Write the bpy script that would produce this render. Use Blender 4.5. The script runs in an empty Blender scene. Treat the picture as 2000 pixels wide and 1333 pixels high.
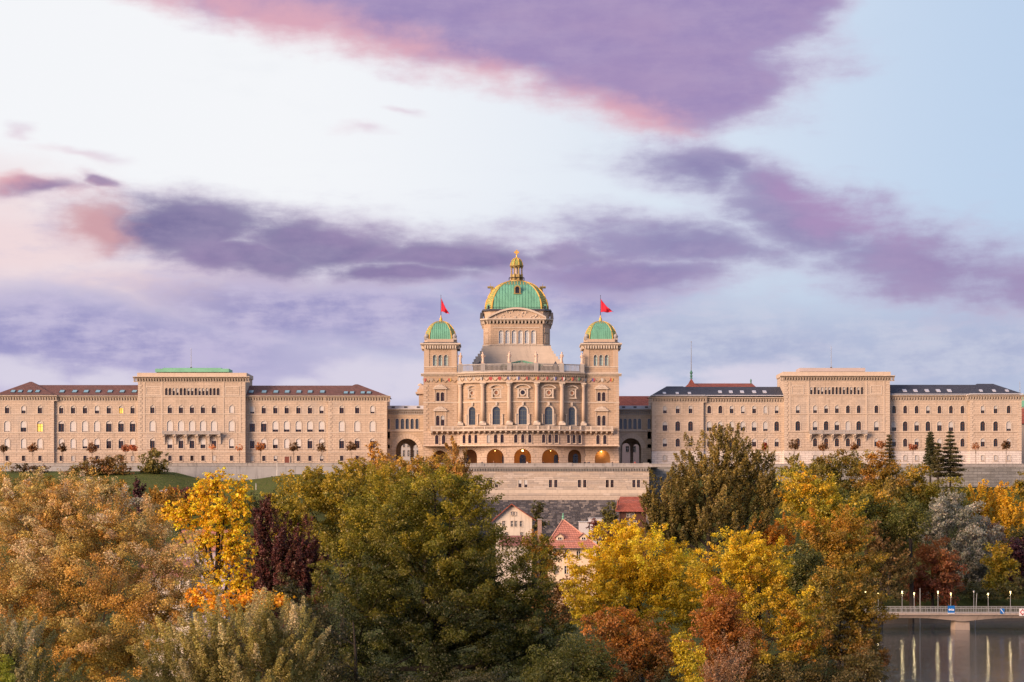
import bpy, math, random
import numpy as np
from mathutils import Vector, Matrix

S = bpy.context.scene
COL = S.collection
random.seed(7)
R = math.radians

# ------------------------------------------------------------------ camera
# camera 25 m above the river; level, lens shifted up like an architectural shot
CZ, F, HY = 25.0, 4000.0, 992.0          # eye height, focal length in photo pixels, horizon row
cam = bpy.data.cameras.new('camera')
cam.sensor_width = 36.0
cam.lens = 36.0 * F / 2000.0
cam.shift_y = (HY - 666.5) / 2000.0
cam.clip_start, cam.clip_end = 1.0, 20000.0
camo = bpy.data.objects.new('camera', cam)
COL.objects.link(camo)
camo.location = (0, 0, CZ)
camo.rotation_euler = (R(90), 0, 0)
S.camera = camo

# ------------------------------------------------------------------ sun
SUN_AZ, SUN_EL = R(-130), R(14)          # azimuth clockwise from the view direction
sd = Vector((math.sin(SUN_AZ) * math.cos(SUN_EL), math.cos(SUN_AZ) * math.cos(SUN_EL), math.sin(SUN_EL)))
sun = bpy.data.lights.new('sun', 'SUN')
sun.energy = 4.9
sun.color = (1.0, 0.665, 0.455)
sun.angle = R(32)
suno = bpy.data.objects.new('sun', sun)
COL.objects.link(suno)
suno.location = sd * 500
suno.rotation_euler = sd.to_track_quat('Z', 'Y').to_euler()

# ------------------------------------------------------------------ world
W = bpy.data.worlds.new('World')
S.world = W
W.use_nodes = True
wt = W.node_tree
wt.nodes.clear()


class NT:
    """tiny expression helper for node trees"""
    def __init__(s, tree): s.t = tree
    def node(s, typ, **kw):
        n = s.t.nodes.new(typ)
        for k, v in kw.items(): setattr(n, k, v)
        return n
    def put(s, sock, v):
        if isinstance(v, bpy.types.NodeSocket): s.t.links.new(v, sock)
        else: sock.default_value = v
    def m(s, op, a, b=0.0, c=None, clamp=False):
        n = s.node('ShaderNodeMath', operation=op, use_clamp=clamp)
        s.put(n.inputs[0], a); s.put(n.inputs[1], b)
        if c is not None: s.put(n.inputs[2], c)
        return n.outputs[0]
    def add(s, a, b): return s.m('ADD', a, b)
    def sub(s, a, b): return s.m('SUBTRACT', a, b)
    def mul(s, a, b): return s.m('MULTIPLY', a, b)
    def mx(s, a, b): return s.m('MAXIMUM', a, b)
    def smooth(s, v, lo, hi):
        n = s.node('ShaderNodeMapRange', interpolation_type='SMOOTHSTEP')
        s.put(n.inputs[0], v); n.inputs[1].default_value = lo; n.inputs[2].default_value = hi
        return n.outputs[0]
    def mix(s, f, a, b, blend='MIX'):
        n = s.node('ShaderNodeMix', data_type='RGBA', blend_type=blend)
        s.put(n.inputs[0], f)
        for i, v in ((6, a), (7, b)):
            s.put(n.inputs[i], v if isinstance(v, bpy.types.NodeSocket) else tuple(v) + (1.0,) * (4 - len(v)))
        return n.outputs[2]
    def noise(s, vec, scale, detail=5, rough=.55, dim='3D'):
        n = s.node('ShaderNodeTexNoise', noise_dimensions=dim)
        if vec is not None: s.put(n.inputs['Vector'], vec)
        n.inputs['Scale'].default_value = scale
        n.inputs['Detail'].default_value = detail
        n.inputs['Roughness'].default_value = rough
        return n
    def xyz(s, x, y, z):
        n = s.node('ShaderNodeCombineXYZ')
        for i, v in enumerate((x, y, z)): s.put(n.inputs[i], v)
        return n.outputs[0]
    def sep(s, v):
        n = s.node('ShaderNodeSeparateXYZ'); s.put(n.inputs[0], v); return n.outputs


def srgb(r, g, b):
    def f(c):
        c /= 255.0
        return c / 12.92 if c <= .04045 else ((c + .055) / 1.055) ** 2.4
    return (f(r), f(g), f(b))


def build_sky():
    k = NT(wt)
    d = k.node('ShaderNodeTexCoord').outputs['Generated']
    x, y, z = k.sep(d)
    az = k.m('ARCTAN2', x, y)
    el = k.m('ARCSINE', z)
    # 4000 units per radian: one unit is about one photo pixel near the view axis
    U = k.mul(az, 4000.0)
    V = k.mul(el, 4000.0)
    base = k.xyz(k.mul(az, 1.0), k.mul(el, 2.6), 0.0)
    n1 = k.noise(base, 9.0, 4, .6).outputs['Color']
    nx, ny, nz = k.sep(n1)
    n2 = k.noise(k.xyz(k.mul(az, 1.0), k.mul(el, 4.2), 3.7), 34.0, 5, .62).outputs['Fac']   # streaky detail
    n3 = k.noise(k.xyz(k.mul(az, 1.0), k.mul(el, 1.5), 9.1), 30.0, 6, .62).outputs['Fac']    # billowy detail
    u = k.add(U, k.mul(k.sub(nx, .5), 300.0))
    v = k.add(V, k.mul(k.sub(ny, .5), 130.0))

    nm = k.add(k.mul(n2, .35), k.mul(n3, .65))
    uv = k.xyz(u, v, 0.0)

    def blob(px, py, a, b, deg=0.0):                      # squared distance in the ellipse's own units
        mp = k.node('ShaderNodeMapping', vector_type='TEXTURE')
        k.put(mp.inputs['Vector'], uv)
        mp.inputs['Location'].default_value = (4000 * math.atan((px - 1000) / F), 4000 * math.atan((HY - py) / F), 0)
        mp.inputs['Rotation'].default_value = (0, 0, -R(deg))   # deg: tilt, positive = falls to the right
        mp.inputs['Scale'].default_value = (a, b, 1)
        dt = k.node('ShaderNodeVectorMath', operation='DOT_PRODUCT')
        k.put(dt.inputs[0], mp.outputs[0]); k.put(dt.inputs[1], mp.outputs[0])
        return dt.outputs['Value']

    def layer(blobs, n, amp, lo, hi):
        f = None
        for b in blobs:
            g = blob(*b)
            f = g if f is None else k.m('MINIMUM', f, g)
        f = k.m('MAXIMUM', k.sub(1.0, k.m('SQRT', f)), -1.5)
        f = k.m('MULTIPLY_ADD', k.sub(n, .5), amp, f)
        return k.smooth(f, lo, hi)

    # clear air: physical sky, thinly veiled with bright high cloud
    sky = k.node('ShaderNodeTexSky', sky_type='NISHITA')
    sky.sun_disc = False
    sky.sun_elevation = SUN_EL
    sky.sun_rotation = SUN_AZ % (2 * math.pi)
    sky.air_density, sky.dust_density, sky.ozone_density = 1.0, 1.2, 2.0
    clear = k.mix(1.0, sky.outputs[0], (SKY_K, SKY_K, SKY_K), 'MULTIPLY')
    east = k.smooth(U, -500.0, 1150.0)
    veil_c = k.mix(east, srgb(246, 247, 250), srgb(188, 209, 235))
    low = k.smooth(V, 640.0, 180.0)
    veil_c = k.mix(low, veil_c, k.mix(k.smooth(U, -700.0, 500.0), srgb(196, 187, 219), srgb(186, 198, 222)))
    veil = k.mul(k.smooth(nz, .1, .45), .12)
    c = k.mix(k.m('ADD', .84, veil, clamp=True), clear, veil_c)

    # rosy glow low in the west
    warm = layer([(-20, 470, 520, 190, 0), (330, 560, 620, 80, 4), (-700, 450, 700, 240, 0)], n3, .5, 0.0, .9)
    c = k.mix(k.mul(warm, .9), c, srgb(238, 214, 216))
    # lavender bank low in the north-west
    e1 = layer([(120, 665, 660, 120, 3), (620, 610, 480, 90, 4), (-700, 690, 700, 170, 0), (1080, 570, 360, 100, -5)], nm, 1.2, -.2, .7)
    c = k.mix(k.mul(e1, .92), c, k.mix(k.smooth(nm, .36, .62), srgb(146, 143, 192), srgb(190, 182, 214)))
    # blue-grey low cloud to the right
    e2 = layer([(1400, 680, 620, 110, 0), (1900, 690, 480, 120, 0), (2600, 690, 700, 130, 0)], nm, 1.3, -.25, .8)
    c = k.mix(k.mul(e2, .85), c, k.mix(k.smooth(nm, .36, .62), srgb(168, 174, 206), srgb(196, 200, 220)))
    # thin streaks of high haze
    hz = k.mul(k.smooth(n2, .5, .78), k.mul(k.smooth(V, 120.0, 320.0), k.smooth(V, 720.0, 460.0)))
    c = k.mix(k.mul(hz, .32), c, srgb(198, 192, 216))
    # heads of far cumulus on the skyline
    e3 = layer([(700, 745, 140, 70, 0), (60, 750, 120, 50, 0), (210, 762, 90, 40, 0), (1440, 748, 140, 60, 0), (1250, 758, 80, 44, 0), (800, 750, 90, 60, 0), (560, 770, 90, 40, 0)], nm, 1.3, -.05, .7)
    c = k.mix(k.mul(e3, .85), c, srgb(218, 212, 228))

    pinkish = layer([(620, 80, 380, 95, 12), (960, 180, 360, 95, 15), (1190, 225, 260, 80, 12), (250, 20, 300, 60, 0), (-20, 345, 260, 60, -6), (205, 440, 120, 100, 0), (1640, 400, 260, 60, 22)],
                    n3, .9, .02, .8)

    def cloud(c, blobs, n, amp, lo, hi, edge, core, pink, op, pink2=srgb(168, 140, 182)):
        f = layer(blobs, n, amp, lo, hi)
        col = k.mix(k.smooth(f, .25, 1.0), edge, core)
        col = k.mix(k.mul(k.smooth(nm, .34, .68), .55), col, k.mix(.45, edge, core))
        col = k.mix(k.mul(k.smooth(nz, .38, .66), .5), col, pink2)
        col = k.mix(k.mul(pinkish, .85), col, pink)
        return k.mix(k.mul(f, op), c, col)

    # the great violet cloud overhead, and its like over the rest of the sky
    c = cloud(c, [(1230, 70, 430, 185, 8), (900, 45, 580, 132, 10), (1320, 160, 270, 122, 0), (560, -10, 520, 92, 8), (1500, 30, 190, 120, -20), (700, -320, 900, 190, 0)],
              nm, .9, -.12, .5, srgb(206, 184, 208), srgb(150, 131, 181), srgb(224, 168, 182), .96)
    # dark band left of the dome
    c = cloud(c, [(230, 440, 100, 70, 0), (360, 445, 270, 80, 3), (640, 470, 290, 80, 5), (880, 490, 290, 66, 4), (1130, 495, 170, 34, 3), (480, 500, 260, 50, 6), (780, 530, 240, 44, 4)],
              nm, 1.25, -.2, .72, srgb(192, 176, 204), srgb(110, 102, 150), srgb(214, 162, 166), .95)
    # small dark streak at the left edge
    c = cloud(c, [(80, 375, 190, 24, -5), (230, 352, 80, 20, 8), (-200, 395, 200, 40, 0)],
              nm, 1.2, -.15, .8, srgb(214, 188, 206), srgb(138, 112, 156), srgb(228, 160, 166), .9)
    # long violet band falling to the right
    c = cloud(c, [(1340, 338, 190, 66, 4), (1520, 365, 220, 66, 10), (1590, 430, 340, 92, 15), (1800, 520, 350, 96, 14), (1330, 470, 380, 60, 3), (1230, 530, 350, 56, -4), (2050, 585, 280, 60, 10), (1400, 330, 150, 40, 4), (2500, 640, 500, 70, 6)],
              nm, 1.45, -.22, .85, srgb(198, 188, 214), srgb(134, 124, 171), srgb(168, 136, 182), .93)
    c = cloud(c, [(700, 255, 80, 18, 6), (50, 275, 40, 16, 0), (780, 222, 60, 10, 6), (170, 305, 140, 18, 4)],
              nm, 1.5, -.1, 1.0, srgb(236, 218, 226), srgb(224, 196, 210), srgb(232, 196, 202), .5)

    # the same broken violet cloud all round and overhead, outside the view
    far = k.mx(k.smooth(k.m('ABSOLUTE', U), 1300.0, 2600.0), k.smooth(V, 1150.0, 1900.0))
    nb = k.noise(d, 3.2, 3, .55).outputs['Fac']
    c = k.mix(k.mul(k.mul(far, k.smooth(nb, .42, .62)), .85), c, srgb(160, 142, 190))
    # below the horizon
    c = k.mix(k.smooth(V, -20.0, -120.0), c, (.06, .06, .05))

    bg = k.node('ShaderNodeBackground')
    k.put(bg.inputs[0], c)
    bg.inputs[1].default_value = SKY_S
    out = k.node('ShaderNodeOutputWorld')
    wt.links.new(bg.outputs[0], out.inputs[0])


SKY_K, SKY_S = 0.10, 0.72
build_sky()
W.cycles.sampling_method = 'MANUAL'
W.cycles.sample_map_resolution = 256
S.view_settings.view_transform = 'Standard'
S.view_settings.look = 'None'
S.view_settings.exposure = 0.50
S.view_settings.gamma = 1.0
S.cycles.max_bounces = 6
S.cycles.diffuse_bounces = 3
S.cycles.glossy_bounces = 3
S.cycles.transmission_bounces = 3
S.cycles.transparent_max_bounces = 4
S.cycles.caustics_reflective = False
S.cycles.caustics_refractive = False
S.cycles.use_adaptive_sampling = True
S.cycles.adaptive_threshold = 0.015
S.cycles.adaptive_min_samples = 12
S.cycles.use_denoising = True

# ------------------------------------------------------------------ helpers
def px_x(px, Y): return (px - 1000.0) * Y / F
def py_z(py, Y): return CZ + (HY - py) * Y / F


class MB:
    """collects geometry in world coordinates, builds ONE mesh"""
    def __init__(s): s.v, s.f, s.mi = [], [], []
    def _f(s, pts, mi=0):
        n = len(s.v); s.v += [tuple(p) for p in pts]
        s.f.append(tuple(range(n, n + len(pts)))); s.mi.append(mi)
    poly = _f
    def box(s, x0, x1, y0, y1, z0, z1, mi=0):
        n = len(s.v)
        s.v += [(x0, y0, z0), (x1, y0, z0), (x1, y1, z0), (x0, y1, z0), (x0, y0, z1), (x1, y0, z1), (x1, y1, z1), (x0, y1, z1)]
        for q in ((0, 1, 5, 4), (1, 2, 6, 5), (2, 3, 7, 6), (3, 0, 4, 7), (4, 5, 6, 7), (3, 2, 1, 0)):
            s.f.append(tuple(n + i for i in q)); s.mi.append(mi)
        return s
    def frustum(s, x0, x1, y0, y1, z0, X0, X1, Y0, Y1, z1, mi=0):
        n = len(s.v)
        s.v += [(x0, y0, z0), (x1, y0, z0), (x1, y1, z0), (x0, y1, z0), (X0, Y0, z1), (X1, Y0, z1), (X1, Y1, z1), (X0, Y1, z1)]
        for q in ((0, 1, 5, 4), (1, 2, 6, 5), (2, 3, 7, 6), (3, 0, 4, 7), (4, 5, 6, 7), (3, 2, 1, 0)):
            s.f.append(tuple(n + i for i in q)); s.mi.append(mi)
        return s
    def prism(s, pts, y0, y1, mi=0):
        """polygon of (x, z) seen from -y (counter-clockwise), pushed back from y0 to y1"""
        n = len(s.v); k = len(pts)
        s.v += [(x, y0, z) for x, z in pts] + [(x, y1, z) for x, z in pts]
        s.f.append(tuple(range(n, n + k))); s.mi.append(mi)
        s.f.append(tuple(range(n + 2 * k - 1, n + k - 1, -1))); s.mi.append(mi)
        for i in range(k):
            j = (i + 1) % k
            s.f.append((n + j, n + i, n + k + i, n + k + j)); s.mi.append(mi)
        return s
    def rings(s, rings, mi=0, cap0=True, cap1=True):
        n = len(s.v); k = len(rings[0])
        for r in rings: s.v += [tuple(p) for p in r]
        for a in range(len(rings) - 1):
            for i in range(k):
                j = (i + 1) % k
                s.f.append((n + a * k + i, n + a * k + j, n + (a + 1) * k + j, n + (a + 1) * k + i)); s.mi.append(mi)
        if cap0: s.f.append(tuple(n + i for i in reversed(range(k)))); s.mi.append(mi)
        if cap1:
            b = n + (len(rings) - 1) * k
            s.f.append(tuple(b + i for i in range(k))); s.mi.append(mi)
        return s
    def lathe(s, cx, cy, prof, n=12, mi=0):
        s.rings([[(cx + r * math.cos(2 * math.pi * i / n), cy + r * math.sin(2 * math.pi * i / n), z) for i in range(n)] for r, z in prof], mi)
        return s
    def tube(s, pts, rad, n=6, mi=0):
        pts = [Vector(p) for p in pts]
        if not hasattr(rad, '__len__'): rad = [rad] * len(pts)
        rr = []
        for i, p in enumerate(pts):
            d = (pts[min(i + 1, len(pts) - 1)] - pts[max(i - 1, 0)])
            d = d.normalized() if d.length > 1e-9 else Vector((0, 0, 1))
            a = d.orthogonal().normalized() if abs(d.z) < .9 else d.cross(Vector((0, 1, 0))).normalized()
            b = d.cross(a)
            rr.append([p + (a * math.cos(2 * math.pi * t / n) + b * math.sin(2 * math.pi * t / n)) * rad[i] for t in range(n)])
        s.rings(rr, mi)
        return s
    def sweep(s, xs, yf, prof, mi=0):
        """profile of (outwards, z) points, top to bottom, carried along x on the front line yf(x)"""
        rr = [[(x, yf(x) - o, z) for o, z in prof] for x in xs]
        s.rings(rr, mi)
        return s
    def mesh(s, name, mats, off=(0, 0, 0), smooth=False):
        me = bpy.data.meshes.new(name)
        o = Vector(off)
        me.from_pydata([(v[0] - o.x, v[1] - o.y, v[2] - o.z) for v in s.v], [], s.f)
        for m in (mats if isinstance(mats, (list, tuple)) else [mats]): me.materials.append(m)
        if any(s.mi): me.polygons.foreach_set('material_index', s.mi)
        if smooth: me.polygons.foreach_set('use_smooth', [True] * len(me.polygons))
        me.update()
        return me
    def build(s, name, mats, parent=None, smooth=False):
        off = WL.get(parent.as_pointer(), Vector()) if parent else Vector()
        o = bpy.data.objects.new(name, s.mesh(name, mats, off, smooth))
        COL.objects.link(o)
        if parent: o.parent = parent
        WL[o.as_pointer()] = off
        return o


WL = {}          # world location of each object's origin


def thing(name, label, cat, loc, group=None):
    o = bpy.data.objects.new(name, None)
    o.empty_display_size = .5
    COL.objects.link(o)
    o.location = loc
    WL[o.as_pointer()] = Vector(loc)
    tag(o, label, cat, group)
    return o


def tag(o, label=None, cat=None, group=None, kind=None):
    if label: o['label'] = label
    if cat: o['category'] = cat
    if group: o['group'] = group
    if kind: o['kind'] = kind
    return o


def place(name, mesh, parent, loc):
    """a part with shared mesh data at a world position"""
    o = bpy.data.objects.new(name, mesh)
    COL.objects.link(o)
    pl = WL[parent.as_pointer()]
    o.parent = parent
    o.location = Vector(loc) - pl
    WL[o.as_pointer()] = Vector(loc)
    return o


ORD = ['first', 'second', 'third', 'fourth', 'fifth', 'sixth', 'seventh', 'eighth', 'ninth', 'tenth', 'eleventh', 'twelfth']

# ------------------------------------------------------------------ materials
MATS = {}


def mat(name, col, rough=.8, var=.12, vscale=.6, bump=0.0, bscale=4.0, metal=0.0, spec=.3, emit=None, es=0.0, streak=0.0):
    if name in MATS: return MATS[name]
    m = bpy.data.materials.new(name); m.use_nodes = True
    k = NT(m.node_tree); b = m.node_tree.nodes['Principled BSDF']
    b.inputs['Roughness'].default_value = rough
    b.inputs['Metallic'].default_value = metal
    b.inputs['Specular IOR Level'].default_value = spec
    pos = k.node('ShaderNodeNewGeometry').outputs['Position']
    if var > 0:
        n = k.noise(pos, vscale, 4, .6).outputs['Fac']
        f = k.m('MULTIPLY_ADD', k.sub(n, .5), 4 * var, 1.0)
        if streak > 0:
            x, y, z = k.sep(pos)
            n2 = k.noise(k.xyz(k.mul(k.add(x, y), 1.6), 0.0, k.mul(z, .12)), 1.0, 3, .6).outputs['Fac']
            f = k.mul(f, k.m('MULTIPLY_ADD', k.smooth(n2, .5, .75), -streak, 1.0))
        k.put(b.inputs['Base Color'], k.mix(1.0, tuple(col), k.xyz(f, f, f), 'MULTIPLY'))
    else:
        b.inputs['Base Color'].default_value = tuple(col) + (1,)
    if bump > 0:
        bn = k.node('ShaderNodeBump'); bn.inputs['Strength'].default_value = bump; bn.inputs['Distance'].default_value = .1
        k.put(bn.inputs['Height'], k.noise(pos, bscale, 4, .6).outputs['Fac'])
        k.put(b.inputs['Normal'], bn.outputs[0])
    if emit:
        b.inputs['Emission Color'].default_value = tuple(emit) + (1,)
        b.inputs['Emission Strength'].default_value = es
    MATS[name] = m
    return m


def masonry(name, col, mortar, w, h, msize=.03, var=.1, bump=.5, streak=.15):
    """coursed ashlar too fine to tell block from block: joints in the relief and the colour"""
    if name in MATS: return MATS[name]
    m = bpy.data.materials.new(name); m.use_nodes = True
    k = NT(m.node_tree); b = m.node_tree.nodes['Principled BSDF']
    b.inputs['Roughness'].default_value = .85
    b.inputs['Specular IOR Level'].default_value = .2
    pos = k.node('ShaderNodeNewGeometry').outputs['Position']
    x, y, z = k.sep(pos)
    bt = k.node('ShaderNodeTexBrick')
    k.put(bt.inputs['Vector'], k.xyz(k.add(x, k.mul(y, .83)), z, 0.0))
    c1 = tuple(c * (1 - var) for c in col) + (1,); c2 = tuple(min(1, c * (1 + var)) for c in col) + (1,)
    bt.inputs['Color1'].default_value = c1; bt.inputs['Color2'].default_value = c2
    bt.inputs['Mortar'].default_value = tuple(mortar) + (1,)
    bt.inputs['Scale'].default_value = 1.0
    bt.inputs['Mortar Size'].default_value = msize
    bt.inputs['Mortar Smooth'].default_value = .3
    bt.inputs['Brick Width'].default_value = w
    bt.inputs['Row Height'].default_value = h
    n = k.noise(pos, .35, 5, .6).outputs['Fac']
    n2 = k.noise(k.xyz(k.mul(k.add(x, y), 1.3), 0.0, k.mul(z, .1)), 1.0, 3, .6).outputs['Fac']
    f = k.mul(k.m('MULTIPLY_ADD', k.sub(n, .5), .45, 1.0), k.m('MULTIPLY_ADD', k.smooth(n2, .52, .78), -streak, 1.0))
    c0 = k.mix(1.0, bt.outputs[0], k.xyz(f, f, f), 'MULTIPLY')
    n3 = k.noise(k.xyz(k.mul(x, .11), y, k.mul(z, .05)), 1.0, 4, .65).outputs['Fac']
    c0 = k.mix(k.mul(k.smooth(n3, .5, .72), .3), c0, tuple(sum(col) / 3 * .82 for _ in col))     # grey weathering
    k.put(b.inputs['Base Color'], c0)
    bn = k.node('ShaderNodeBump'); bn.inputs['Strength'].default_value = bump; bn.inputs['Distance'].default_value = .06
    k.put(bn.inputs['Height'], k.m('SUBTRACT', 1.0, bt.outputs['Fac']))
    k.put(b.inputs['Normal'], bn.outputs[0])
    MATS[name] = m
    return m


def roofmat(name, col, course=.35, var=.2):
    m = masonry(name, col, tuple(c * .55 for c in col), course * 1.2, course, .05, var, .5, .25)
    return m


SAND = (.485, .39, .305)
M_wall = masonry('sandstone_ashlar', SAND, tuple(c * .76 for c in SAND), 1.5, .62, .04, .07, .5, .3)
M_wall_rust = masonry('rusticated_sandstone', (.485, .39, .305), (.345, .272, .212), 1.5, .7, .07, .06, .6, .3)
M_pwall = masonry('warm_sandstone_ashlar', (.435, .322, .23), (.33, .242, .17), 1.5, .62, .04, .06, .5, .2)
M_prust = masonry('warm_rusticated_sandstone', (.48, .375, .29), (.325, .245, .185), 1.5, .7, .07, .06, .6, .2)
M_psmooth = mat('warm_dressed_sandstone', (.47, .362, .272), .8, .06, .5, .15, 3, streak=.14)
M_smooth = mat('dressed_sandstone', (.50, .408, .322), .8, .06, .5, .15, 3, streak=.14)
M_tymp = mat('pale_grey_tympanum', (.52, .49, .46), .85, .1, 1.5)
M_trim = mat('pale_stone_trim', (.54, .46, .38), .8, .08, .7, .2, 3, streak=.22)
M_grey = mat('weathered_grey_stone', (.33, .31, .295), .85, .14, .5, .3, 2, streak=.4)
M_white = masonry('pale_limestone', (.60, .55, .51), (.39, .345, .31), 2.0, .62, .05, .05, .6, .1)
M_glass = mat('window_glass', (.018, .018, .022), .06, 0, spec=.7)
M_glassb = mat('blue_window_glass', (.05, .075, .105), .08, 0, spec=.8)
M_glassp = mat('pale_window_glass', (.50, .54, .56), .12, .05, spec=.6)
M_frame = mat('brown_window_frame', (.10, .045, .03), .6, 0)
M_frameg = mat('grey_green_window_frame', (.10, .12, .12), .6, 0)
M_framew = mat('white_window_frame', (.7, .68, .65), .6, 0)
M_blind = mat('pale_blind', (.52, .505, .49), .8, .04, 1.5)
M_blindg = mat('grey_blind', (.44, .43, .42), .8, .04, 1.5)
M_lit = mat('lit_window', (.8, .5, .1), .6, 0, emit=(1.0, .52, .10), es=.75)
M_rust_roof = roofmat('brown_tile_roof', (.19, .096, .082))
M_slate = roofmat('dark_slate_roof', (.060, .066, .092), .4, .12)
M_red_roof = roofmat('red_tile_roof', (.36, .105, .07), .35, .25)
M_pink_roof = roofmat('faded_red_tile_roof', (.45, .19, .14), .4, .15)
M_copper = mat('green_copper', (.14, .37, .255), .6, .18, .5, .1, 2, streak=.35)
M_copperl = mat('pale_green_copper', (.165, .40, .27), .6, .15, .4)
M_seam = mat('dark_copper_seam', (.03, .13, .09), .6, 0)
M_gold = mat('gilding', (.66, .40, .08), .5, .22, 1.5, metal=.35, spec=.5)
M_goldc = mat('gilded_copper_ornament', (.24, .32, .12), .5, .35, 3.0, .3, 4, metal=.2)
M_lead = mat('lead_sheet', (.06, .06, .07), .6, .1)
M_zinc = mat('pale_zinc_sheet', (.48, .50, .56), .5, .08)
M_iron = mat('dark_iron', (.03, .03, .035), .5, 0)
M_steel = mat('galvanised_steel', (.36, .36, .36), .5, .05, metal=.2)
M_red = mat('red_flag_cloth', (.62, .02, .045), .8, .06)
M_lamp = mat('lamp_glow', (1, .9, .6), .5, 0, emit=(1.0, .70, .24), es=2.6)
M_lampw = mat('warm_lamp_glow', (1, .8, .4), .5, 0, emit=(1.0, .55, .15), es=14.0)
M_plaster = mat('ochre_plaster', (.52, .30, .14), .9, .08)
M_teal = mat('teal_skylight_glass', (.02, .06, .07), .12, .3, 1.2, spec=.7)
M_cream = mat('cream_render', (.64, .57, .48), .9, .1, .5, streak=.3)
M_yellow = mat('pale_yellow_render', (.70, .55, .40), .9, .08, .5, streak=.25)
M_timber = mat('dark_brown_timber', (.10, .045, .035), .8, .2, 2)
M_concrete = mat('bridge_concrete', (.42, .34, .28), .85, .1, .4, .2, 2, streak=.35)
M_bark = mat('dark_bark', (.035, .028, .022), .9, .25, 2.5, .5, 5)
M_barkg = mat('grey_bark', (.16, .125, .10), .9, .25, 2.5, .5, 5)
M_blue = mat('blue_sign', (.01, .16, .52), .5, 0)
M_signw = mat('white_sign', (.8, .8, .8), .5, 0)
M_signr = mat('red_sign', (.55, .03, .03), .5, 0)

# ------------------------------------------------------------------ ground, river, terrace
def lerp_tab(t, tab):
    if t <= tab[0][0]: return tab[0][1]
    for (a, va), (b, vb) in zip(tab, tab[1:]):
        if t <= b: return va + (vb - va) * (t - a) / (b - a)
    return tab[-1][1]


def sstep(a, b, t):
    t = max(0.0, min(1.0, (t - a) / (b - a))); return t * t * (3 - 2 * t)


def river_d(x, y):
    """metres inside the water (positive) or inland (negative)"""
    xb = lerp_tab(y, [(0, 42), (200, 46), (300, 51), (400, 66), (436, 74)])
    yb = lerp_tab(x, [(60, 430), (74, 437), (100, 446), (113, 452), (160, 470), (300, 520), (1000, 700)])
    return min(x - xb, yb - y, 210 - x + max(0, 0))


def ground(x, y):
    foot = lerp_tab(x, [(-180, 35.2), (-96, 35.2), (-86, 32.6), (-74, 32.6), (-62, 34.4), (-30, 33.8), (0, 33.8)]) - 16.5 * sstep(-26, -16, x) * (1 - sstep(38, 46, x)) - 3.0 * sstep(60, 90, x)
    z = 4.0 + 1.0 * sstep(250, 420, y)
    s0 = 430 + 52 * sstep(45, 80, x)
    z += (foot - z) * (sstep(s0 - 5, 575, y) * .55 + .45 * max(0.0, min(1.0, (y - s0) / (570 - s0))))
    if y > 590: z = 36.0 if y > 600 else z
    z += .5 * math.sin(x * .07 + y * .03) * math.cos(y * .05) * (1 if y < 560 else 0)
    d = river_d(x, y)
    if y < 560: z = z - (z + 3.0) * sstep(-9, 4, d)
    if x > 205: z = max(z, -3 + 6 * sstep(205, 225, x))
    return z


def axis(lo, hi, step, ext):
    c = list(np.arange(lo, hi + .1, step))
    return [lo - e for e in reversed(ext)] + c + [hi + e for e in ext]


gx = axis(-180, 240, 5, (40, 150, 500, 1500, 5000))
gy = axis(40, 610, 5, (40, 150, 500, 1500, 6000))
gv = [(x, y, ground(x, y)) for y in gy for x in gx]
nx_ = len(gx)
gf = [(j * nx_ + i, j * nx_ + i + 1, (j + 1) * nx_ + i + 1, (j + 1) * nx_ + i) for j in range(len(gy) - 1) for i in range(nx_ - 1)]
me = bpy.data.meshes.new('ground'); me.from_pydata(gv, [], gf)
me.polygons.foreach_set('use_smooth', [True] * len(gf))


def ground_mat():
    m = bpy.data.materials.new('grass_and_earth'); m.use_nodes = True
    k = NT(m.node_tree); b = m.node_tree.nodes['Principled BSDF']
    b.inputs['Roughness'].default_value = .95; b.inputs['Specular IOR Level'].default_value = .1
    pos = k.node('ShaderNodeNewGeometry').outputs['Position']
    n = k.noise(pos, .12, 5, .65).outputs['Fac']; n2 = k.noise(pos, 1.4, 4, .7).outputs['Fac']
    x, y, z = k.sep(pos)
    c = k.mix(k.smooth(n, .35, .65), (.035, .045, .012), (.075, .085, .018))
    c = k.mix(k.mul(k.smooth(n2, .5, .7), .6), c, (.11, .075, .03))
    c = k.mix(k.smooth(z, 2.2, .6), c, (.10, .085, .07))
    lawn = k.mul(k.smooth(y, 505.0, 530.0), k.smooth(x, -45.0, -65.0))
    c = k.mix(k.mul(lawn, .8), c, k.mix(k.smooth(n2, .35, .65), k.mix(k.smooth(n, .3, .7), (.045, .075, .014), (.085, .115, .02)), (.12, .12, .04)))
    k.put(b.inputs['Base Color'], c)
    bn = k.node('ShaderNodeBump'); bn.inputs['Strength'].default_value = .8; bn.inputs['Distance'].default_value = .3
    k.put(bn.inputs['Height'], n2); k.put(b.inputs['Normal'], bn.outputs[0])
    return m


me.materials.append(ground_mat())
o = bpy.data.objects.new('ground', me); COL.objects.link(o); tag(o, kind='structure')


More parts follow.
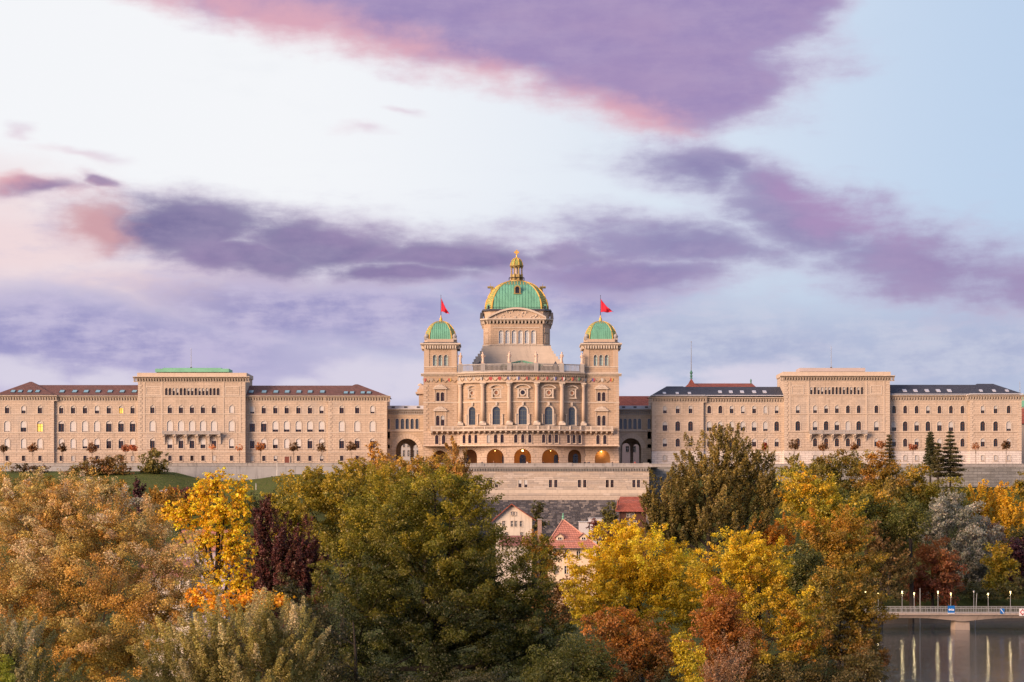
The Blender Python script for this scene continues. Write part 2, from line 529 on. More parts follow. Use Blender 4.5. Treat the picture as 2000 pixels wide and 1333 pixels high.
def water_mat():
    m = bpy.data.materials.new('river_water'); m.use_nodes = True
    k = NT(m.node_tree); b = m.node_tree.nodes['Principled BSDF']
    b.inputs['Base Color'].default_value = (.042, .06, .072, 1)
    b.inputs['Roughness'].default_value = .05
    b.inputs['IOR'].default_value = 1.33
    pos = k.node('ShaderNodeNewGeometry').outputs['Position']
    x, y, z = k.sep(pos)
    n = k.noise(k.xyz(k.mul(x, .22), k.mul(y, .75), 0.0), 1.0, 3, .5).outputs['Fac']
    n2 = k.noise(k.xyz(k.mul(x, .10), k.mul(y, .05), 2.0), 1.0, 3, .5).outputs['Fac']
    n4 = k.noise(k.xyz(k.mul(x, .7), k.mul(y, 2.4), 5.0), 1.0, 2, .5).outputs['Fac']
    h = k.add(k.add(k.mul(n, .07), k.mul(n2, .10)), k.mul(n4, .03))
    bn = k.node('ShaderNodeBump'); bn.inputs['Strength'].default_value = 1.0; bn.inputs['Distance'].default_value = 1.1
    k.put(bn.inputs['Height'], h); k.put(b.inputs['Normal'], bn.outputs[0])
    return m


mb = MB(); mb.poly([(30, 0, 0), (240, 0, 0), (240, 560, 0), (30, 560, 0)])
tag(mb.build('river', water_mat()), kind='structure')

# terrace in front of the palace: paved sheet
TZ = 36.2
mb = MB()
mb.poly([(-200, 582, TZ), (-17, 582, TZ), (-17, 565.4, TZ), (41, 565.4, TZ), (41, 582, TZ), (400, 582, TZ), (400, 900, TZ), (-200, 900, TZ)])
tag(mb.build('terrace', mat('terrace_gravel', (.34, .29, .25), .95, .1, .8)), kind='structure')

# ---- terrace retaining walls
WY = 565.0
s_ = WY / F
wall = thing('terrace_wall', 'tall terrace wall of sandstone blocks over dark rubble below the domed palace', 'wall', (px_x(1080, WY), WY, ground(11, WY - 1)))
x0, x1 = px_x(893, WY), px_x(1268, WY)
Zt = lambda py: py_z(py, WY)
mb = MB()
mb.box(x0, x1, WY + .12, WY + 17.5, 8, Zt(917))
mb.build('core', mat('wall_joint_mortar', (.36, .31, .27), .95, .1), wall)
mb = MB()     # window openings sit on a flat band
mb.box(x0, x1, WY - .05, WY + .12, Zt(964), Zt(957))
mb.build('string_course', M_trim, wall)
mb = MB()
mb.sweep([x0 - .3, x1 + .3], lambda x: WY, [(-.6, Zt(911.5)), (.75, Zt(911.5)), (.75, Zt(913.5)), (.55, Zt(914)), (.45, Zt(916)), (-.6, Zt(916))])
mb.build('cornice', M_grey, wall)
mb = MB()
x = x0 + .1
while x < x1: mb.box(x, x + .34, WY - .42, WY + .1, Zt(920.5), Zt(916)); x += .72
tag(mb.build('corbels', M_grey, wall), kind='stuff')
mb = MB()
mb.box(x0, x1, WY - .02, WY + .35, Zt(911.4), Zt(906.6)); mb.box(x0 - .05, x1 + .05, WY - .12, WY + .45, Zt(906.6), Zt(905.2))
par = mb.build('parapet', M_grey, wall)
for p in (940, 1112, 1190, 1262):
    mb = MB(); xx = px_x(p, WY); mb.box(xx - .8, xx + .8, WY - .2, WY + .55, Zt(911.4), Zt(904.4)); mb.build('pier', M_grey, par)
# sandstone blocks, one by one
gaps = []
for c in (958.5, 969.7), (1015.5, 1027), (1075, 1085.5), (1131.5, 1142), (1186, 1195.5), (1238, 1247):
    gaps += [px_x(c[0], WY), px_x(c[1], WY)]
ww = .86
M_block = [mat('sandstone_block_%s' % n, c, .85, .12, 1.2, .4, 4) for n, c in (('warm', (.46, .385, .32)), ('pale', (.52, .45, .39)), ('dull', (.40, .345, .30)))]
random.seed(3)
blk = {}


def block(w, h, v):
    key = (round(w, 1), round(h, 2), v)
    if key not in blk:
        m_ = MB(); W_ = key[0] / 2 - .015; H_ = h / 2 - .02
        m_.frustum(-W_, W_, 0, .2, -H_, -W_, W_, 0, .2, H_)
        q = MB(); b_ = .05
        q.rings([[(-W_, .2, -H_), (W_, .2, -H_), (W_, .2, H_), (-W_, .2, H_)], [(-W_, .03, -H_), (W_, .03, -H_), (W_, .03, H_), (-W_, .03, H_)],
                 [(-W_ + b_, 0, -H_ + b_), (W_ - b_, 0, -H_ + b_), (W_ - b_, 0, H_ - b_), (-W_ + b_, 0, H_ - b_)]])
        blk[key] = q.mesh('stone_block', M_block[v])
    return blk[key]


rest = MB(); nb_ = 0


def course(za, zb, gap):
    global nb_
    off = random.random() * 1.2
    edges = [x0 - off]
    while edges[-1] < x1: edges.append(edges[-1] + random.choice((1.7, 2.0, 2.3, 2.7)))
    cuts = []
    for a, b in zip(edges, edges[1:]):
        segs = [(max(a, x0), min(b, x1))]
        for g in gap:
            ns = []
            for (p, q) in segs:
                l, r = g - ww / 2 - .02, g + ww / 2 + .02
                if r <= p or l >= q: ns.append((p, q))
                else:
                    if l - p > .12: ns.append((p, l))
                    if q - r > .12: ns.append((r, q))
            segs = ns
        cuts += segs
    for p, q in cuts:
        if q - p < .2: continue
        v = random.choices((0, 1, 2), (6, 2, 3))[0]; pr = random.uniform(0, .03)
        if nb_ < 300:
            place('stone_block', block(q - p, zb - za, v), wall, ((p + q) / 2, WY - .06 - pr, (za + zb) / 2)); nb_ += 1
        else:
            rest.box(p + .015, q - .015, WY - .06 - pr, WY + .14, za + .02, zb - .02)


zc = Zt(921)
n_c = 10; hh = (Zt(921) - Zt(957)) / n_c
zw0, zw1 = Zt(952.5), Zt(937.5)
for i in range(n_c):
    a = Zt(957) + i * hh; b = a + hh
    course(a, b, gaps if (a < zw1 - .2 and b > zw0 + .2) else [])
for i in range(3):
    a = Zt(964) - (i + 1) * .62
    course(a, a + .62, [])
if rest.v: tag(rest.build('lower_blocks', M_block[0], wall), kind='stuff')
# windows of the terrace wall
for i, g in enumerate(gaps):
    mb = MB(); f_ = .1
    mb.box(g - ww / 2 - .16, g - ww / 2, WY - .09, WY + .1, zw0, zw1); mb.box(g + ww / 2, g + ww / 2 + .16, WY - .09, WY + .1, zw0, zw1)
    mb.box(g - ww / 2 - .16, g + ww / 2 + .16, WY - .1, WY + .1, zw1, zw1 + .2); mb.box(g - ww / 2 - .16, g + ww / 2 + .16, WY - .12, WY + .1, zw0 - .16, zw0)
    w_ = mb.build('window', M_trim, wall)
    mb = MB(); mb.box(g - ww / 2, g + ww / 2, WY + .1, WY + .118, zw0, zw1); mb.build('pane', M_glass, w_)
    mb = MB(); mb.box(g - .05, g + .05, WY + .05, WY + .1, zw0, zw1); mb.box(g - ww / 2, g + ww / 2, WY + .06, WY + .1, (zw0 + zw1) / 2 - .04, (zw0 + zw1) / 2 + .04); mb.build('frame', M_frame, w_)
    if i in (1, 2, 3):
        mb = MB(); mb.box(g - ww / 2 + .03, g + ww / 2 - .03, WY + .04, WY + .06, zw0 + (.8 if i != 2 else 1.1), zw1); mb.build('blind', M_blind, w_)
# dark rubble below: too many and too small to pick apart
rb = MB(); random.seed(5)
zz = Zt(964) - 3 * .62 - .03
while zz > 16.0:
    h = random.uniform(.34, .52); x = x0
    while x < x1:
        w = random.uniform(.5, 1.5); pr = random.uniform(0, .12)
        rb.box(x + .03, min(x + w, x1) - .03, WY - .02 - pr, WY + .14, zz - h + .03, zz - .03, random.choices((0, 1, 2), (5, 3, 2))[0]); x += w
    zz -= h
tag(rb.build('rubble', [mat('dark_rubble', (.075, .075, .09), .9, .25, 1.2, .6, 3), mat('grey_rubble', (.13, .125, .14), .9, .25, 1.2, .6, 3), mat('pale_rubble', (.22, .2, .2), .9, .25, 1.2, .6, 3)], wall), kind='stuff')


def side_wall(label, pa, pb, Y, foot, mats, top=904.5, dark=None):
    a, b = px_x(pa, Y), px_x(pb, Y)
    t = thing('terrace_wall', label, 'wall', ((a + b) / 2, Y, foot))
    z1 = py_z(top, Y)
    mb = MB()
    mb.box(a, b, Y, Y + 1.0, foot - 6, z1 - .95); mb.build('retaining_wall', mats[0], t)
    mb = MB()
    mb.box(a, b, Y - .12, Y + 1.1, z1 - .95, z1 - .78); mb.box(a, b, Y + .1, Y + .6, z1 - .78, z1 - .16); mb.build('parapet', mats[1], t)
    mb = MB(); mb.box(a - .02, b + .02, Y, Y + .7, z1 - .16, z1); mb.build('coping', mats[1], t)
    return t


M_conc = masonry('stained_grey_render', (.33, .33, .335), (.27, .27, .275), 6, 2.4, .03, .06, .2, .45)
M_rub2 = masonry('grey_ashlar_wall', (.27, .265, .25), (.17, .16, .15), 2.4, .8, .05, .22, .8, .4)
side_wall('long stained grey terrace wall below the left office wing', -200, 893, 580, 32, (M_conc, M_grey))
side_wall('grey stone terrace wall below the right office wing', 1268, 2300, 580, 29, (M_rub2, M_grey), top=906)

# ------------------------------------------------------------------ facade kit
def arch_pts(w, z0, zs, rise, n=8):
    """outline (x, z) of an opening, counter-clockwise seen from the front"""
    p = [(-w / 2, z0), (w / 2, z0)]
    if rise <= 0: return p + [(w / 2, zs), (-w / 2, zs)]
    return p + [(w / 2 * math.cos(math.pi * i / n), zs + rise * math.sin(math.pi * i / n)) for i in range(n + 1)]


def wall_band(mb, x0, x1, z0, z1, yf, ops, depth=.45, sub=None, mi=0):
    """a stretch of wall between two heights with real openings: (cx, w, sill, spring, rise)"""
    def strip(a, b, za, zb):
        if b - a < 1e-4 or zb - za < 1e-4: return
        n = max(1, int(math.ceil((b - a) / sub))) if sub else 1
        for i in range(n):
            p, q = a + (b - a) * i / n, a + (b - a) * (i + 1) / n
            mb.poly([(p, yf(p), za), (q, yf(q), za), (q, yf(q), zb), (p, yf(p), zb)], mi)
    cur = x0
    for (cx, w, zi, zs, rise) in sorted(ops):
        l, r = cx - w / 2, cx + w / 2
        strip(cur, l, z0, z1); strip(l, r, z0, zi)
        yc = yf(cx) + depth
        n = 8 if rise > 0 else 1
        top = [(cx - w / 2 * math.cos(math.pi * i / n), zs + rise * math.sin(math.pi * i / n)) for i in range(n + 1)] if rise > 0 else [(l, zs), (r, zs)]
        for (a, za), (b, zb) in zip(top, top[1:]):
            mb.poly([(a, yf(a), za), (b, yf(b), zb), (b, yf(b), z1), (a, yf(a), z1)], mi)
            mb.poly([(a, yf(a), za), (a, yc, za), (b, yc, zb), (b, yf(b), zb)], mi)
        mb.poly([(l, yf(l), zi), (l, yc, zi), (l, yc, zs), (l, yf(l), zs)], mi)
        mb.poly([(r, yf(r), zi), (r, yf(r), zs), (r, yc, zs), (r, yc, zi)], mi)
        mb.poly([(l, yf(l), zi), (r, yf(r), zi), (r, yc, zi), (l, yc, zi)], mi)
        cur = r
    strip(cur, x1, z0, z1)


WC = {}


def ring_mb(w, zs, rise, band, y0, y1, sill=True, keystone=True):
    mb = MB()
    n = 8
    if rise > 0:
        inn = [(w / 2 * math.cos(math.pi * i / n), zs + rise * math.sin(math.pi * i / n)) for i in range(n + 1)]
        out = [((w / 2 + band) * math.cos(math.pi * i / n), zs + (rise + band) * math.sin(math.pi * i / n)) for i in range(n + 1)]
    else:
        inn = [(w / 2, zs), (-w / 2, zs)]; out = [(w / 2 + band, zs + band), (-w / 2 - band, zs + band)]
    inn = [(w / 2, 0)] + inn + [(-w / 2, 0)]; out = [(w / 2 + band, 0)] + out + [(-w / 2 - band, 0)]
    for i in range(len(inn) - 1):
        a, b, c, d = inn[i], out[i], out[i + 1], inn[i + 1]
        if abs(a[0] - d[0]) + abs(a[1] - d[1]) < 1e-6: continue
        mb.prism([a, b, c, d], y0, y1)
    if sill: mb.box(-w / 2 - band * 1.3, w / 2 + band * 1.3, y0 - .1, y1, -.22, 0)
    if keystone and rise > 0: mb.prism([(-.12, zs + rise), (.12, zs + rise), (.2, zs + rise + band * 1.4), (-.2, zs + rise + band * 1.4)], y0 - .06, y1)
    return mb


def window(parent, x, y, z, w, h, style='L', state='dark', arch=True, band=.22, rise=None, key=True):
    """x, z: middle of the sill on the wall face.  window > pane, frame, blind, tympanum"""
    rise = (w / 2 if arch else 0) if rise is None else rise
    zs = h - rise
    K = (round(w, 2), round(h, 2), round(rise, 2), style, round(band, 2), key)
    if K not in WC:
        d = {}
        d['window'] = ring_mb(w, zs, rise, band, -.1, .05, True, key).mesh('window', M_trim)
        mb = MB(); mb.prism(arch_pts(w, 0, zs, rise), .34, .40)
        d['pane'] = mb.mesh('pane', {'B': M_glassb, 'P': M_glassp, 'C': M_glassb}.get(style, M_glass))
        fm = {'L': M_frame, 'R': M_frame, 'B': M_frameg, 'C': M_frameg, 'P': M_framew, 'S': M_frame}[style]
        mb = MB(); t = min(.11, w * .09)
        y0, y1 = .26, .34
        top = zs if style in 'LRBC' and rise > 0 else h
        mb.box(-w / 2, -w / 2 + t, y0, y1, 0, zs); mb.box(w / 2 - t, w / 2, y0, y1, 0, zs)
        mb.box(-t / 2, t / 2, y0 - .01, y1, 0, top if style != 'R' else h - .05)
        mb.box(-w / 2 + t, w / 2 - t, y0, y1, 0, t)
        if rise > 0: mb.box(-w / 2 + t, w / 2 - t, y0 + .01, y1, zs - t * .7, zs + t * .7)
        if style == 'B':
            for q in (.36, .62): mb.box(-w / 2 + t, w / 2 - t, y0 + .015, y1, zs * q - t * .5, zs * q + t * .5)
            for q in (-.25, .25): mb.box(w * q - t * .3, w * q + t * .3, y0 + .02, y1, 0, zs)
        elif zs > 1.2: mb.box(-w / 2 + t, w / 2 - t, y0 + .015, y1, zs * .66 - t * .3, zs * .66 + t * .3)
        d['frame'] = mb.mesh('frame', fm)
        if style == 'L' and rise > 0:
            mb = MB(); n = 8
            mb.prism([(w / 2 * math.cos(math.pi * i / n), zs + rise * math.sin(math.pi * i / n)) for i in range(n + 1)], .18, .3)
            mb.prism([(w * .32 * math.cos(math.pi * i / n), zs + .06 + rise * .6 * math.sin(math.pi * i / n)) for i in range(n + 1)], .13, .18)
            d['tympanum'] = mb.mesh('tympanum', M_tymp)
        d['lit'] = None
        WC[K] = d
    d = WC[K]
    o = place('window', d['window'], parent, (x, y, z))
    for part in ('pane', 'frame', 'tympanum'):
        if part in d:
            c = bpy.data.objects.new(part, d[part]); COL.objects.link(c); c.parent = o
            if part == 'pane' and state == 'lit':
                c.data = d[part].copy(); c.data.materials[0] = M_lit
    fr = {'blind': .05, 'half': .38, 'low': .22, 'top': .6}.get(state)
    if fr is not None:
        kb = K + (state,)
        if kb not in WC:
            mb = MB(); z0 = h * fr
            if z0 > zs: z0 = zs
            mb.prism(arch_pts(w - .06, z0, zs, max(0, rise - .03)), .12, .16)
            WC[kb] = mb.mesh('blind', M_blind if style == 'L' else M_blindg)
        c = bpy.data.objects.new('blind', WC[kb]); COL.objects.link(c); c.parent = o
    return o


def cornice(root, xs, yf, zt, zb, out, m=None, name='cornice', brackets=None, bm=None, bname='brackets'):
    """moulded cornice between heights zt and zb; brackets = (pitch, width, height, depth)"""
    h = zt - zb
    mb = MB()
    mb.sweep(xs, yf, [(-.2, zt), (out, zt), (out, zt - .30 * h), (out * .86, zt - .38 * h), (out * .72, zt - .55 * h), (out * .3, zt - .72 * h), (out * .22, zb), (-.2, zb)])
    c = mb.build(name, m or M_trim, root)
    if brackets:
        p, w, bh, bd = brackets
        mb = MB(); n = max(2, int((xs[-1] - xs[0]) / p)); st = (xs[-1] - xs[0]) / n
        for i in range(n):
            x = xs[0] + st * (i + .5); y = yf(x)
            mb.frustum(x - w / 2, x + w / 2, y - bd * .35, y + .1, zb - bh, x - w / 2, x + w / 2, y - bd, y + .1, zb + .003)
        mb.sweep(xs, yf, [(-.1, zb - bh), (.12, zb - bh), (.12, zb - bh - .25), (-.1, zb - bh - .25)])
        tag(mb.build(bname, bm or M_trim, c), kind='stuff')
    return c


def strings(root, x0, x1, yf, zs, m=None, h=.34, out=.16, xs=None):
    for z in zs:
        mb = MB(); mb.sweep(xs or [x0, x1], yf, [(-.1, z + h / 2), (out, z + h / 2), (out, z - h * .1), (out * .4, z - h / 2), (-.1, z - h / 2)])
        mb.build('string_course', m or M_trim, root)


def quoins(root, xs, y, z0, z1, m=None, w=1.15):
    """alternating corner blocks"""
    mb = MB(); h = .66
    for x, sgn in xs:
        z = z0; i = 0
        while z + h < z1:
            ww_ = w if i % 2 else w * .68
            a, b = (x, x + ww_) if sgn > 0 else (x - ww_, x)
            mb.box(a, b, y - .11, y + .05, z + .035, z + h - .035); z += h; i += 1
    tag(mb.build('quoins', m or M_smooth, root), kind='stuff')


def skylight(parent, px, py0, py1, w, y0, z0, slope, Y, white=False):
    """on a roof slope that starts at (y0, z0) and rises by slope"""
    # intersect the sight line with the slope
    def hit(py):
        t = (HY - py) / F
        y = (z0 - slope * y0 - CZ) / (t - slope)
        return y, CZ + t * y
    ya, za = hit(py1); yb, zb = hit(py0)
    x = px_x(px, ya); hw = w * ya / F / 2
    K = ('sk', round(hw, 2), round(yb - ya, 2), white)
    if K not in WC:
        dy, dz = yb - ya, zb - za
        mb = MB(); e = .1
        for (a, b, c, d, up) in ((-hw, hw, 0, dy, .0),):
            mb.rings([[(-hw, 0, 0), (hw, 0, 0), (hw, dy, dz), (-hw, dy, dz)], [(-hw, 0, .22), (hw, 0, .22), (hw, dy, dz + .22), (-hw, dy, dz + .22)]])
        f = mb.mesh('skylight', M_zinc if white else M_lead)
        mb = MB(); i = .13
        for k2 in range(2):
            a = -hw + i + k2 * 0; 
        mb.poly([(-hw + i, dy * .12, dz * .12 + .235), (hw - i, dy * .12, dz * .12 + .235), (hw - i, dy * .46, dz * .46 + .235), (-hw + i, dy * .46, dz * .46 + .235)])
        mb.poly([(-hw + i, dy * .56, dz * .56 + .235), (hw - i, dy * .56, dz * .56 + .235), (hw - i, dy * .9, dz * .9 + .235), (-hw + i, dy * .9, dz * .9 + .235)])
        g = mb.mesh('pane', M_zinc if white else mat('skylight_glass', (.20, .42, .52), .25, 0, spec=.8))
        WC[K] = (f, g)
    o = place('skylight', WC[K][0], parent, (x, ya, za))
    c = bpy.data.objects.new('pane', WC[K][1]); COL.objects.link(c); c.parent = o


def balcony(root, pa, pb, y, ptop, pbot, pbr, Y, nbr):
    X = lambda p: px_x(p, Y); Z = lambda p: py_z(p, Y)
    a, b = X(pa), X(pb); out = 1.9
    mb = MB(); mb.box(a, b, y - out, y, Z(pbot) , Z(pbot) + .35); slab = mb.build('balcony', M_grey, root)
    mb = MB()
    zr = Z(ptop)
    mb.box(a, b, y - out + .05, y - out + .3, zr - .22, zr); mb.box(a, b, y - out + .08, y - out + .26, Z(pbot) + .35, Z(pbot) + .5)
    x = a + .1
    while x < b - .1:
        mb.box(x, x + .16, y - out + .1, y - out + .24, Z(pbot) + .5, zr - .22); x += .34
    for i in range(nbr):
        xx = a + .3 + (b - a - .6) * i / (nbr - 1); mb.box(xx - .3, xx + .3, y - out + .02, y - out + .33, Z(pbot) + .352, zr + .04)
    mb.build('balustrade', M_grey, slab)
    for i in range(nbr):
        xx = a + .35 + (b - a - .7) * i / (nbr - 1); zb = Z(pbot); hz = zb - Z(pbr)
        mb = MB()
        prof = [(-out * .92, zb), (-out * .92, zb - .4), (-out * .55, zb - .75), (-.4, zb - hz * .75), (-.25, zb - hz), (0, zb - hz), (0, zb)]
        mb.rings([[(xx - .28, y + p, q) for p, q in prof], [(xx + .28, y + p, q) for p, q in prof]])
        mb.build('bracket', M_trim, slab)
        if i < nbr - 1:       # shallow arch between the brackets
            x2 = a + .35 + (b - a - .7) * (i + 1) / (nbr - 1); l, r = xx + .28, x2 - .28; n = 6
            mb = MB(); cxm = (l + r) / 2; hw = (r - l) / 2; q = .95
            pts = [(r, zb), (l, zb)] + [(cxm - hw * math.cos(math.pi * t / n), zb - q + q * .9 * math.sin(math.pi * t / n)) for t in range(n + 1)]
            for t in range(n):
                A = (cxm - hw * math.cos(math.pi * t / n), zb - q + q * .9 * math.sin(math.pi * t / n)); B = (cxm - hw * math.cos(math.pi * (t + 1) / n), zb - q + q * .9 * math.sin(math.pi * (t + 1) / n))
                mb.prism([A, B, (B[0], zb - .002), (A[0], zb - .002)], y - 1.25, y - .8)
            mb.build('spandrel', M_trim, slab)


def office_wing(name, label, left, Y, secs, rows, base_rows, roofm, style, cen, states, lower_mat, roofs):
    X = lambda p: px_x(p, Y); Z = lambda p: py_z(p, Y)
    xa, xb = X(secs[0]['a']), X(secs[-1]['b'])
    root = thing(name, label, 'building', ((xa + xb) / 2, Y, TZ))
    zbase = TZ - .6
    for si, s in enumerate(secs):
        y = Y - s['out']; yf = lambda x, y=y: y
        a, b = X(s['a']), X(s['b']); top = s['top']
        heights = [zbase, Z(s['str'][2]), Z(s['str'][1]), Z(s['str'][0])] + ([Z(s['str'][3])] if len(s['str']) > 3 else []) + [Z(top)]
        heights.sort()
        allops = []
        for ri, (pt, pb, w) in enumerate(rows):
            for i, p in enumerate(s['w']):
                ww_ = w * Y / F
                allops.append((X(p), ww_, Z(pb), Z(pt) - ww_ / 2, ww_ / 2, ri, i))
        for i, p in enumerate(s.get('bw', s['w'])):
            ww_ = base_rows[2] * Y / F
            rise = .28 if style == 'R' else 0
            allops.append((X(p), ww_, Z(base_rows[1]), Z(base_rows[0]) - rise, rise, 3, i))
        for i, p in enumerate(s.get('attic', [])):
            ww_ = 4.6 * Y / F
            allops.append((X(p), ww_, Z(s['at'][1]), Z(s['at'][0]) - ww_ / 2, ww_ / 2, 4, i))
        for bi in range(len(heights) - 1):
            z0, z1 = heights[bi], heights[bi + 1]
            mb = MB()
            ops = [o[:5] for o in allops if z0 < o[2] < z1]
            wall_band(mb, a, b, z0, z1, yf, ops)
            if s['out'] > 0 or si in (0, len(secs) - 1):
                mb.poly([(a, y, z0), (a, y, z1), (a, Y + 14, z1), (a, Y + 14, z0)]); mb.poly([(b, y, z0), (b, Y + 14, z0), (b, Y + 14, z1), (b, y, z1)])
            mb.build('wall', lower_mat if bi == 0 else (M_wall_rust if bi == 1 else M_wall), root)
        for (x, w, zi, zsp, rise, ri, i) in allops:
            st = 'dark'
            if ri < 3: st = states.get((si, ri, i)) or random.choices(*s['mix'][ri])[0]
            if ri == 4: st = random.choices(('dark', 'top', 'half'), (6, 3, 2))[0]
            if ri == 3: st = ('blind' if style == 'R' else random.choices(('dark', 'half', 'blind'), (6, 3, 1))[0])
            h = zsp + rise - zi
            window(root, x, y, zi, w, h, style if ri < 3 else 'S', st, band=.2 if ri < 3 else .09, rise=rise, key=ri < 3)
        strings(root, a, b, yf, heights[1:-1], M_trim if style == 'L' else M_smooth)
        if s['out'] > 0:
            quoins(root, [(a, 1), (b, -1)], y, heights[1], heights[-1] - .5)
        ct = Z(top)
        ov = 1.2 if s['out'] >= 1.5 else .8
        mb_out = 1.35 if s['tall'] else 1.05
        cornice(root, [a - (mb_out if s['out'] > 0 else 0), b + (mb_out if s['out'] > 0 else 0)], yf, ct, Z(top + 3.6), mb_out, M_trim, 'cornice', (.78, .42, Z(top + 3.6) - Z(top + 9), mb_out * .82), M_trim)
        # flat top behind the cornice
        mb = MB(); mb.poly([(a, y, ct - .01), (b, y, ct - .01), (b, Y + 14, ct - .01), (a, Y + 14, ct - .01)]); mb.build('roof_deck', M_lead, root)
        if s['tall']:
            c = (s['a'] + s['b']) / 2
            mb = MB(); mb.box(a - .3, b + .3, y + .25, Y + 14, ct, Z(cen['par'])); mb.build('parapet', M_smooth, root)
            mb = MB()
            for (p, q, t0, t1, dy) in cen['boxes']:
                zz_ = lambda v: CZ + (HY - v) * (Y + dy) / F
                mb.box(px_x(p, Y + dy), px_x(q, Y + dy), Y + dy, Y + 12, zz_(t1), zz_(t0))
            mb.build('roof_house', cen['boxm'], root)
            for (p, q) in cen['panels']:
                mb = MB(); e = .25; A, B, C, D = X(p), X(q), Z(s['at'][1] + 0), Z(s['at'][0] - 3)
                mb.box(A, B, y - .1, y + .02, D - e, D); mb.box(A, B, y - .1, y + .02, C, C + e); mb.box(A, A + e, y - .1, y + .02, C + e, D - e); mb.box(B - e, B, y - .1, y + .02, C + e, D - e)
                mb.build('wall_panel', M_trim, root)
            balcony(root, *cen['bal'], y, *cen['balz'], Y, 6)
            # side pilaster strips
            for p in cen['pil']:
                mb = MB(); mb.box(X(p) - .25, X(p) + .25, y - .1, y + .02, Z(s['str'][1]) + .2, Z(top + 9.5))
                mb.build('pilaster', M_smooth, root)
    for r in roofs:
        kind, p, q, pe, pr, dy = r['k'], r['a'], r['b'], r['eave'], r['ridge'], r['dy']
        a, b = X(p), X(q)
        ye = Y - r['out'] - .75; ze = Z(pe)
        yr = Y + dy; zr = CZ + (HY - pr) * yr / F
        mb = MB()
        if kind == 'gable':
            mb.poly([(a, ye, ze), (b, ye, ze), (b, yr, zr), (a, yr, zr)]); mb.poly([(b, 2 * yr - ye, ze), (a, 2 * yr - ye, ze), (a, yr, zr), (b, yr, zr)])
            mb.poly([(a, ye, ze), (a, yr, zr), (a, 2 * yr - ye, ze)]); mb.poly([(b, ye, ze), (b, 2 * yr - ye, ze), (b, yr, zr)])
        else:
            c, d = X(r['c']), X(r['d']); yk = 2 * yr - ye
            f = [(a, ye, ze), (b, ye, ze), (b, yk, ze), (a, yk, ze)]; k1, k2 = (c, yr, zr), (d, yr, zr)
            mb.poly([f[0], f[1], k2, k1] if d - c > .01 else [f[0], f[1], k1]); mb.poly([f[1], f[2], k2])
            mb.poly([f[2], f[3], k1, k2] if d - c > .01 else [f[2], f[3], k1]); mb.poly([f[3], f[0], k1])
        rf = mb.build('roof', roofm, root)
        slope = (zr - ze) / (yr - ye)
        for p_ in r['sky']: skylight(rf, p_, r['sp'][0], r['sp'][1], r['sw'], ye, ze, slope, Y, r['white'])
        if r.get('gutter', True):
            mb = MB(); mb.box(a, b, ye - .18, ye + .02, ze - .12, ze + .1); mb.build('gutter', M_lead if not r['white'] else M_zinc, rf)
    return root


random.seed(21)
DRK = (('dark', 'half', 'blind', 'low'), (8, 2, 1, 1)); BLN = (('dark', 'half', 'blind', 'low'), (2, 2, 7, 2)); MIXD = (('dark', 'half', 'blind', 'low'), (5, 3, 1, 3))
STR = (810, 846, 884)
LW = [
    dict(a=-10, b=106.5, out=.7, top=773, str=STR, w=[15, 47, 79], tall=False, mix=(DRK, BLN, BLN)),
    dict(a=106.5, b=272, out=0, top=773.6, str=STR, w=[119.6, 142.6, 166, 189.4, 212.6, 236.4, 259], tall=False, mix=(DRK, BLN, MIXD)),
    dict(a=272, b=481, out=2.0, top=737, str=STR + (775.5,), w=[300, 334, 355.6, 377, 398.4, 419.6, 454], tall=True, mix=(DRK, (('blind',), (1,)), DRK),
         attic=[327 + 7.2 * i for i in range(15)], at=(759, 773.4)),
    dict(a=481, b=641, out=0, top=773.6, str=STR, w=[492.7, 515.2, 537.8, 560, 582.9, 605.4, 628], tall=False, mix=(DRK, MIXD, DRK)),
    dict(a=641, b=756, out=.7, top=774, str=STR, w=[667.7, 698, 727.8], tall=False, mix=(MIXD, BLN, DRK)),
]
stL = {(1, 0, 5): 'lit', (0, 1, 2): 'lit', (1, 1, 4): 'dark', (1, 1, 5): 'dark', (1, 1, 6): 'dark', (1, 1, 1): 'blind', (1, 1, 2): 'blind', (1, 1, 3): 'blind',
       (3, 1, 3): 'low', (3, 1, 4): 'low', (3, 1, 5): 'low', (3, 1, 6): 'low', (3, 1, 0): 'dark', (3, 1, 1): 'dark'}
LWR = office_wing('office_building', 'long sandstone office wing with brown tiled roofs left of the domed palace', True, 600.0, LW,
            [(793, 808.3, 8.4), (822.5, 844, 11.2), (857, 876.5, 9.6)], (890.5, 901, 6.4), M_rust_roof, 'L',
            dict(par=729.3, boxes=[(303, 447, 720.5, 727, 4.0), (318, 432, 719, 726, 6.0)], boxm=M_copperl, panels=[(287, 317), (441, 470)], bal=(321, 434), balz=(843, 849.5, 868), pil=(284, 318.5, 438, 471)),
            stL, M_wall_rust,
            [dict(k='gable', a=46, b=272, eave=773, ridge=752.5, out=0, dy=7.5, sky=[119.6, 144.4, 166.8, 190, 213.6, 237.2, 261.4], sp=(763.3, 768.3), sw=10, white=False),
             dict(k='gable', a=481, b=695, eave=773, ridge=753.5, out=0, dy=7.5, sky=[489.7, 515, 538, 560, 583, 605, 629], sp=(764, 769), sw=10, white=False),
             dict(k='hip', a=-12, b=108, c=46, d=50, eave=772.6, ridge=746, out=.7, dy=8, sky=[24, 38, 56.6, 72], sp=(763.3, 768), sw=9, white=False),
             dict(k='hip', a=640, b=759, c=690, d=695, eave=774, ridge=751, out=.7, dy=8, sky=[675, 687, 708, 720], sp=(766, 770.5), sw=9, white=False)])
DR2 = (('dark', 'top', 'half'), (5, 2, 2)); BL2 = (('dark', 'half', 'blind', 'low', 'top'), (3, 4, 1, 2, 2))
STR2 = (811, 845, 880)
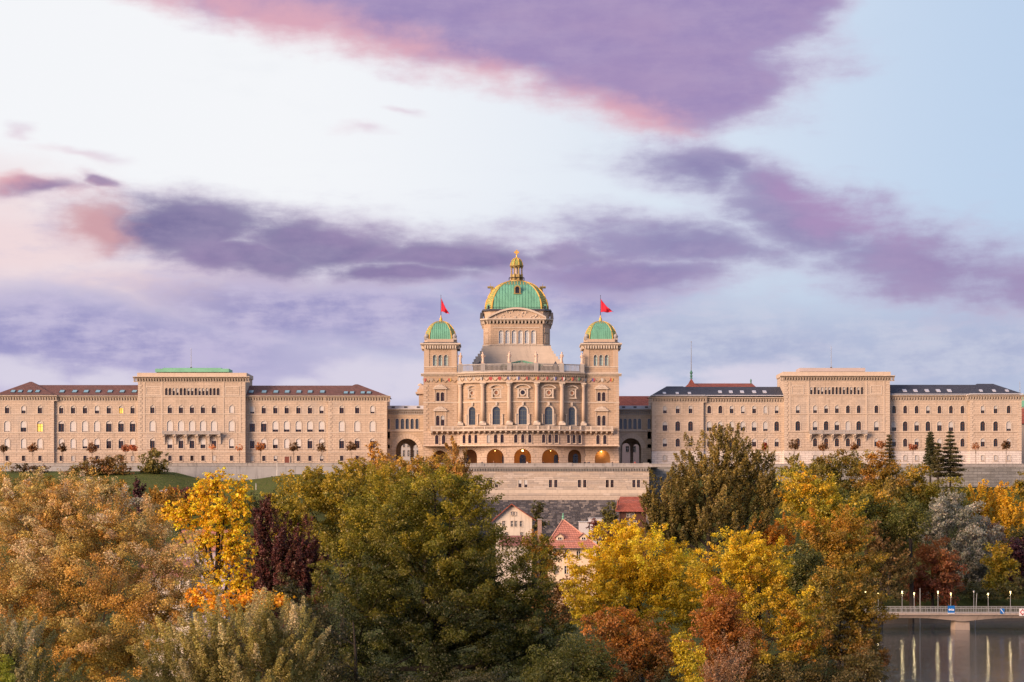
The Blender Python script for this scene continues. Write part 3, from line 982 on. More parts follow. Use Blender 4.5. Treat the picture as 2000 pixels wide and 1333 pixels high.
RW = [
    dict(a=1273, b=1373.5, out=.7, top=776, str=(812, 846, 880), w=[1298.3, 1323.3, 1348.3], tall=False, mix=(BL2, DR2, DR2)),
    dict(a=1373.5, b=1530, out=0, top=776.4, str=(812, 846, 880), w=[1385.2, 1407, 1429, 1451, 1473, 1495, 1517], tall=False, mix=(BL2, BL2, DR2)),
    dict(a=1530, b=1735.5, out=2.0, top=735, str=(810, 844, 880, 773.5), w=[1556.4, 1590, 1611.6, 1632.5, 1654, 1675, 1709.4], tall=True, mix=(BL2, BL2, DR2),
         attic=[1582.6 + 7.06 * i for i in range(15)], at=(757, 771.6)),
    dict(a=1735.5, b=1893, out=0, top=773, str=(810, 844, 880), w=[1746, 1768, 1790.4, 1812.5, 1835, 1857.4, 1880], tall=False, mix=(DR2, DR2, DR2)),
    dict(a=1893, b=1994, out=.7, top=772, str=(810, 844, 880), w=[1918.3, 1943.5, 1969], tall=False, mix=(BL2, BL2, DR2)),
]
office_wing('office_building', 'long sandstone office wing with dark slate roofs right of the domed palace', False, 600.0, RW,
            [(793, 808, 7.6), (823.5, 842.4, 9.4), (857, 873, 8.4)], (889.5, 900, 7.4), M_slate, 'R',
            dict(par=727.3, boxes=[(1562, 1690, 719, 726, 4.0)], boxm=mat('pink_zinc_cladding', (.42, .36, .345), .7, .08), panels=[(1544, 1568), (1697, 1720)], bal=(1578, 1690), balz=(841.5, 848.5, 862), pil=(1541, 1577, 1690, 1724)),
            {}, M_white,
            [dict(k='gable', a=1325, b=1530, eave=773, ridge=756, out=0, dy=7.5, sky=[1406.8, 1428, 1450, 1473.6, 1494], sp=(764.5, 768), sw=7, white=True),
             dict(k='gable', a=1735, b=1935, eave=770.6, ridge=752, out=0, dy=7.5, sky=[1768, 1789, 1811.6, 1833.7, 1855.5], sp=(762, 766), sw=7.5, white=True),
             dict(k='hip', a=1271, b=1376, c=1306, d=1338, eave=773, ridge=755, out=.7, dy=8, sky=[1298, 1323, 1347], sp=(767.5, 770), sw=6, white=True),
             dict(k='hip', a=1891, b=1996, c=1920, d=1952, eave=770, ridge=750, out=.7, dy=8, sky=[1917, 1942.7, 1968], sp=(762.5, 765.5), sw=6, white=True)])


# ------------------------------------------------------------------ connecting wings with their great arches
def connector(label, pa, pb, Y, wins, arch, extra):
    X = lambda p: px_x(p, Y); Z = lambda p: py_z(p, Y)
    a, b = X(pa), X(pb)
    root = thing('connecting_building', label, 'building', ((a + b) / 2, Y, TZ))
    yf = lambda x: Y
    w = (arch[1] - arch[0]) * Y / F; cx = X((arch[0] + arch[1]) / 2)
    M_weath_shade = masonry('weathered_shaded_sandstone', (.45, .355, .265), (.29, .23, .17), 1.5, .62, .04, .07, .5, .2)  # link stone; its weathered tone is darkened for the shade of the recess
    mb = MB()
    ops = [(cx, w, TZ - .5, Z(arch[2]) - w / 2, w / 2)] + [(X(p), ww_ * Y / F, Z(q1), Z(q0) - ww_ * Y / F / 2, ww_ * Y / F / 2) for p, ww_, q0, q1 in extra]
    wall_band(mb, a, b, TZ - .5, Z(841.5), yf, ops, 1.6)
    mb.build('wall', M_weath_shade, root)
    mb = MB(); ww_ = 6.6 * Y / F
    wall_band(mb, a, b, Z(841.5), Z(810), yf, [(X(p), ww_, Z(838.5), Z(818) - ww_ / 2, ww_ / 2) for p in wins])
    mb.poly([(a, Y, Z(799)), (b, Y, Z(799)), (b, Y + 12, Z(799)), (a, Y + 12, Z(799))])
    mb.poly([(b, Y + 12, Z(841.5)), (a, Y + 12, Z(841.5)), (a, Y + 12, Z(799)), (b, Y + 12, Z(799))])
    wall_band(mb, a, b, Z(810), Z(799), yf, [])
    mb.build('wall', M_weath_shade, root)
    for p in wins: window(root, X(p), Y, Z(838.5), ww_, Z(818) - Z(838.5), 'C', 'dark', band=.13, key=False)
    strings(root, a, b, yf, [Z(842)], M_trim, .5, .25)
    cornice(root, [a, b], yf, Z(799), Z(804.5), .8, M_grey, 'cornice', (.62, .3, Z(804.5) - Z(808.5), .5), M_grey)
    # voussoirs of the arch, one by one
    n = 15; r0 = w / 2
    for i in range(n):
        t0, t1 = math.pi * i / n + .012, math.pi * (i + 1) / n - .012
        mb = MB(); zs = Z(arch[2]) - w / 2; r1 = r0 + 1.35
        mb.prism([(cx + r0 * math.cos(t0), zs + r0 * math.sin(t0)), (cx + r1 * math.cos(t0), zs + r1 * math.sin(t0)), (cx + r1 * math.cos(t1), zs + r1 * math.sin(t1)), (cx + r0 * math.cos(t1), zs + r0 * math.sin(t1))], Y - .1, Y + .3)
        mb.build('voussoir', M_smooth, root)
    # vault of the passage and its inner wall with a narrower arch
    mb = MB(); wall_band(mb, a, b, TZ - .5, Z(841.5) - .2, lambda x: Y + 9.5, [(cx - .9, w * .42, TZ, Z(arch[2] + 8) - w * .21, w * .21), (cx + w * .36, w * .3, TZ, Z(arch[2] + 10) - w * .15, w * .15)], .8)
    mb.poly([(a, Y + 1.6, Z(843)), (b, Y + 1.6, Z(843)), (b, Y + 9.5, Z(843)), (a, Y + 9.5, Z(843))])
    mb.build('passage_wall', M_weath_shade, root)
    mb = MB(); mb.box(a, b, Y + .6, Y + 12, Z(799), Z(792.5)); mb.build('roof', M_zinc, root)
    mb = MB(); mb.box(a, b, Y - .25, Y + .4, Z(799) + .005, Z(797.5)); mb.build('gutter', M_zinc, root)
    for i in range(3):
        mb = MB(); x = a + (b - a) * (i + .5) / 3; mb.box(x - .45, x + .45, Y + .45, Y + 1.2, Z(797), Z(794)); mb.build('dormer', M_lead, root)
    return root


connector('sandstone link with a great arch between left office wing and palace', 755.5, 829, 603.0, [758, 775.6, 786, 795.4, 805, 814.5], (773, 817, 857), [(758.5, 6, 857, 869), (758.5, 6, 876, 898)])
connector('sandstone link with a great arch between palace and right office wing', 1207, 1274, 603.0, [1212, 1221, 1230.4, 1240, 1249, 1268], (1212.6, 1252, 856), [(1268, 7, 857, 868), (1268, 7, 875, 897)])

# ------------------------------------------------------------------ the domed palace
YM = 585.0
sm = YM / F
AX = 1018.0                                   # axis, photo pixel
BX0, BX1 = px_x(893.5, YM), px_x(1142.5, YM)  # ends of the bowed front
BOW = 5.2
bc, bh_ = (BX0 + BX1) / 2, (BX1 - BX0) / 2
mx_ = lambda p: px_x(p, YM)
mz_ = lambda p: py_z(p, YM)
bow = lambda x: YM - BOW * max(0.0, 1 - ((x - bc) / bh_) ** 2)
flat = lambda x: YM
bxs = [BX0 + (BX1 - BX0) * i / 28 for i in range(29)]
pal = thing('domed_palace', 'sandstone parliament palace with green and gold central dome and two domed towers', 'building', (px_x(AX, YM), YM, TZ))
ZB = TZ - .5
# --- towers' lower walls and the bowed front, storey by storey
arches = [(859, 27, 880), (919, 26, 878.5), (967.5, 33, 878), (1020.5, 33, 877.5), (1074.5, 33, 878), (1122, 26, 878.5), (1177, 30, 879.5)]
trip = [[906.6, 917.8, 929.7], [954.5, 968.3, 980.9], [1007.3, 1021, 1034.7], [1061.4, 1073.9, 1086.5], [1110.2, 1121.1, 1132.3]]
tall = [(922.4, 12.6), (969.6, 14.6), (1020.8, 16), (1071, 14.6), (1116.3, 12.6)]
TWL, TWR = (827, 893.5), (1142.5, 1209)


def op(p, w, top, sill, yf=flat): return (mx_(p), w * sm, mz_(sill), mz_(top) - w * sm / 2, w * sm / 2)


bands = [(ZB, mz_(871.5), M_prust), (mz_(871.5), mz_(843), M_prust), (mz_(843), mz_(787), M_pwall), (mz_(787), mz_(734.6), M_pwall)]
for bi, (z0, z1, m_) in enumerate(bands):
    mb = MB()
    for side, (a, b) in enumerate((TWL, TWR)):
        c = (859.7, 1174.6)[side]
        if bi == 0: ops = [op(p, w, t, 908) for p, w, t in arches if a < p < b]
        elif bi == 1: ops = [op(c - 6.6 + 13.4 * i, 6.8, 850, 868) for i in (0, 1)]
        elif bi == 2: ops = [op(c - 4.6 + 9.6 * i, 6.8, 812, 832) for i in (0, 1)]
        else: ops = [op(c - 4.4 + 8.9 * i, 6.6, 766.5, 784) for i in (0, 1)]
        wall_band(mb, mx_(a), mx_(b), z0, z1, flat, ops, 1.4 if bi == 0 else .45)
        o_ = mx_(a) if side == 0 else mx_(b)
        mb.poly([(o_, YM, z0), (o_, YM, z1), (o_, YM + 40, z1), (o_, YM + 40, z0)])
    if bi == 0: ops = [op(p, w, t, 908) for p, w, t in arches[1:-1]]
    elif bi == 1: ops = [op(p, 6.4 if 940 < p < 1100 else 5.6, 850, 866.5) for t in trip for p in t]
    elif bi == 2: ops = [op(p, w, 796, 831) for p, w in tall]
    else: ops = []
    wall_band(mb, BX0, BX1, z0, z1, bow, ops, 1.4 if bi == 0 else .5, sub=1.2)
    mb.build('wall', m_, pal)
    # windows
    for side in (0, 1):
        c = (859.7, 1174.6)[side]
        if bi == 1:
            for i in (0, 1): window(pal, mx_(c - 6.6 + 13.4 * i), YM, mz_(868), 6.8 * sm, mz_(850) - mz_(868), 'R', 'dark', band=.14)
        if bi in (2, 3):
            w_, t_, s_l, d_ = ((6.8, 812, 832, 9.6), (6.6, 766.5, 784, 8.9))[bi - 2]
            for i in (0, 1): window(pal, mx_(c - d_ / 2 + d_ * i), YM, mz_(s_l), w_ * sm, mz_(t_) - mz_(s_l), 'R', 'dark' if bi == 3 else random.choice(('dark', 'top')), band=.12, key=False)
            # carved hood above the pair
            mb = MB(); hz = (803.5, 760.5)[bi - 2]; xc = mx_(c)
            mb.box(xc - 2.0, xc + 2.0, YM - .6, YM, mz_(hz), mz_(hz) + .3)
            hood = mb.build('window_hood', M_trim, pal)
            mb = MB(); random.seed(bi)
            for i in range(9):
                t = -1 + 2 * i / 8; mb.lathe(xc + t * 1.55, YM - .25, [(.16, mz_(hz) + .3), (.3, mz_(hz) + .42), (.24, mz_(hz) + .55 + .5 * (1 - t * t)), (.05, mz_(hz) + .75 + .65 * (1 - t * t))], 6)
            tag(mb.build('carving', M_trim, hood), kind='stuff')
            for sx in (-1, 1):
                mb = MB(); mb.box(xc + sx * 1.62 - .2, xc + sx * 1.62 + .2, YM - .14, YM + .02, mz_(s_l), mz_(hz))
                mb.build('window_jamb', M_psmooth, hood)
    if bi == 1:
        for t in trip:
            for p in t:
                w_ = (6.4 if 940 < p < 1100 else 5.6) * sm
                lit = abs(p - 968.3) < .1 or abs(p - 1007.3) < .1
                window(pal, mx_(p), bow(mx_(p)), mz_(866.5), w_, mz_(850) - mz_(866.5), 'R', 'blind' if abs(p - 954.5) < .1 else 'dark', band=.13)
    if bi == 2:
        for p, w in tall:
            x = mx_(p); y = bow(x); w_ = w * sm
            window(pal, x, y - .05, mz_(831), w_, mz_(796) - mz_(831), 'B', 'dark', band=.42)
            mb = MB()   # keystone head
            mb.box(x - .28, x + .28, y - .55, y, mz_(796) + .3, mz_(787.5)); mb.build('keystone', M_trim, pal)
            for sx in (-1, 1):
                mb = MB(); xx = x + sx * (w_ / 2 + .68); yy = bow(xx)
                mb.lathe(xx, yy - .22, [(.3, mz_(831)), (.3, mz_(829)), (.2, mz_(828.5)), (.18, mz_(813)), (.3, mz_(811.5)), (.34, mz_(810.5))], 8); mb.build('colonette', M_trim, pal)
# string courses
for a, b in (TWL, TWR): strings(pal, mx_(a) - .1, mx_(b) + .1, flat, [mz_(871.5), mz_(787)], M_trim, .4, .22)
strings(pal, BX0, BX1, bow, [mz_(871.5), mz_(787)], M_trim, .4, .22, xs=bxs)
for (p0, p1) in ((827, 893), (1143, 1209)): quoins(pal, [(mx_(p0), 1), (mx_(p1), -1)], YM, mz_(842), mz_(748), M_psmooth, 1.3)
# voussoirs of the arcade, one by one
for p, w, t in arches:
    x = mx_(p); r0 = w * sm / 2; zs = mz_(t) - r0; n = 13
    for i in range(n):
        t0, t1 = math.pi * i / n + .015, math.pi * (i + 1) / n - .015
        ext = 1.0 + (.25 if i % 2 == 0 else 0); r1 = r0 + ext
        pts = [(x + r0 * math.cos(t0), zs + r0 * math.sin(t0)), (x + r1 * math.cos(t0), zs + r1 * math.sin(t0)), (x + r1 * math.cos(t1), zs + r1 * math.sin(t1)), (x + r0 * math.cos(t1), zs + r0 * math.sin(t1))]
        yy = (bow if 893.5 < p < 1142.5 else flat)
        mb = MB(); mb.rings([[(q[0], yy(q[0]) - .09, q[1]) for q in pts], [(q[0], yy(q[0]) + .25, q[1]) for q in pts]])
        mb.build('voussoir', M_psmooth, pal)
# --- loggia behind the arcade
YB = YM + 3.6
mb = MB()
LX0, LX1, LZ0, LZ1 = mx_(829), mx_(1207), TZ + .02, mz_(873)
mb.poly([(LX0, YB, LZ0), (LX1, YB, LZ0), (LX1, YB, LZ1), (LX0, YB, LZ1)])
mb.poly([(LX0, YM - BOW - .5, LZ1), (LX1, YM - BOW - .5, LZ1), (LX1, YB, LZ1), (LX0, YB, LZ1)])
for x in (LX0, LX1): mb.poly([(x, YM, LZ0), (x, YB, LZ0), (x, YB, LZ1), (x, YM, LZ1)])
log = mb.build('loggia', M_plaster, pal)
for p in (892, 943, 994.5, 1047.5, 1097.5, 1144):
    x = mx_(p); mb = MB(); y0 = (bow(x) if BX0 < x < BX1 else YM) + 1.5
    mb.box(x - .5, x + .5, y0, YB - .01, LZ0, LZ1 - .01); mb.build('pier', M_plaster, log)
for p, w, t in ((1021, 12, 887), (985, 8, 886), (1086, 8, 886), (911, 9, 887), (1124, 10, 885)):
    x = mx_(p) * YB / YM; mb = MB(); mb.prism([(x + q[0], q[1]) for q in arch_pts(w * sm, LZ0, mz_(t) - .9, w * sm / 2)], YB - .12, YB - .01)
    d = mb.build('door', M_glass, log)
    mb = MB(); mb.box(x - .06, x + .06, YB - .17, YB - .12, LZ0, mz_(t) - .9); mb.box(x - w * sm / 2, x + w * sm / 2, YB - .17, YB - .12, mz_(t) - 1.0, mz_(t) - .88); mb.build('frame', M_frameg, d)
for i, (p, pyl, pw) in enumerate(((1020.5, 880.5, 250), (1175, 882.5, 90), (967, 881, 130), (1075, 881, 130))):
    x = mx_(p); y = (bow(x) if BX0 < x < BX1 else YM) + 2.1; z = py_z(pyl, y)
    lb = thing('loggia_lamp', ('glowing lamp hanging in the middle arch of the palace arcade', 'glowing lamp in the rightmost arch of the palace arcade', 'lamp in the lit arch just left of the middle palace arch', 'lamp in the lit arch just right of the middle palace arch')[i], 'lamp', (x, y, z), 'lamps of the palace arcade')
    mb = MB(); r = .24 if i == 0 else (.14 if i == 1 else .08)
    mb.lathe(x, y, [(r * .1, z - r), (r * .8, z - r * .6), (r, z), (r * .8, z + r * .6), (r * .2, z + r)], 8); mb.build('globe', M_lampw, lb, True)
    mb = MB(); mb.tube([(x, y, z + r), (x, y, LZ1)], .03, 5); mb.build('rod', M_iron, lb)
    L = bpy.data.lights.new('loggia_light', 'POINT'); L.energy = pw; L.color = (1, .55, .2); L.shadow_soft_size = .2
    lo = bpy.data.objects.new('loggia_light', L); COL.objects.link(lo); lo.location = (x, y + .5, z - .35)
# --- balcony all along the front
bal_xs = [mx_(841)] + bxs + [mx_(1197.5)]
bo = lambda x: (bow(x) if BX0 < x < BX1 else YM)
mb = MB(); mb.sweep(bal_xs, bo, [(-.1, mz_(841)), (1.75, mz_(841)), (1.75, mz_(842.6)), (1.5, mz_(843.6)), (-.1, mz_(843.6))]); bl = mb.build('balcony', M_trim, pal)
mb = MB()
mb.sweep(bal_xs, bo, [(1.3, mz_(833.6)), (1.68, mz_(833.6)), (1.68, mz_(834.8)), (1.3, mz_(834.8))]); mb.sweep(bal_xs, bo, [(1.34, mz_(840)), (1.64, mz_(840)), (1.64, mz_(840.96)), (1.34, mz_(840.96))])
mb.build('balustrade', M_trim, bl)
mb = MB(); x = bal_xs[0] + .1
while x < bal_xs[-1]:
    y = bo(x); mb.box(x, x + .17, y - 1.58, y - 1.4, mz_(840), mz_(834.8)); x += .36
tag(mb.build('balusters', M_trim, bl), kind='stuff')
nb2 = 34
bm_ = {}
for i in range(nb2 + 1):
    x = bal_xs[0] + .35 + (bal_xs[-1] - bal_xs[0] - .7) * i / nb2; y = bo(x)
    if i % 2 == 0:
        mb = MB(); mb.box(x - .26, x + .26, y - 1.72, y - 1.28, mz_(841) + .002, mz_(833.2)); mb.build('pedestal', M_trim, bl)
    if 'b' not in bm_:
        q = MB(); zt, zl = mz_(843.6), mz_(849.5)
        prof = [(-1.45, 0), (-1.45, -.3), (-.9, -.55), (-.45, -.8), (-.3, zl - zt), (0, zl - zt), (0, 0)]
        q.rings([[(-.24, p, r) for p, r in prof], [(.24, p, r) for p, r in prof]]); bm_['b'] = q.mesh('bracket', M_trim)
    place('bracket', bm_['b'], bl, (x, y, mz_(843.6)))
# --- giant columns
for p in (899.3, 943.2, 994.7, 1048, 1097, 1139.5):
    x = mx_(p); y = bow(x) - .55; f_ = 1.0 if 940 < p < 1100 else .85
    mb = MB(); r = .62 * f_
    mb.lathe(x, y, [(r, mz_(824)), (r * 1.02, mz_(800)), (r * .86, mz_(757.6))], 14); c = mb.build('column', M_psmooth, pal, True)
    mb = MB(); mb.box(x - .98 * f_, x + .98 * f_, y - .95 * f_, y + .9, mz_(832), mz_(827.4)); mb.lathe(x, y, [(r * 1.4, mz_(827.4)), (r * 1.4, mz_(826)), (r * 1.1, mz_(825.2)), (r * 1.15, mz_(824))], 14); mb.build('column_base', M_trim, c)
    mb = MB(); mb.lathe(x, y, [(r * .95, mz_(757.6)), (r * 1.05, mz_(757)), (r * .9, mz_(756.4)), (r * 1.35, mz_(752)), (r * 1.2, mz_(751.4))], 10); mb.box(x - r * 1.45, x + r * 1.45, y - r * 1.45, y + .9, mz_(751.4), mz_(749.4)); mb.build('capital', M_trim, c)
# --- aedicules with round windows
for p, w in tall:
    x = mx_(p); y = bow(x); k_ = w / 15.0
    a = 2.0 * k_
    mb = MB()
    mb.box(x - a * .72, x - a * .5, y - .3, y, mz_(778), mz_(762)); mb.box(x + a * .5, x + a * .72, y - .3, y, mz_(778), mz_(762)); mb.box(x - a * .82, x + a * .82, y - .4, y, mz_(780), mz_(778)); mb.box(x - a * .85, x + a * .85, y - .38, y, mz_(762), mz_(760.6))
    n = 8
    for i in range(n):
        t0, t1 = math.pi * i / n, math.pi * (i + 1) / n
        P = lambda t, e: (x - a * (1 + e) * math.cos(t) * .9, mz_(760.6) + (a * .42 + e) * math.sin(t))
        mb.prism([P(t0, 0), P(t1, 0), P(t1, .22), P(t0, .22)][::-1], y - .5, y)
    ae = mb.build('aedicule', M_trim, pal)
    mb = MB(); n = 14; ro, ri = .92 * k_, .60 * k_; zc_ = mz_(769)
    for i in range(n):
        t0, t1 = 2 * math.pi * i / n, 2 * math.pi * (i + 1) / n
        mb.prism([(x + ri * math.cos(t0), zc_ + ri * math.sin(t0)), (x + ro * math.cos(t0), zc_ + ro * math.sin(t0)), (x + ro * math.cos(t1), zc_ + ro * math.sin(t1)), (x + ri * math.cos(t1), zc_ + ri * math.sin(t1))], y - .28, y)
    mb.build('round_frame', M_trim, ae)
    mb = MB(); mb.prism([(x + ri * math.cos(2 * math.pi * i / n), zc_ + ri * math.sin(2 * math.pi * i / n)) for i in range(n)], y - .06, y + .03)
    mb.build('round_window', M_glass if abs(p - 1020.8) < .1 else mat('copper_roundel', (.26, .12, .07), .5, .2, 3), ae)
# --- architrave, frieze with the shields, main cornice
mb = MB(); mb.sweep(bxs, bow, [(-.1, mz_(746.5)), (1.0, mz_(746.5)), (1.0, mz_(749.4)), (-.1, mz_(749.4))]); mb.build('architrave', M_psmooth, pal)
mb = MB(); mb.sweep(bxs, bow, [(-.1, mz_(737.5)), (.72, mz_(737.5)), (.72, mz_(746.5)), (-.1, mz_(746.5))]); mb.build('frieze', M_psmooth, pal)
cornice(pal, bxs, lambda x: bow(x) - .6, mz_(729), mz_(735), 1.1, M_trim, 'cornice', (.62, .36, mz_(735) - mz_(737.8), .7), M_trim, 'dentils')
for a, b in (TWL, TWR):
    cornice(pal, [mx_(a) - .7, mx_(b) + .7], flat, mz_(730), mz_(735.5), .75, M_trim, 'cornice')
SH = {'r': (.55, .03, .03), 'b': (.05, .07, .35), 'w': (.75, .72, .68), 'y': (.70, .42, .06), 'k': (.03, .03, .03), 's': (.50, .40, .30), 'g': (.05, .22, .08)}
shp = [(829, 's', 'r'), (842.5, 's', 's'), (860.5, 'y', 'k'), (878.5, 'r', 'y'), (896, 's', 'w'), (909.5, 's', 'w'), (925, 's', 'w'), (941.5, 'w', 'k'), (958.5, 'r', 'r'), (976, 'r', 'r'), (994, 'b', 'w'), (1011.5, 'w', 'b'), (1030.5, 'r', 'k'),
       (1048.5, 'y', 'r'), (1066.5, 's', 'r'), (1083, 'w', 'b'), (1099.5, 'r', 'w'), (1116.5, 'y', 'r'), (1129, 's', 'g'), (1142.5, 'b', 'w'), (1159, 'b', 'r'), (1177, 'w', 's'), (1194.5, 'r', 'y')]
for i, (p, c1, c2) in enumerate(shp):
    x = mx_(p); y = (bow(x) - .72 if BX0 < x < BX1 else YM) ; zt_ = mz_(738.8 if BX0 < x < BX1 else 739.6); w_, h_ = .46, 1.0
    half = [(0, zt_), (-w_, zt_), (-w_, zt_ - h_ * .55), (-w_ * .55, zt_ - h_ * .85), (0, zt_ - h_)]
    mb = MB(); mb.prism([(x + q[0], q[1]) for q in half], y - .16, y + .02, 0); mb.prism([(x - q[0], q[1]) for q in reversed(half)], y - .16, y + .02, 1)
    mm = [mat('shield_enamel_' + c, tuple(v * .62 + .06 for v in SH[c]), .6, .1) for c in (c1, c2)]
    sh = mb.build('shield', mm, pal)
    if i < len(shp) - 1:       # garland to the next shield
        xb = mx_(shp[i + 1][0]); pts = []
        for j in range(7):
            t = j / 6; xx = x + w_ + (xb - x - 2 * w_) * t; yy = (bow(xx) - .72 if BX0 < xx < BX1 else YM); pts.append((xx, yy - .12, zt_ - .25 - .75 * math.sin(math.pi * t)))
        mb = MB(); mb.tube(pts, [.08, .12, .15, .17, .15, .12, .08], 5); mb.build('garland', mat('dull_stone_garland', (.34, .25, .17), .85, .1), sh)
# --- attic balustrade with statues
bat = lambda x: bow(x) - .5
mb = MB(); mb.sweep(bxs, bat, [(-.5, mz_(726)), (.2, mz_(726)), (.2, mz_(729)), (-.5, mz_(729))]); mb.sweep(bxs, bat, [(-.5, mz_(713)), (.15, mz_(713)), (.15, mz_(714.8)), (-.5, mz_(714.8))]); ab = mb.build('attic_balustrade', M_grey, pal)
mb = MB(); x = BX0 + .1
while x < BX1:
    y = bat(x); mb.box(x, x + .19, y - .05, y + .3, mz_(726), mz_(714.8)); x += .36
tag(mb.build('balusters', M_grey, ab), kind='stuff')
peds = (899.5, 943.5, 994.7, 1046.5, 1096.5, 1136.5)
for p in peds:
    x = mx_(p); y = bat(x); mb = MB(); mb.box(x - .65, x + .65, y - .4, y + .7, mz_(729) + .002, mz_(712.2)); mb.build('pedestal', M_grey, ab)
M_statue = mat('statue_stone', (.60, .46, .37), .85, .1, 1.5, .3, 4)


def statue(i, p):
    x = mx_(p); y = bat(x) + .1; z = mz_(712.2)
    lab = ('robed stone statue beside the left tower on the palace balustrade', 'robed stone statue second from the left tower on the palace balustrade', 'robed stone statue left of the teal roof on the palace balustrade',
           'robed stone statue right of the teal roof on the palace balustrade', 'robed stone statue second from the right tower on the palace balustrade', 'robed stone statue beside the right tower on the palace balustrade')[i]
    t = thing('statue', lab, 'statue', (x, y, z), 'statues on the palace balustrade')
    sgn = 1 if i % 2 else -1
    mb = MB()
    mb.box(x - .42, x + .42, y - .38, y + .38, z, z + .18); mb.build('plinth', M_statue, t)
    mb = MB(); prof = [(.40, .18), (.38, .5), (.30, 1.1), (.34, 1.6), (.30, 1.9), (.38, 2.25), (.40, 2.5), (.30, 2.66), (.12, 2.74), (.11, 2.84), (.19, 2.95), (.20, 3.1), (.15, 3.24), (.04, 3.3)]
    n = 10; rr = []
    for r, h in prof:
        lean = .06 * sgn * math.sin(h * 1.4)
        rr.append([(x + lean + r * 1.05 * math.cos(2 * math.pi * j / n) * (1 + .1 * math.cos(5 * j)), y + r * .8 * math.sin(2 * math.pi * j / n), z + h) for j in range(n)])
    mb.rings(rr)
    mb.tube([(x + sgn * .36, y, z + 2.5), (x + sgn * .6, y - .1, z + 2.1), (x + sgn * .5, y - .35, z + 1.7 + (.9 if i in (0, 5) else 0))], [.14, .11, .07], 6)
    mb.tube([(x - sgn * .36, y, z + 2.5), (x - sgn * .52, y - .05, z + 2.0), (x - sgn * .25, y - .35, z + 1.8)], [.14, .11, .07], 6)
    if i == 0: mb.tube([(x - .72, y - .3, z + .2), (x - .72, y - .3, z + 3.0)], .04, 5)
    mb.build('figure', M_statue, t, True)


for i, p in enumerate(peds): statue(i, p)
# --- roof platform and stepped base of the great tower
mb = MB(); mb.box(mx_(893), mx_(1143), YM + .5, YM + 38, mz_(760), mz_(727.5)); mb.build('roof_deck', M_lead, pal)
YD = 602.0
dx = lambda p: px_x(p, YD)
dz = lambda p: py_z(p, YD)
DC = 1009.2  # dome column from image pixels: shifted sideways off the palace axis, building not rotated
steps = [(716, 86.5), (708, 84), (702.5, 80.5), (697, 76), (691.5, 72), (686, 69), (681, 67)]
mb = MB(); yc_ = YD + 9.8
sdd = YD / F
for (a, ra), (b, rb_) in zip(steps, steps[1:] + [(676, 66)]):
    r = ra * sdd; ry = 9.8 + (ra - 65) * sdd * .42
    mb.box(dx(DC) - r, dx(DC) + r, yc_ - ry, yc_ + ry, dz(a), dz(b) - .002)
mb.build('stepped_base', M_trim, pal)
# glass roof over the hall in front
mb = MB(); y0, y1 = YM + 2, YD - 2.0
mb.poly([(mx_(979), y0, mz_(713)), (mx_(1060), y0, mz_(713)), (mx_(1019.5), y1, mz_(697))]); mb.poly([(mx_(979), y0, mz_(713)), (mx_(1019.5), y1, mz_(697)), (mx_(979), y1 + 5, mz_(713))]); mb.poly([(mx_(1060), y0, mz_(713)), (mx_(1060), y1 + 5, mz_(713)), (mx_(1019.5), y1, mz_(697))])
gr = mb.build('hall_skylight', M_teal, pal)
mb = MB()
for i in range(9):
    t = i / 8; xa = mx_(979) + (mx_(1060) - mx_(979)) * t; xt = mx_(1019.5) ; f_ = .93
    mb.tube([(xa, y0 - .05, mz_(713) + .05), (xa + (xt - xa) * f_, y0 + (y1 - y0) * f_ - .05, mz_(713) + (mz_(697) - mz_(713)) * f_ + .05)], .06, 4)
mb.build('glazing_bars', M_copper, gr)
for a, b, t in ((930, 942, 702.5), (1080, 1092, 702.5)):
    mb = MB(); mb.frustum(mx_(a), mx_(b), YM + 6, YM + 10, mz_(713), (mx_(a) + mx_(b)) / 2 - .1, (mx_(a) + mx_(b)) / 2 + .1, YM + 7.9, YM + 8.1, mz_(t)); mb.build('lantern_roof', M_slate, pal)


def octo(cx, cy, r, ch, z):
    a = r * ch
    return [(cx - a, cy - r, z), (cx + a, cy - r, z), (cx + r, cy - a, z), (cx + r, cy + a, z), (cx + a, cy + r, z), (cx - a, cy + r, z), (cx - r, cy + a, z), (cx - r, cy - a, z)]


# --- drum with six arched windows
cxD = dx(DC); rD = 65.2 * sdd; chD = .78
cyD = YD + rD
mb = MB()
o0, o1 = octo(cxD, cyD, rD, chD, dz(679)), octo(cxD, cyD, rD, chD, dz(632))
for i in range(1, 8):
    j = (i + 1) % 8; mb.poly([o0[i], o0[j], o1[j], o1[i]])
ops = [(dx(978.6 + 12.65 * i), 8.6 * sdd, dz(671.5), dz(645.5) - 4.3 * sdd, 4.3 * sdd) for i in range(6)]
wall_band(mb, cxD - rD * chD, cxD + rD * chD, dz(679), dz(632), lambda x: YD, ops)
mb.build('drum', M_pwall, pal)
for o_ in ops: window(pal, o_[0], YD, o_[2], o_[1], dz(645.5) - dz(671.5), 'P', 'dark', band=.16, key=False)
mb = MB(); mb.rings([octo(cxD, cyD, rD + .25, chD, dz(675.5)), octo(cxD, cyD, rD + .25, chD, dz(673.3))]); mb.build('string_course', M_trim, pal)
mb = MB(); e = .2
for a, b, c, d in ((963, 1054, 641.2, 639.8),): mb.box(dx(a), dx(b), YD - .12, YD + .05, dz(c), dz(d))
mb.build('string_course', M_trim, pal)
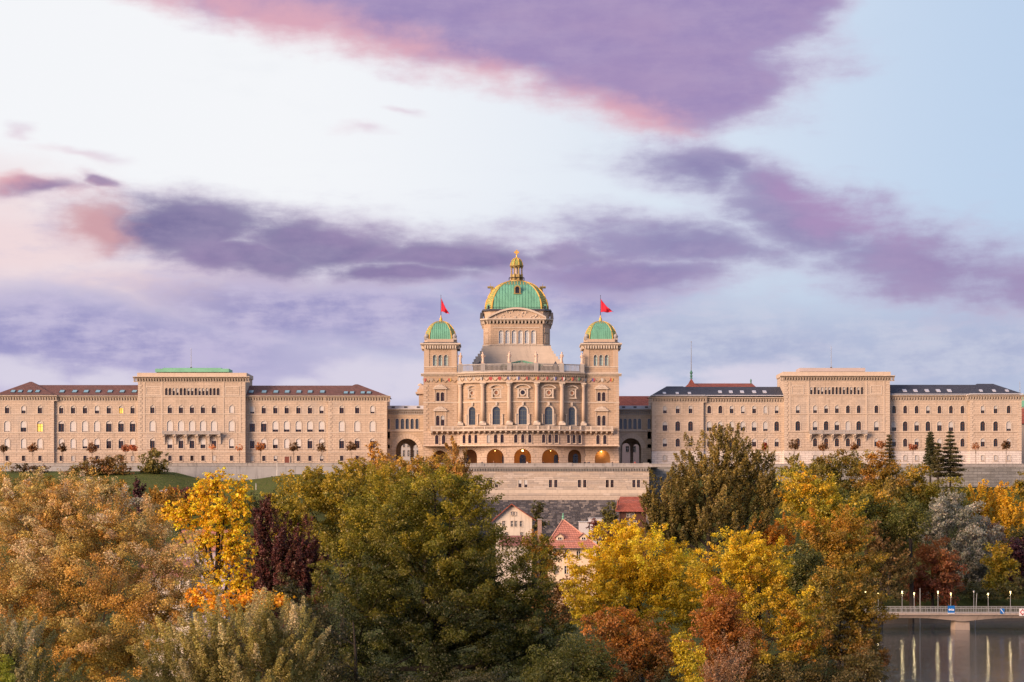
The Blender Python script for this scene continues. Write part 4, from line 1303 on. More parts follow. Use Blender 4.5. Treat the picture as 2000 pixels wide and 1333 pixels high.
for sx in (-1, 1):       # corner panels on the chamfers
    A, B = (o1[1], o1[2]) if sx > 0 else (o1[7], o1[0])
    A, B = Vector(A), Vector(B); nrm = Vector((sx, -1, 0)).normalized()
    mb = MB()
    for t0, t1, z0, z1 in ((.2, .8, 650, 640), (.25, .75, 671, 653)):
        P = lambda t, z, o_: tuple(A.lerp(B, t).xy.to_3d() + nrm * o_ + Vector((0, 0, dz(z))))
        mb.rings([[P(t0, z0, 0), P(t1, z0, 0), P(t1, z1, 0), P(t0, z1, 0)], [P(t0 + .03, z0 - .3, .14), P(t1 - .03, z0 - .3, .14), P(t1 - .03, z1 + .3, .14), P(t0 + .03, z1 + .3, .14)]])
    mb.build('corner_panel', M_psmooth, pal)


def octo_cornice(cx, cy, r, ch, zt, zb, out, pitch, bw, bhgt, parent):
    mb = MB()
    h = zt - zb
    mb.rings([octo(cx, cy, r + .05, ch, zb), octo(cx, cy, r + out * .25, ch, zb + h * .1), octo(cx, cy, r + out * .7, ch, zb + h * .4), octo(cx, cy, r + out, ch, zb + h * .6), octo(cx, cy, r + out, ch, zt)])
    c = mb.build('cornice', M_trim, parent)
    mb = MB(); a = r * ch; n = int(2 * a / pitch)
    for i in range(n + 1):
        x = cx - a + 2 * a * i / n; mb.frustum(x - bw / 2, x + bw / 2, cy - r - out * .35, cy - r + .1, zb - bhgt, x - bw / 2, x + bw / 2, cy - r - out * .75, cy - r + .1, zb + h * .3)
    for sx in (-1, 1):
        A, B = Vector((cx + sx * a, cy - r, 0)), Vector((cx + sx * r, cy - a, 0)); nn = max(2, int((B - A).length / pitch))
        nrm = Vector((sx, -1, 0)).normalized(); tg = (B - A).normalized()
        for i in range(nn):
            p_ = A.lerp(B, (i + .5) / nn)
            q = lambda u, o_, z: tuple(p_ + tg * u + nrm * o_ + Vector((0, 0, z)))
            mb.rings([[q(-bw / 2, -.1, zb - bhgt), q(bw / 2, -.1, zb - bhgt), q(bw / 2, out * .35, zb - bhgt), q(-bw / 2, out * .35, zb - bhgt)], [q(-bw / 2, -.1, zb + h * .3), q(bw / 2, -.1, zb + h * .3), q(bw / 2, out * .7, zb + h * .3), q(-bw / 2, out * .7, zb + h * .3)]])
        n2 = int(2 * a / pitch)
        for i in range(n2 + 1):
            y = cy - a + 2 * a * i / n2; x_ = cx + sx * r
            mb.box(min(x_, x_ + sx * out * .6), max(x_, x_ + sx * out * .6), y - bw / 2, y + bw / 2, zb - bhgt, zb + h * .3)
    tag(mb.build('brackets', M_trim, c), kind='stuff')
    return c


octo_cornice(cxD, cyD, rD, .80, dz(622.5), dz(628.5), 1.0, 1.0, .5, dz(628.5) - dz(632.5), pal)
mb = MB(); mb.rings([octo(cxD, cyD, rD - .1, .8, dz(622.5)), octo(cxD, cyD, rD - .1, .8, dz(607))]); mb.build('attic', M_psmooth, pal)
mb = MB(); mb.rings([octo(cxD, cyD, rD + .55, .8, dz(607.4)), octo(cxD, cyD, rD + .2, .8, dz(603.6))]); mb.build('dome_kerb', M_lead, pal)
# corner blocks of the attic
for sx in (-1, 1):
    mb = MB(); x = cxD + sx * (rD + .55); mb.frustum(x - .5, x + .5, YD + 1.2, YD + 3.2, dz(622.4), x - .35, x + .35, YD + 1.4, YD + 3, dz(610)); mb.build('corner_block', M_lead, pal)
# segmental pediment
mb = MB(); n = 14; hw = 57 * sdd; rise = (622.5 - 604.5) * sdd; zb_ = dz(622.3)
top = [(cxD - hw + 2 * hw * i / n, zb_ + .45 + rise * (1 - ((2 * i / n - 1) ** 2))) for i in range(n + 1)]
for (a, za), (b, zb2) in zip(top, top[1:]):
    mb.prism([(a, za - .55), (b, zb2 - .55), (b, zb2), (a, za)], YD - 1.0, YD + 1.0)
ped = mb.build('pediment', M_trim, pal)
mb = MB(); mb.prism([(cxD - hw + .4, zb_)] + [(cxD + hw - .4, zb_)] + [(a, za - .5) for a, za in reversed(top[1:-1])], YD - .35, YD + .5); mb.build('tympanum', M_psmooth, ped)
mb = MB(); random.seed(4)
for i in range(36):
    t = random.uniform(-.8, .8); hmax = rise * (1 - t * t) - .5
    if hmax < .3: continue
    x, z = cxD + hw * t, zb_ + random.uniform(.1, hmax); r = random.uniform(.15, .35)
    mb.lathe(x, YD - .38, [(r * .3, z - r), (r, z - r * .2), (r * .7, z + r * .6), (r * .2, z + r)], 6)
tag(mb.build('relief', M_trim, ped), kind='stuff')


# --- domes
def dome(parent, cx, cy, R0, H, top, z0, ch, seams, gold_r, small=False):
    Hp = H / math.sqrt(1 - (top / R0) ** 2)
    rad = lambda h: R0 * math.sqrt(max(0, 1 - (h / Hp) ** 2))
    n = 14; hs = [H * math.sin(math.pi / 2 * i / n) for i in range(n + 1)]
    RG = [octo(cx, cy, rad(h), ch, z0 + h) for h in hs]
    mb = MB()
    for a in range(n):
        for i in range(8):
            j = (i + 1) % 8; mb.poly([RG[a][i], RG[a][j], RG[a + 1][j], RG[a + 1][i]], i % 2)
    mb.poly(RG[-1])
    d = mb.build('dome', [M_copper, M_goldc], parent)
    for i in range(8):       # gilded ribs on every arris
        mb = MB(); mb.tube([(p[i][0], p[i][1], p[i][2]) for p in RG], [gold_r * (1 - .45 * k / n) for k in range(n + 1)], 6); mb.build('rib', M_gold, d)
    # standing seams and gilded rays on the front, left and right faces
    mb = MB(); ray = MB()
    for s in range(-seams, seams + 1):
        u = s / (seams + .6) * R0 * ch
        for (fx_, fy_, sx_, sy_) in ((0, -1, 1, 0), (-1, 0, 0, -1), (1, 0, 0, 1)):
            pts = [(cx + fx_ * rad(h) + sx_ * u, cy + fy_ * rad(h) + sy_ * u, z0 + h + .03) for h in hs if abs(u) < rad(h) * ch - .02]
            if len(pts) > 1: mb.tube(pts, .05 if not small else .035, 4)
            up = [p for p in pts if p[2] - z0 > H * .80]
            if len(up) > 1: ray.tube([(p[0] + sx_ * .3 * (R0 / 9), p[1] + sy_ * .3 * (R0 / 9), p[2] + .03) for p in up], gold_r * .5, 4)
    mb.build('seams', M_seam, d)
    ray.build('gilded_rays', M_gold, d)
    # gilded lattice on the chamfers
    mb = MB()
    m_ = 16 if not small else 8
    for i in (1, 3, 5, 7):
        for k in range(m_):
            h0, h1 = H * (k + .1) / m_ * .98, H * (k + .75) / m_ * .98
            A0, B0 = octo(cx, cy, rad(h0), ch, z0 + h0)[i], octo(cx, cy, rad(h0), ch, z0 + h0)[(i + 1) % 8]
            A1, B1 = octo(cx, cy, rad(h1), ch, z0 + h1)[i], octo(cx, cy, rad(h1), ch, z0 + h1)[(i + 1) % 8]
            mid = (Vector(A1) + Vector(B1)) / 2 + (Vector(A1) - Vector((cx, cy, A1[2]))).normalized() * .05
            mb.tube([A0, mid, B0], gold_r * .38, 4)
    tag(mb.build('gilded_lattice', M_gold, d), kind='stuff')
    return d, rad


dm, rad = dome(pal, cxD, cyD, 61.5 * sdd, 60 * sdd, 14.5 * sdd, dz(604), .79, 8, .25)
# railing round the foot of the dome
mb = MB(); zr = dz(600.5)
mb.rings([octo(cxD, cyD, 63 * sdd, .79, zr), octo(cxD, cyD, 63 * sdd, .79, zr + .08)], cap0=False, cap1=False); mb.build('railing', M_iron, dm)
# dormers
zd = dz(572); hd = (572 - 557) * sdd; yd = cyD - rad(dz(572) - dz(604)) - .35
mb = MB(); xm = dx(1010.5)
for a, b in ((-.95, -.6), (.6, .95)): mb.box(xm + a, xm + b, yd, yd + 2.5, zd, zd + hd * .62)
n = 8
for i in range(n):
    t0, t1 = math.pi * i / n, math.pi * (i + 1) / n
    mb.prism([(xm + .6 * math.cos(t0), zd + hd * .62 + .6 * math.sin(t0)), (xm + .98 * math.cos(t0), zd + hd * .62 + .98 * math.sin(t0)), (xm + .98 * math.cos(t1), zd + hd * .62 + .98 * math.sin(t1)), (xm + .6 * math.cos(t1), zd + hd * .62 + .6 * math.sin(t1))], yd - .1, yd + 3)
mb.box(xm - 1.15, xm + 1.15, yd - .15, yd + 1, zd - .2, zd)
dr = mb.build('dormer', mat('bronze_dormer', (.34, .25, .10), .5, .25, 2, metal=.2), dm)
mb = MB(); mb.prism([(xm + q[0], q[1]) for q in arch_pts(1.2, zd, zd + hd * .62, .6)], yd + .3, yd + .4); mb.build('pane', M_glass, dr)
for sx in (-1, 1):
    zs = dz(566); rr_ = rad(dz(566) - dz(604)); x = cxD + sx * (rr_ + .5)
    mb = MB(); mb.box(min(x, x - sx * 2.4), max(x, x - sx * 2.4), cyD - 1, cyD + 1, zs, zs + 1.5); mb.box(x - .9, x + .9, cyD - 1.3, cyD + 1.3, zs + 1.5, zs + 1.9); mb.tube([(x, cyD, zs + 1.9), (x, cyD, zs + 2.9)], [.12, .02], 5); mb.build('side_dormer', mat('bronze_dormer', (1, 1, 1)), dm)
    # small dormers low on the chamfers
    rb2 = rad(1.0); x = cxD + sx * rb2 * .905; y = cyD - rb2 * .905
    mb = MB(); mb.prism([(x + q[0], q[1]) for q in arch_pts(.9, dz(603), dz(597), .45)], y - .5, y + .9); sdm = mb.build('chamfer_dormer', M_copper, dm)
    mb = MB(); mb.prism([(x + q[0], q[1]) for q in arch_pts(.5, dz(603), dz(598), .25)], y - .56, y - .5); mb.build('pane', M_glass, sdm)
# lantern
zl = dz(544) + .1
la = MB(); la.lathe(cxD, cyD, [(16 * sdd, zl - .3), (16 * sdd, zl + .25), (13.5 * sdd, zl + .3)], 16); lan = la.build('lantern', mat('bronze_dormer', (1, 1, 1)), pal)
lz = lambda p: dz(p) * 1.0 + (612 - 602) * (HY - p) / F
mb = MB()
mb.lathe(cxD, cyD, [(11 * sdd, zl + .3), (11 * sdd, lz(539) + .2), (10 * sdd, lz(539) + .25)], 8); mb.build('lantern_base', mat('bronze_dormer', (1, 1, 1)), lan); mb = MB(); mb.lathe(cxD, cyD, [(11 * sdd, lz(522.5)), (12.5 * sdd, lz(521.5)), (14.2 * sdd, lz(520.5)), (14.2 * sdd, lz(519.5)), (12 * sdd, lz(519.2))], 16)
mb.build('lantern_ring', mat('bronze_dormer', (1, 1, 1)), lan)
for i in range(8):
    t = 2 * math.pi * (i + .5) / 8; x, y = cxD + 11 * sdd * math.cos(t), cyD + 11 * sdd * math.sin(t)
    mb = MB(); mb.lathe(x, y, [(.42, zl + .3), (.36, lz(537)), (.22, lz(535)), (.22, lz(525)), (.42, lz(523)), (.42, lz(522.5))], 7); mb.build('column', mat('bronze_dormer', (1, 1, 1)), lan)
mb = MB(); mb.lathe(cxD, cyD, [(.7, zl + .3), (.7, lz(523))], 8); mb.build('core', mat('pale_lantern_core', (.55, .46, .42), .7, 0), lan)
mb = MB()
for i in range(16):
    t = 2 * math.pi * i / 16; x, y = cxD + 15.5 * sdd * math.cos(t), cyD + 15.5 * sdd * math.sin(t); mb.tube([(x, y, zl + .2), (x, y, zl + 1.1)], .05, 4)
mb.lathe(cxD, cyD, [(15.6 * sdd, zl + 1.08), (15.6 * sdd, zl + 1.16), (15.3 * sdd, zl + 1.16)], 16); mb.build('railing', M_iron, lan)
sd_, rs = MB(), 12.6 * sdd
Hs = lz(504.5) - lz(519.3)
for i in range(8):
    pass
sd_.rings([[(cxD + rs * math.cos(math.pi / 2 * k / 8) * math.cos(2 * math.pi * (i + .5) / 8), cyD + rs * math.cos(math.pi / 2 * k / 8) * math.sin(2 * math.pi * (i + .5) / 8), lz(519.3) + Hs * math.sin(math.pi / 2 * k / 8)) for i in range(8)] for k in range(8)])
cup = sd_.build('cupola', mat('gilt_green_cupola', (.28, .30, .09), .5, .3, 2, metal=.2), lan)
for i in range(8):
    t = 2 * math.pi * (i + .5) / 8; mb = MB(); mb.tube([(cxD + rs * 1.01 * math.cos(math.pi / 2 * k / 8) * math.cos(t), cyD + rs * 1.01 * math.cos(math.pi / 2 * k / 8) * math.sin(t), lz(519.3) + Hs * math.sin(math.pi / 2 * k / 8)) for k in range(9)], .17, 5); mb.build('rib', M_gold, cup)
zt_ = lz(504.5)
mb = MB(); mb.lathe(cxD, cyD, [(.55, zt_ - .2), (.4, zt_ + .1), (.2, zt_ + .3), (.16, zt_ + .9), (.3, zt_ + 1.0), (.14, zt_ + 1.1)], 8)
cz_ = lz(493.5); a_, w_ = .72, .27
for p in ((-w_, w_, -a_, a_), (-a_, -w_, -w_, w_), (w_, a_, -w_, w_)): mb.box(cxD + p[0], cxD + p[1], cyD - .16, cyD + .16, cz_ + p[2], cz_ + p[3])
mb.build('gilded_cross', M_gold, lan)


# --- corner towers above the main cornice, each with dome; flags are separate
def tower(side):
    c = (860.0, 1174.3)[side]; R_ = (32.0, 33.2)[side] * sm
    x = mx_(c); cy = YM + R_ + .35
    y0 = YM + .35
    mb = MB()
    ops = [(mx_(c + 10.9 * (i - 1)), 7.6 * sm, mz_(715), mz_(693.5) - 3.8 * sm, 3.8 * sm) for i in range(3)]
    wall_band(mb, x - R_, x + R_, mz_(731), mz_(680), lambda q: y0, ops)
    for sx in (-1, 1): mb.poly([(x + sx * R_, y0, mz_(731)), (x + sx * R_, y0, mz_(680)), (x + sx * R_, y0 + 2 * R_, mz_(680)), (x + sx * R_, y0 + 2 * R_, mz_(731))])
    mb.poly([(x + R_, y0 + 2 * R_, mz_(731)), (x - R_, y0 + 2 * R_, mz_(731)), (x - R_, y0 + 2 * R_, mz_(680)), (x + R_, y0 + 2 * R_, mz_(680))])
    t = mb.build('tower', M_pwall, pal)
    for o_ in ops: 
        w_ = window(pal, o_[0], y0, o_[2], o_[1], mz_(693.5) - mz_(715), 'S', 'dark', band=.14, key=False)
        for ch_ in w_.children:
            if ch_.name.startswith('pane'): ch_.data = ch_.data if ch_.data.materials[0] == M_glassp else tower_pane(ch_.data)
    strings(pal, x - R_ - .05, x + R_ + .05, lambda q: y0, [mz_(717), mz_(728)], M_trim, .35, .14)
    for sx in (-1, 1):
        mb = MB(); a = x + sx * R_; b = a - sx * 1.5; mb.box(min(a, b), max(a, b), y0 - .13, y0 + .05, mz_(716), mz_(681)); mb.build('corner_pilaster', M_psmooth, t)
    # cornice
    mb = MB(); zt, zb = mz_(670.5), mz_(677.5); h = zt - zb; out = 1.05
    sq = lambda o, z: [(x - R_ - o, y0 - o, z), (x + R_ + o, y0 - o, z), (x + R_ + o, y0 + 2 * R_ + o, z), (x - R_ - o, y0 + 2 * R_ + o, z)]
    mb.rings([sq(.05, zb), sq(.25, zb + .1 * h), sq(.75, zb + .45 * h), sq(out, zb + .6 * h), sq(out, zt)]); cc = mb.build('cornice', M_trim, t)
    mb = MB(); n = 13
    for i in range(n):
        xx = x - R_ + 2 * R_ * (i + .5) / n
        mb.box(xx - .22, xx + .22, y0 - .8, y0 + .1, mz_(681.5), zb + .3)
        for sx in (-1, 1):
            yy = y0 + 2 * R_ * (i + .5) / n; a = x + sx * R_; mb.box(min(a, a + sx * .8), max(a, a + sx * .8), yy - .22, yy + .22, mz_(681.5), zb + .3)
    tag(mb.build('brackets', M_trim, cc), kind='stuff')
    mb = MB(); mb.rings([sq(.55, zt), sq(-.1, zt + .35)]); mb.build('flashing', M_lead, t)
    mb = MB(); mb.rings([octo(x, cy, R_ * .98, .82, zt + .02), octo(x, cy, R_ * .98, .82, mz_(663)), octo(x, cy, R_ * .93, .82, mz_(662))]); mb.build('dome_base', M_psmooth, t)
    d, rad_ = dome(t, x, cy, R_ * .94, (662.3 - 625) * sm, R_ * .12, mz_(662.3), .72, 5, .16, True)
    for sx in (-1, 1):    # scrolled corner ornaments
        xx = x + sx * R_ * .86; yy = cy - R_ * .86
        mb = MB(); mb.box(xx - .6, xx + .6, yy - .5, yy + .6, mz_(664), mz_(660)); mb.lathe(xx, yy, [(.5, mz_(660)), (.72, mz_(657.5)), (.6, mz_(655)), (.3, mz_(652.5)), (.05, mz_(651.5))], 8); mb.build('corner_ornament', M_grey, t)
    zt2 = mz_(625.5)
    mb = MB(); mb.lathe(x, cy, [(.85, zt2 - .25), (.6, zt2 + .2), (.35, zt2 + .5), (.45, zt2 + .8), (.25, zt2 + 1.1), (.14, zt2 + 1.6), (.1, zt2 + 1.9)], 10); mb.build('finial', M_gold, t, True)
    return x, cy, zt2 + 1.85


def tower_pane(me):
    if 'tp' not in WC:
        m2 = me.copy(); m2.materials[0] = mat('pale_teal_glass', (.40, .56, .54), .12, .05, spec=.6); WC['tp'] = m2
    return WC['tp']


def flag(side, x, y, z):
    f = thing('flag', ('red flag hanging slack from its pole on the left palace tower', 'red flag blown out from its pole on the right palace tower')[side], 'flag', (x, y, z), 'flags on the palace towers')
    zt = mz_(574)
    mb = MB(); mb.tube([(x, y, z - .1), (x, y, zt)], [.09, .05], 6); mb.lathe(x, y, [(.02, zt - .05), (.12, zt + .05), (.02, zt + .18)], 6); mb.build('pole', M_iron, f)
    rows, cols = 10, 12
    v, fc = [], []
    for j in range(rows + 1):
        for i in range(cols + 1):
            t, s = i / cols, j / rows
            if side == 0:
                top = (.12 + 2.35 * t, mz_(579.5) - zt - 4.6 * t ** .85); bot = (.12 + 2.45 * t, mz_(606) - zt - .25 * t - .6 * t * t)
            else:
                top = (.12 + 3.55 * t, mz_(580.5) - zt - 3.8 * t ** .8); bot = (.12 + 3.6 * t, mz_(607) - zt + .05 * t)
            xx = top[0] + (bot[0] - top[0]) * s; zz_ = top[1] + (bot[1] - top[1]) * s
            v.append((xx, (.45 * math.sin(8 * t + 3.2 * s) + .15 * math.sin(17 * t - 4 * s)) * (t ** .6), zz_ + .1 * math.sin(9 * t)))
    for j in range(rows):
        for i in range(cols):
            a = j * (cols + 1) + i; fc.append((a, a + 1, a + cols + 2, a + cols + 1))
    mb = MB(); mb.v = [(x + p[0], y + p[1], zt + p[2]) for p in v]; mb.f = fc; mb.mi = [0] * len(fc)
    o = mb.build('cloth', M_red, f, True)
    so = o.modifiers.new('thick', 'SOLIDIFY'); so.thickness = .03


for side in (0, 1):
    tx, ty, tz = tower(side)
    flag(side, tx, ty, tz)
# body behind
mb = MB(); mb.box(mx_(828), mx_(1208), YM + 4.2, YM + 40, ZB, mz_(735)); mb.build('rear_body', M_pwall, pal)
# flank pavilion of the rear hall, seen past the left tower
mb = MB(); Yq = 622.0; q = lambda p: px_x(p, Yq); w = lambda p: py_z(p, Yq)
mb.box(q(818), q(840), Yq, Yq + 8, w(800), w(770)); mb.box(q(812), q(840), Yq - 1, Yq + 9, w(770), w(766)); mb.box(q(815), q(840), Yq - .5, Yq + 8.5, w(766), w(760.5)); mb.frustum(q(817), q(838), Yq, Yq + 8, w(760.5), q(820), q(836), Yq + 1, Yq + 7, w(753)); mb.lathe(q(821), Yq + 2, [(.9, w(753)), (.7, w(750)), (.15, w(748.5))], 8)
mb.build('rear_pavilion', M_psmooth, pal)

# ------------------------------------------------------------------ further buildings
def simple_house(name, label, px0, px1, Y, depth, wallm, roofm, eave, ridge, base=None, hip=False, gable_front=False, wins=(), over=.6, ridge_px=None):
    X = lambda p: px_x(p, Y); Z = lambda p: py_z(p, Y)
    a, b = X(px0), X(px1); z0 = base if base is not None else ground((a + b) / 2, Y) - .5
    t = thing(name, label, 'house' if name != 'roof_tower_building' else 'building', ((a + b) / 2, Y, z0))
    ze, zr = Z(eave), Z(ridge)
    mb = MB()
    ops = [(X(p), w * Y / F, Z(pb), Z(pt), 0) for p, w, pt, pb in wins]
    # rows of windows
    rows = sorted(set((w[2], w[3]) for w in wins), key=lambda r: -r[1])
    lo = z0
    for pt, pb in rows:
        if Z(pb) > ze: continue
        hi = Z(pt) + .35
        wall_band(mb, a, b, lo, min(hi, ze), lambda x: Y, [o for o in ops if abs(o[2] - Z(pb)) < .01], .25); lo = min(hi, ze)
    if lo < ze: wall_band(mb, a, b, lo, ze, lambda x: Y, [], .25)
    mb.poly([(a, Y, z0), (a, Y, ze), (a, Y + depth, ze), (a, Y + depth, z0)]); mb.poly([(b, Y, z0), (b, Y + depth, z0), (b, Y + depth, ze), (b, Y, ze)])
    mid = X(ridge_px) if ridge_px else (a + b) / 2
    if gable_front:
        mb.poly([(a, Y, ze), (b, Y, ze), (mid, Y, zr)])
    mb.build('wall', wallm, t)
    mb = MB(); o = over
    if hip:
        rr = min(depth, b - a) * .5
        c, d = (a - o, Y - o), (b + o, Y + depth + o)
        k1 = (mid, Y + depth / 2, zr)
        mb.poly([(c[0], c[1], ze), (d[0], c[1], ze), k1]); mb.poly([(d[0], c[1], ze), (d[0], d[1], ze), k1]); mb.poly([(d[0], d[1], ze), (c[0], d[1], ze), k1]); mb.poly([(c[0], d[1], ze), (c[0], c[1], ze), k1])
        mb.poly([(c[0], c[1], ze), (c[0], d[1], ze), (d[0], d[1], ze), (d[0], c[1], ze)])
    elif gable_front:
        sl = (zr - ze) / (mid - a); sl2 = (zr - ze) / (b - mid)
        for s, e, q in ((a, -1, sl), (b, 1, sl2)):
            xo = s + e * o; zo = ze - o * q
            mb.rings([[(xo, Y - o, zo), (xo, Y + depth + o, zo), (mid, Y + depth + o, zr), (mid, Y - o, zr)], [(xo, Y - o, zo + .25), (xo, Y + depth + o, zo + .25), (mid, Y + depth + o, zr + .25), (mid, Y - o, zr + .25)]])
    else:
        mb.poly([(a - o, Y - o, ze), (b + o, Y - o, ze), (b, Y + depth / 2, zr), (a, Y + depth / 2, zr)]); mb.poly([(b + o, Y + depth + o, ze), (a - o, Y + depth + o, ze), (a, Y + depth / 2, zr), (b, Y + depth / 2, zr)])
        mb.poly([(a - o, Y - o, ze), (a, Y + depth / 2, zr), (a - o, Y + depth + o, ze)]); mb.poly([(b + o, Y - o, ze), (b + o, Y + depth + o, ze), (b, Y + depth / 2, zr)])
    roof = mb.build('roof', roofm, t)
    for (x, w, zi, zs, r) in ops:
        K = ('hw', round(w, 2), round(zs - zi, 2))
        if K not in WC:
            h = zs - zi; m1 = MB(); m1.box(-w / 2 - .1, w / 2 + .1, -.08, .03, -.12, 0); m1.box(-w / 2 - .1, -w / 2, -.05, .03, 0, h); m1.box(w / 2, w / 2 + .1, -.05, .03, 0, h); m1.box(-w / 2 - .1, w / 2 + .1, -.05, .03, h, h + .1)
            m2 = MB(); m2.box(-w / 2, w / 2, .2, .24, 0, h)
            m3 = MB(); m3.box(-.04, .04, .14, .2, 0, h); m3.box(-w / 2, w / 2, .15, .2, h * .6, h * .6 + .07); m3.box(-w / 2, -w / 2 + .07, .15, .2, 0, h); m3.box(w / 2 - .07, w / 2, .15, .2, 0, h)
            WC[K] = (m1.mesh('window', M_trim), m2.mesh('pane', M_glass), m3.mesh('frame', M_framew))
        wo = place('window', WC[K][0], t, (x, Y - (.26 if zi > ze else 0), zi))
        for nme, m_ in (('pane', WC[K][1]), ('frame', WC[K][2])):
            c = bpy.data.objects.new(nme, m_); COL.objects.link(c); c.parent = wo
    return t, roof


# roofs behind the palace
def tower_roof():
    Y = 640.0; X = lambda p: px_x(p, Y); Z = lambda p: py_z(p, Y)
    t = thing('hotel_building', 'steep red roof with pointed tower and tall mast behind the right office wing', 'building', (X(1405), Y, TZ))
    mb = MB(); mb.box(X(1338), X(1475), Y, Y + 14, TZ, Z(756)); mb.build('wall', M_weath2, t)
    mb = MB(); mb.poly([(X(1340), Y - .5, Z(757)), (X(1477), Y - .5, Z(757)), (X(1473), Y + 6, Z(747)), (X(1352), Y + 6, Z(747))]); mb.poly([(X(1477), Y - .5, Z(757)), (X(1477), Y + 12, Z(757)), (X(1473), Y + 6, Z(747))])
    mb.poly([(X(1477), Y + 12, Z(757)), (X(1340), Y + 12, Z(757)), (X(1352), Y + 6, Z(747)), (X(1473), Y + 6, Z(747))])
    r = mb.build('roof', M_red_roof, t)
    mb = MB(); ax, ay = X(1352), Y + 3.5
    for a, b in zip([(1338, -1.2), (1366, -1.2), (1366, 8), (1338, 8)], [(1366, -1.2), (1366, 8), (1338, 8), (1338, -1.2)]): 
        p0, p1 = Vector((X(a[0]), Y + a[1], Z(757))), Vector((X(b[0]), Y + b[1], Z(757))); m0, m1 = p0.lerp(Vector((ax, ay, Z(738))), .62) - Vector((0, 0, .55)), p1.lerp(Vector((ax, ay, Z(738))), .62) - Vector((0, 0, .55))
        mb.poly([p0, p1, m1, m0]); mb.poly([m0, m1, (ax, ay, Z(737.5))])
    mb.build('tower_roof', M_red_roof, r)
    mb = MB(); mb.lathe(ax, ay, [(.5, Z(738.5)), (.25, Z(736)), (.45, Z(733)), (.2, Z(731)), (.5, Z(727)), (.25, Z(724)), (.12, Z(722))], 8); mb.build('copper_finial', mat('dull_copper', (.10, .26, .18), .6, .2), r)
    mb = MB(); mb.tube([(ax, ay, Z(722)), (ax, ay, Z(667))], [.13, .06], 6); mb.lathe(ax, ay, [(.05, Z(668)), (.18, Z(666.5)), (.03, Z(665))], 6); mb.build('mast', M_steel, r)
    mb = MB(); mb.lathe(X(1471), Y + 6, [(.3, Z(747.5)), (.18, Z(744)), (.3, Z(742)), (.08, Z(738))], 6); mb.build('finial', mat('dull_copper', (1, 1, 1)), r)


M_weath2 = mat('old_render', (.42, .36, .30), .9, .1)
tower_roof()
simple_house('town_house', 'pink town house with red roof seen through and above the right-hand link arch', 1190, 1296, 645, 12, mat('pink_render', (.80, .60, .52), .9, .05), M_red_roof, 793, 772, base=TZ,
             wins=[(1199 + 13.2 * i, 6.0, 872, 883) for i in range(8)] + [(1199 + 13.2 * i, 6.0, 850, 861) for i in range(8)])
simple_house('town_house', 'grey town house seen through the arch left of the palace', 740, 830, 690, 12, mat('grey_render', (.46, .44, .42), .9, .05), M_red_roof, 845, 820, base=TZ,
             wins=[(762 + 9 * i, 4.4, 862, 874) for i in range(7)] + [(762 + 9 * i, 4.4, 880, 892) for i in range(7)])
t_, r_ = simple_house('town_house', 'town house with red roof at the right edge behind the office wing', 1996, 2080, 640, 14, M_weath2, M_red_roof, 828, 796, base=TZ, wins=[(2006 + 12 * i, 5, 838, 850) for i in range(5)])
Yt = 660.0
sp = thing('church_spire', 'pale green copper spire peeping past the right office wing', 'spire', (px_x(1997, Yt), Yt, TZ))
mb = MB(); mb.box(px_x(1993, Yt), px_x(2007, Yt), Yt, Yt + 2, TZ, py_z(795, Yt)); mb.build('shaft', M_weath2, sp)
mb = MB(); mb.frustum(px_x(1991.5, Yt), px_x(2008.5, Yt), Yt - .3, Yt + 2.3, py_z(795, Yt), px_x(1999, Yt), px_x(2001, Yt), Yt + .9, Yt + 1.1, py_z(770, Yt)); mb.build('spire_roof', M_copperl, sp)


def roof_mast(label, p, Y, pt, pb):
    z0, z1 = py_z(pb, Y), py_z(pt, Y); x = px_x(p, Y)
    t = thing('roof_mast', label, 'mast', (x, Y, z0), 'masts on the office wings')
    mb = MB(); mb.tube([(x, Y, z0), (x, Y, z1)], [.10, .05], 6); mb.build('pole', M_steel, t)
    mb = MB(); mb.box(x - .25, x + .25, Y - .25, Y + .25, z0 - .1, z0 + .25); mb.build('foot', M_lead, t)


roof_mast('thin mast on the green roof of the left office wing', 373.3, 607, 680, 719)
roof_mast('thin mast on the flat roof of the right office wing', 1623.4, 605, 676, 719)
roof_mast('short rod at the far right end of the slate roof', 1992, 608, 745, 770)

# houses below the terrace
white, wr = simple_house('gabled_house', 'cream gabled house with red-edged gable below the terrace wall', 968, 1039, 470, 14, M_cream, M_red_roof, 1013, 986, gable_front=True, ridge_px=999, over=.9,
                         wins=[(999.5, 4.5, 1000, 1006.5), (1004, 4.5, 1000, 1006.5), (984, 6, 1018, 1029), (1000, 5.2, 1018, 1029), (1007.5, 5.2, 1018, 1029), (1018, 5.6, 1018, 1029), (990, 5.6, 1040, 1050), (1019, 5.6, 1040, 1050)])
for p in (1026.5,):
    pass
Y2 = 410.0
hx = lambda p: px_x(p, Y2); hz = lambda p: py_z(p, Y2)
hh_, hr = simple_house('hipped_house', 'pale yellow house with steep pink hipped roof, dormers and green finial', 1072, 1164, Y2, 11, M_yellow, M_pink_roof, 1071, 1015, hip=True, over=.9, ridge_px=1101,
                       wins=[(1084, 6, 1078, 1092), (1106.5, 7.5, 1077, 1092), (1130, 7.5, 1077, 1092), (1106.5, 8, 1106, 1121), (1086, 8, 1106, 1121), (1130, 8, 1106, 1121)])
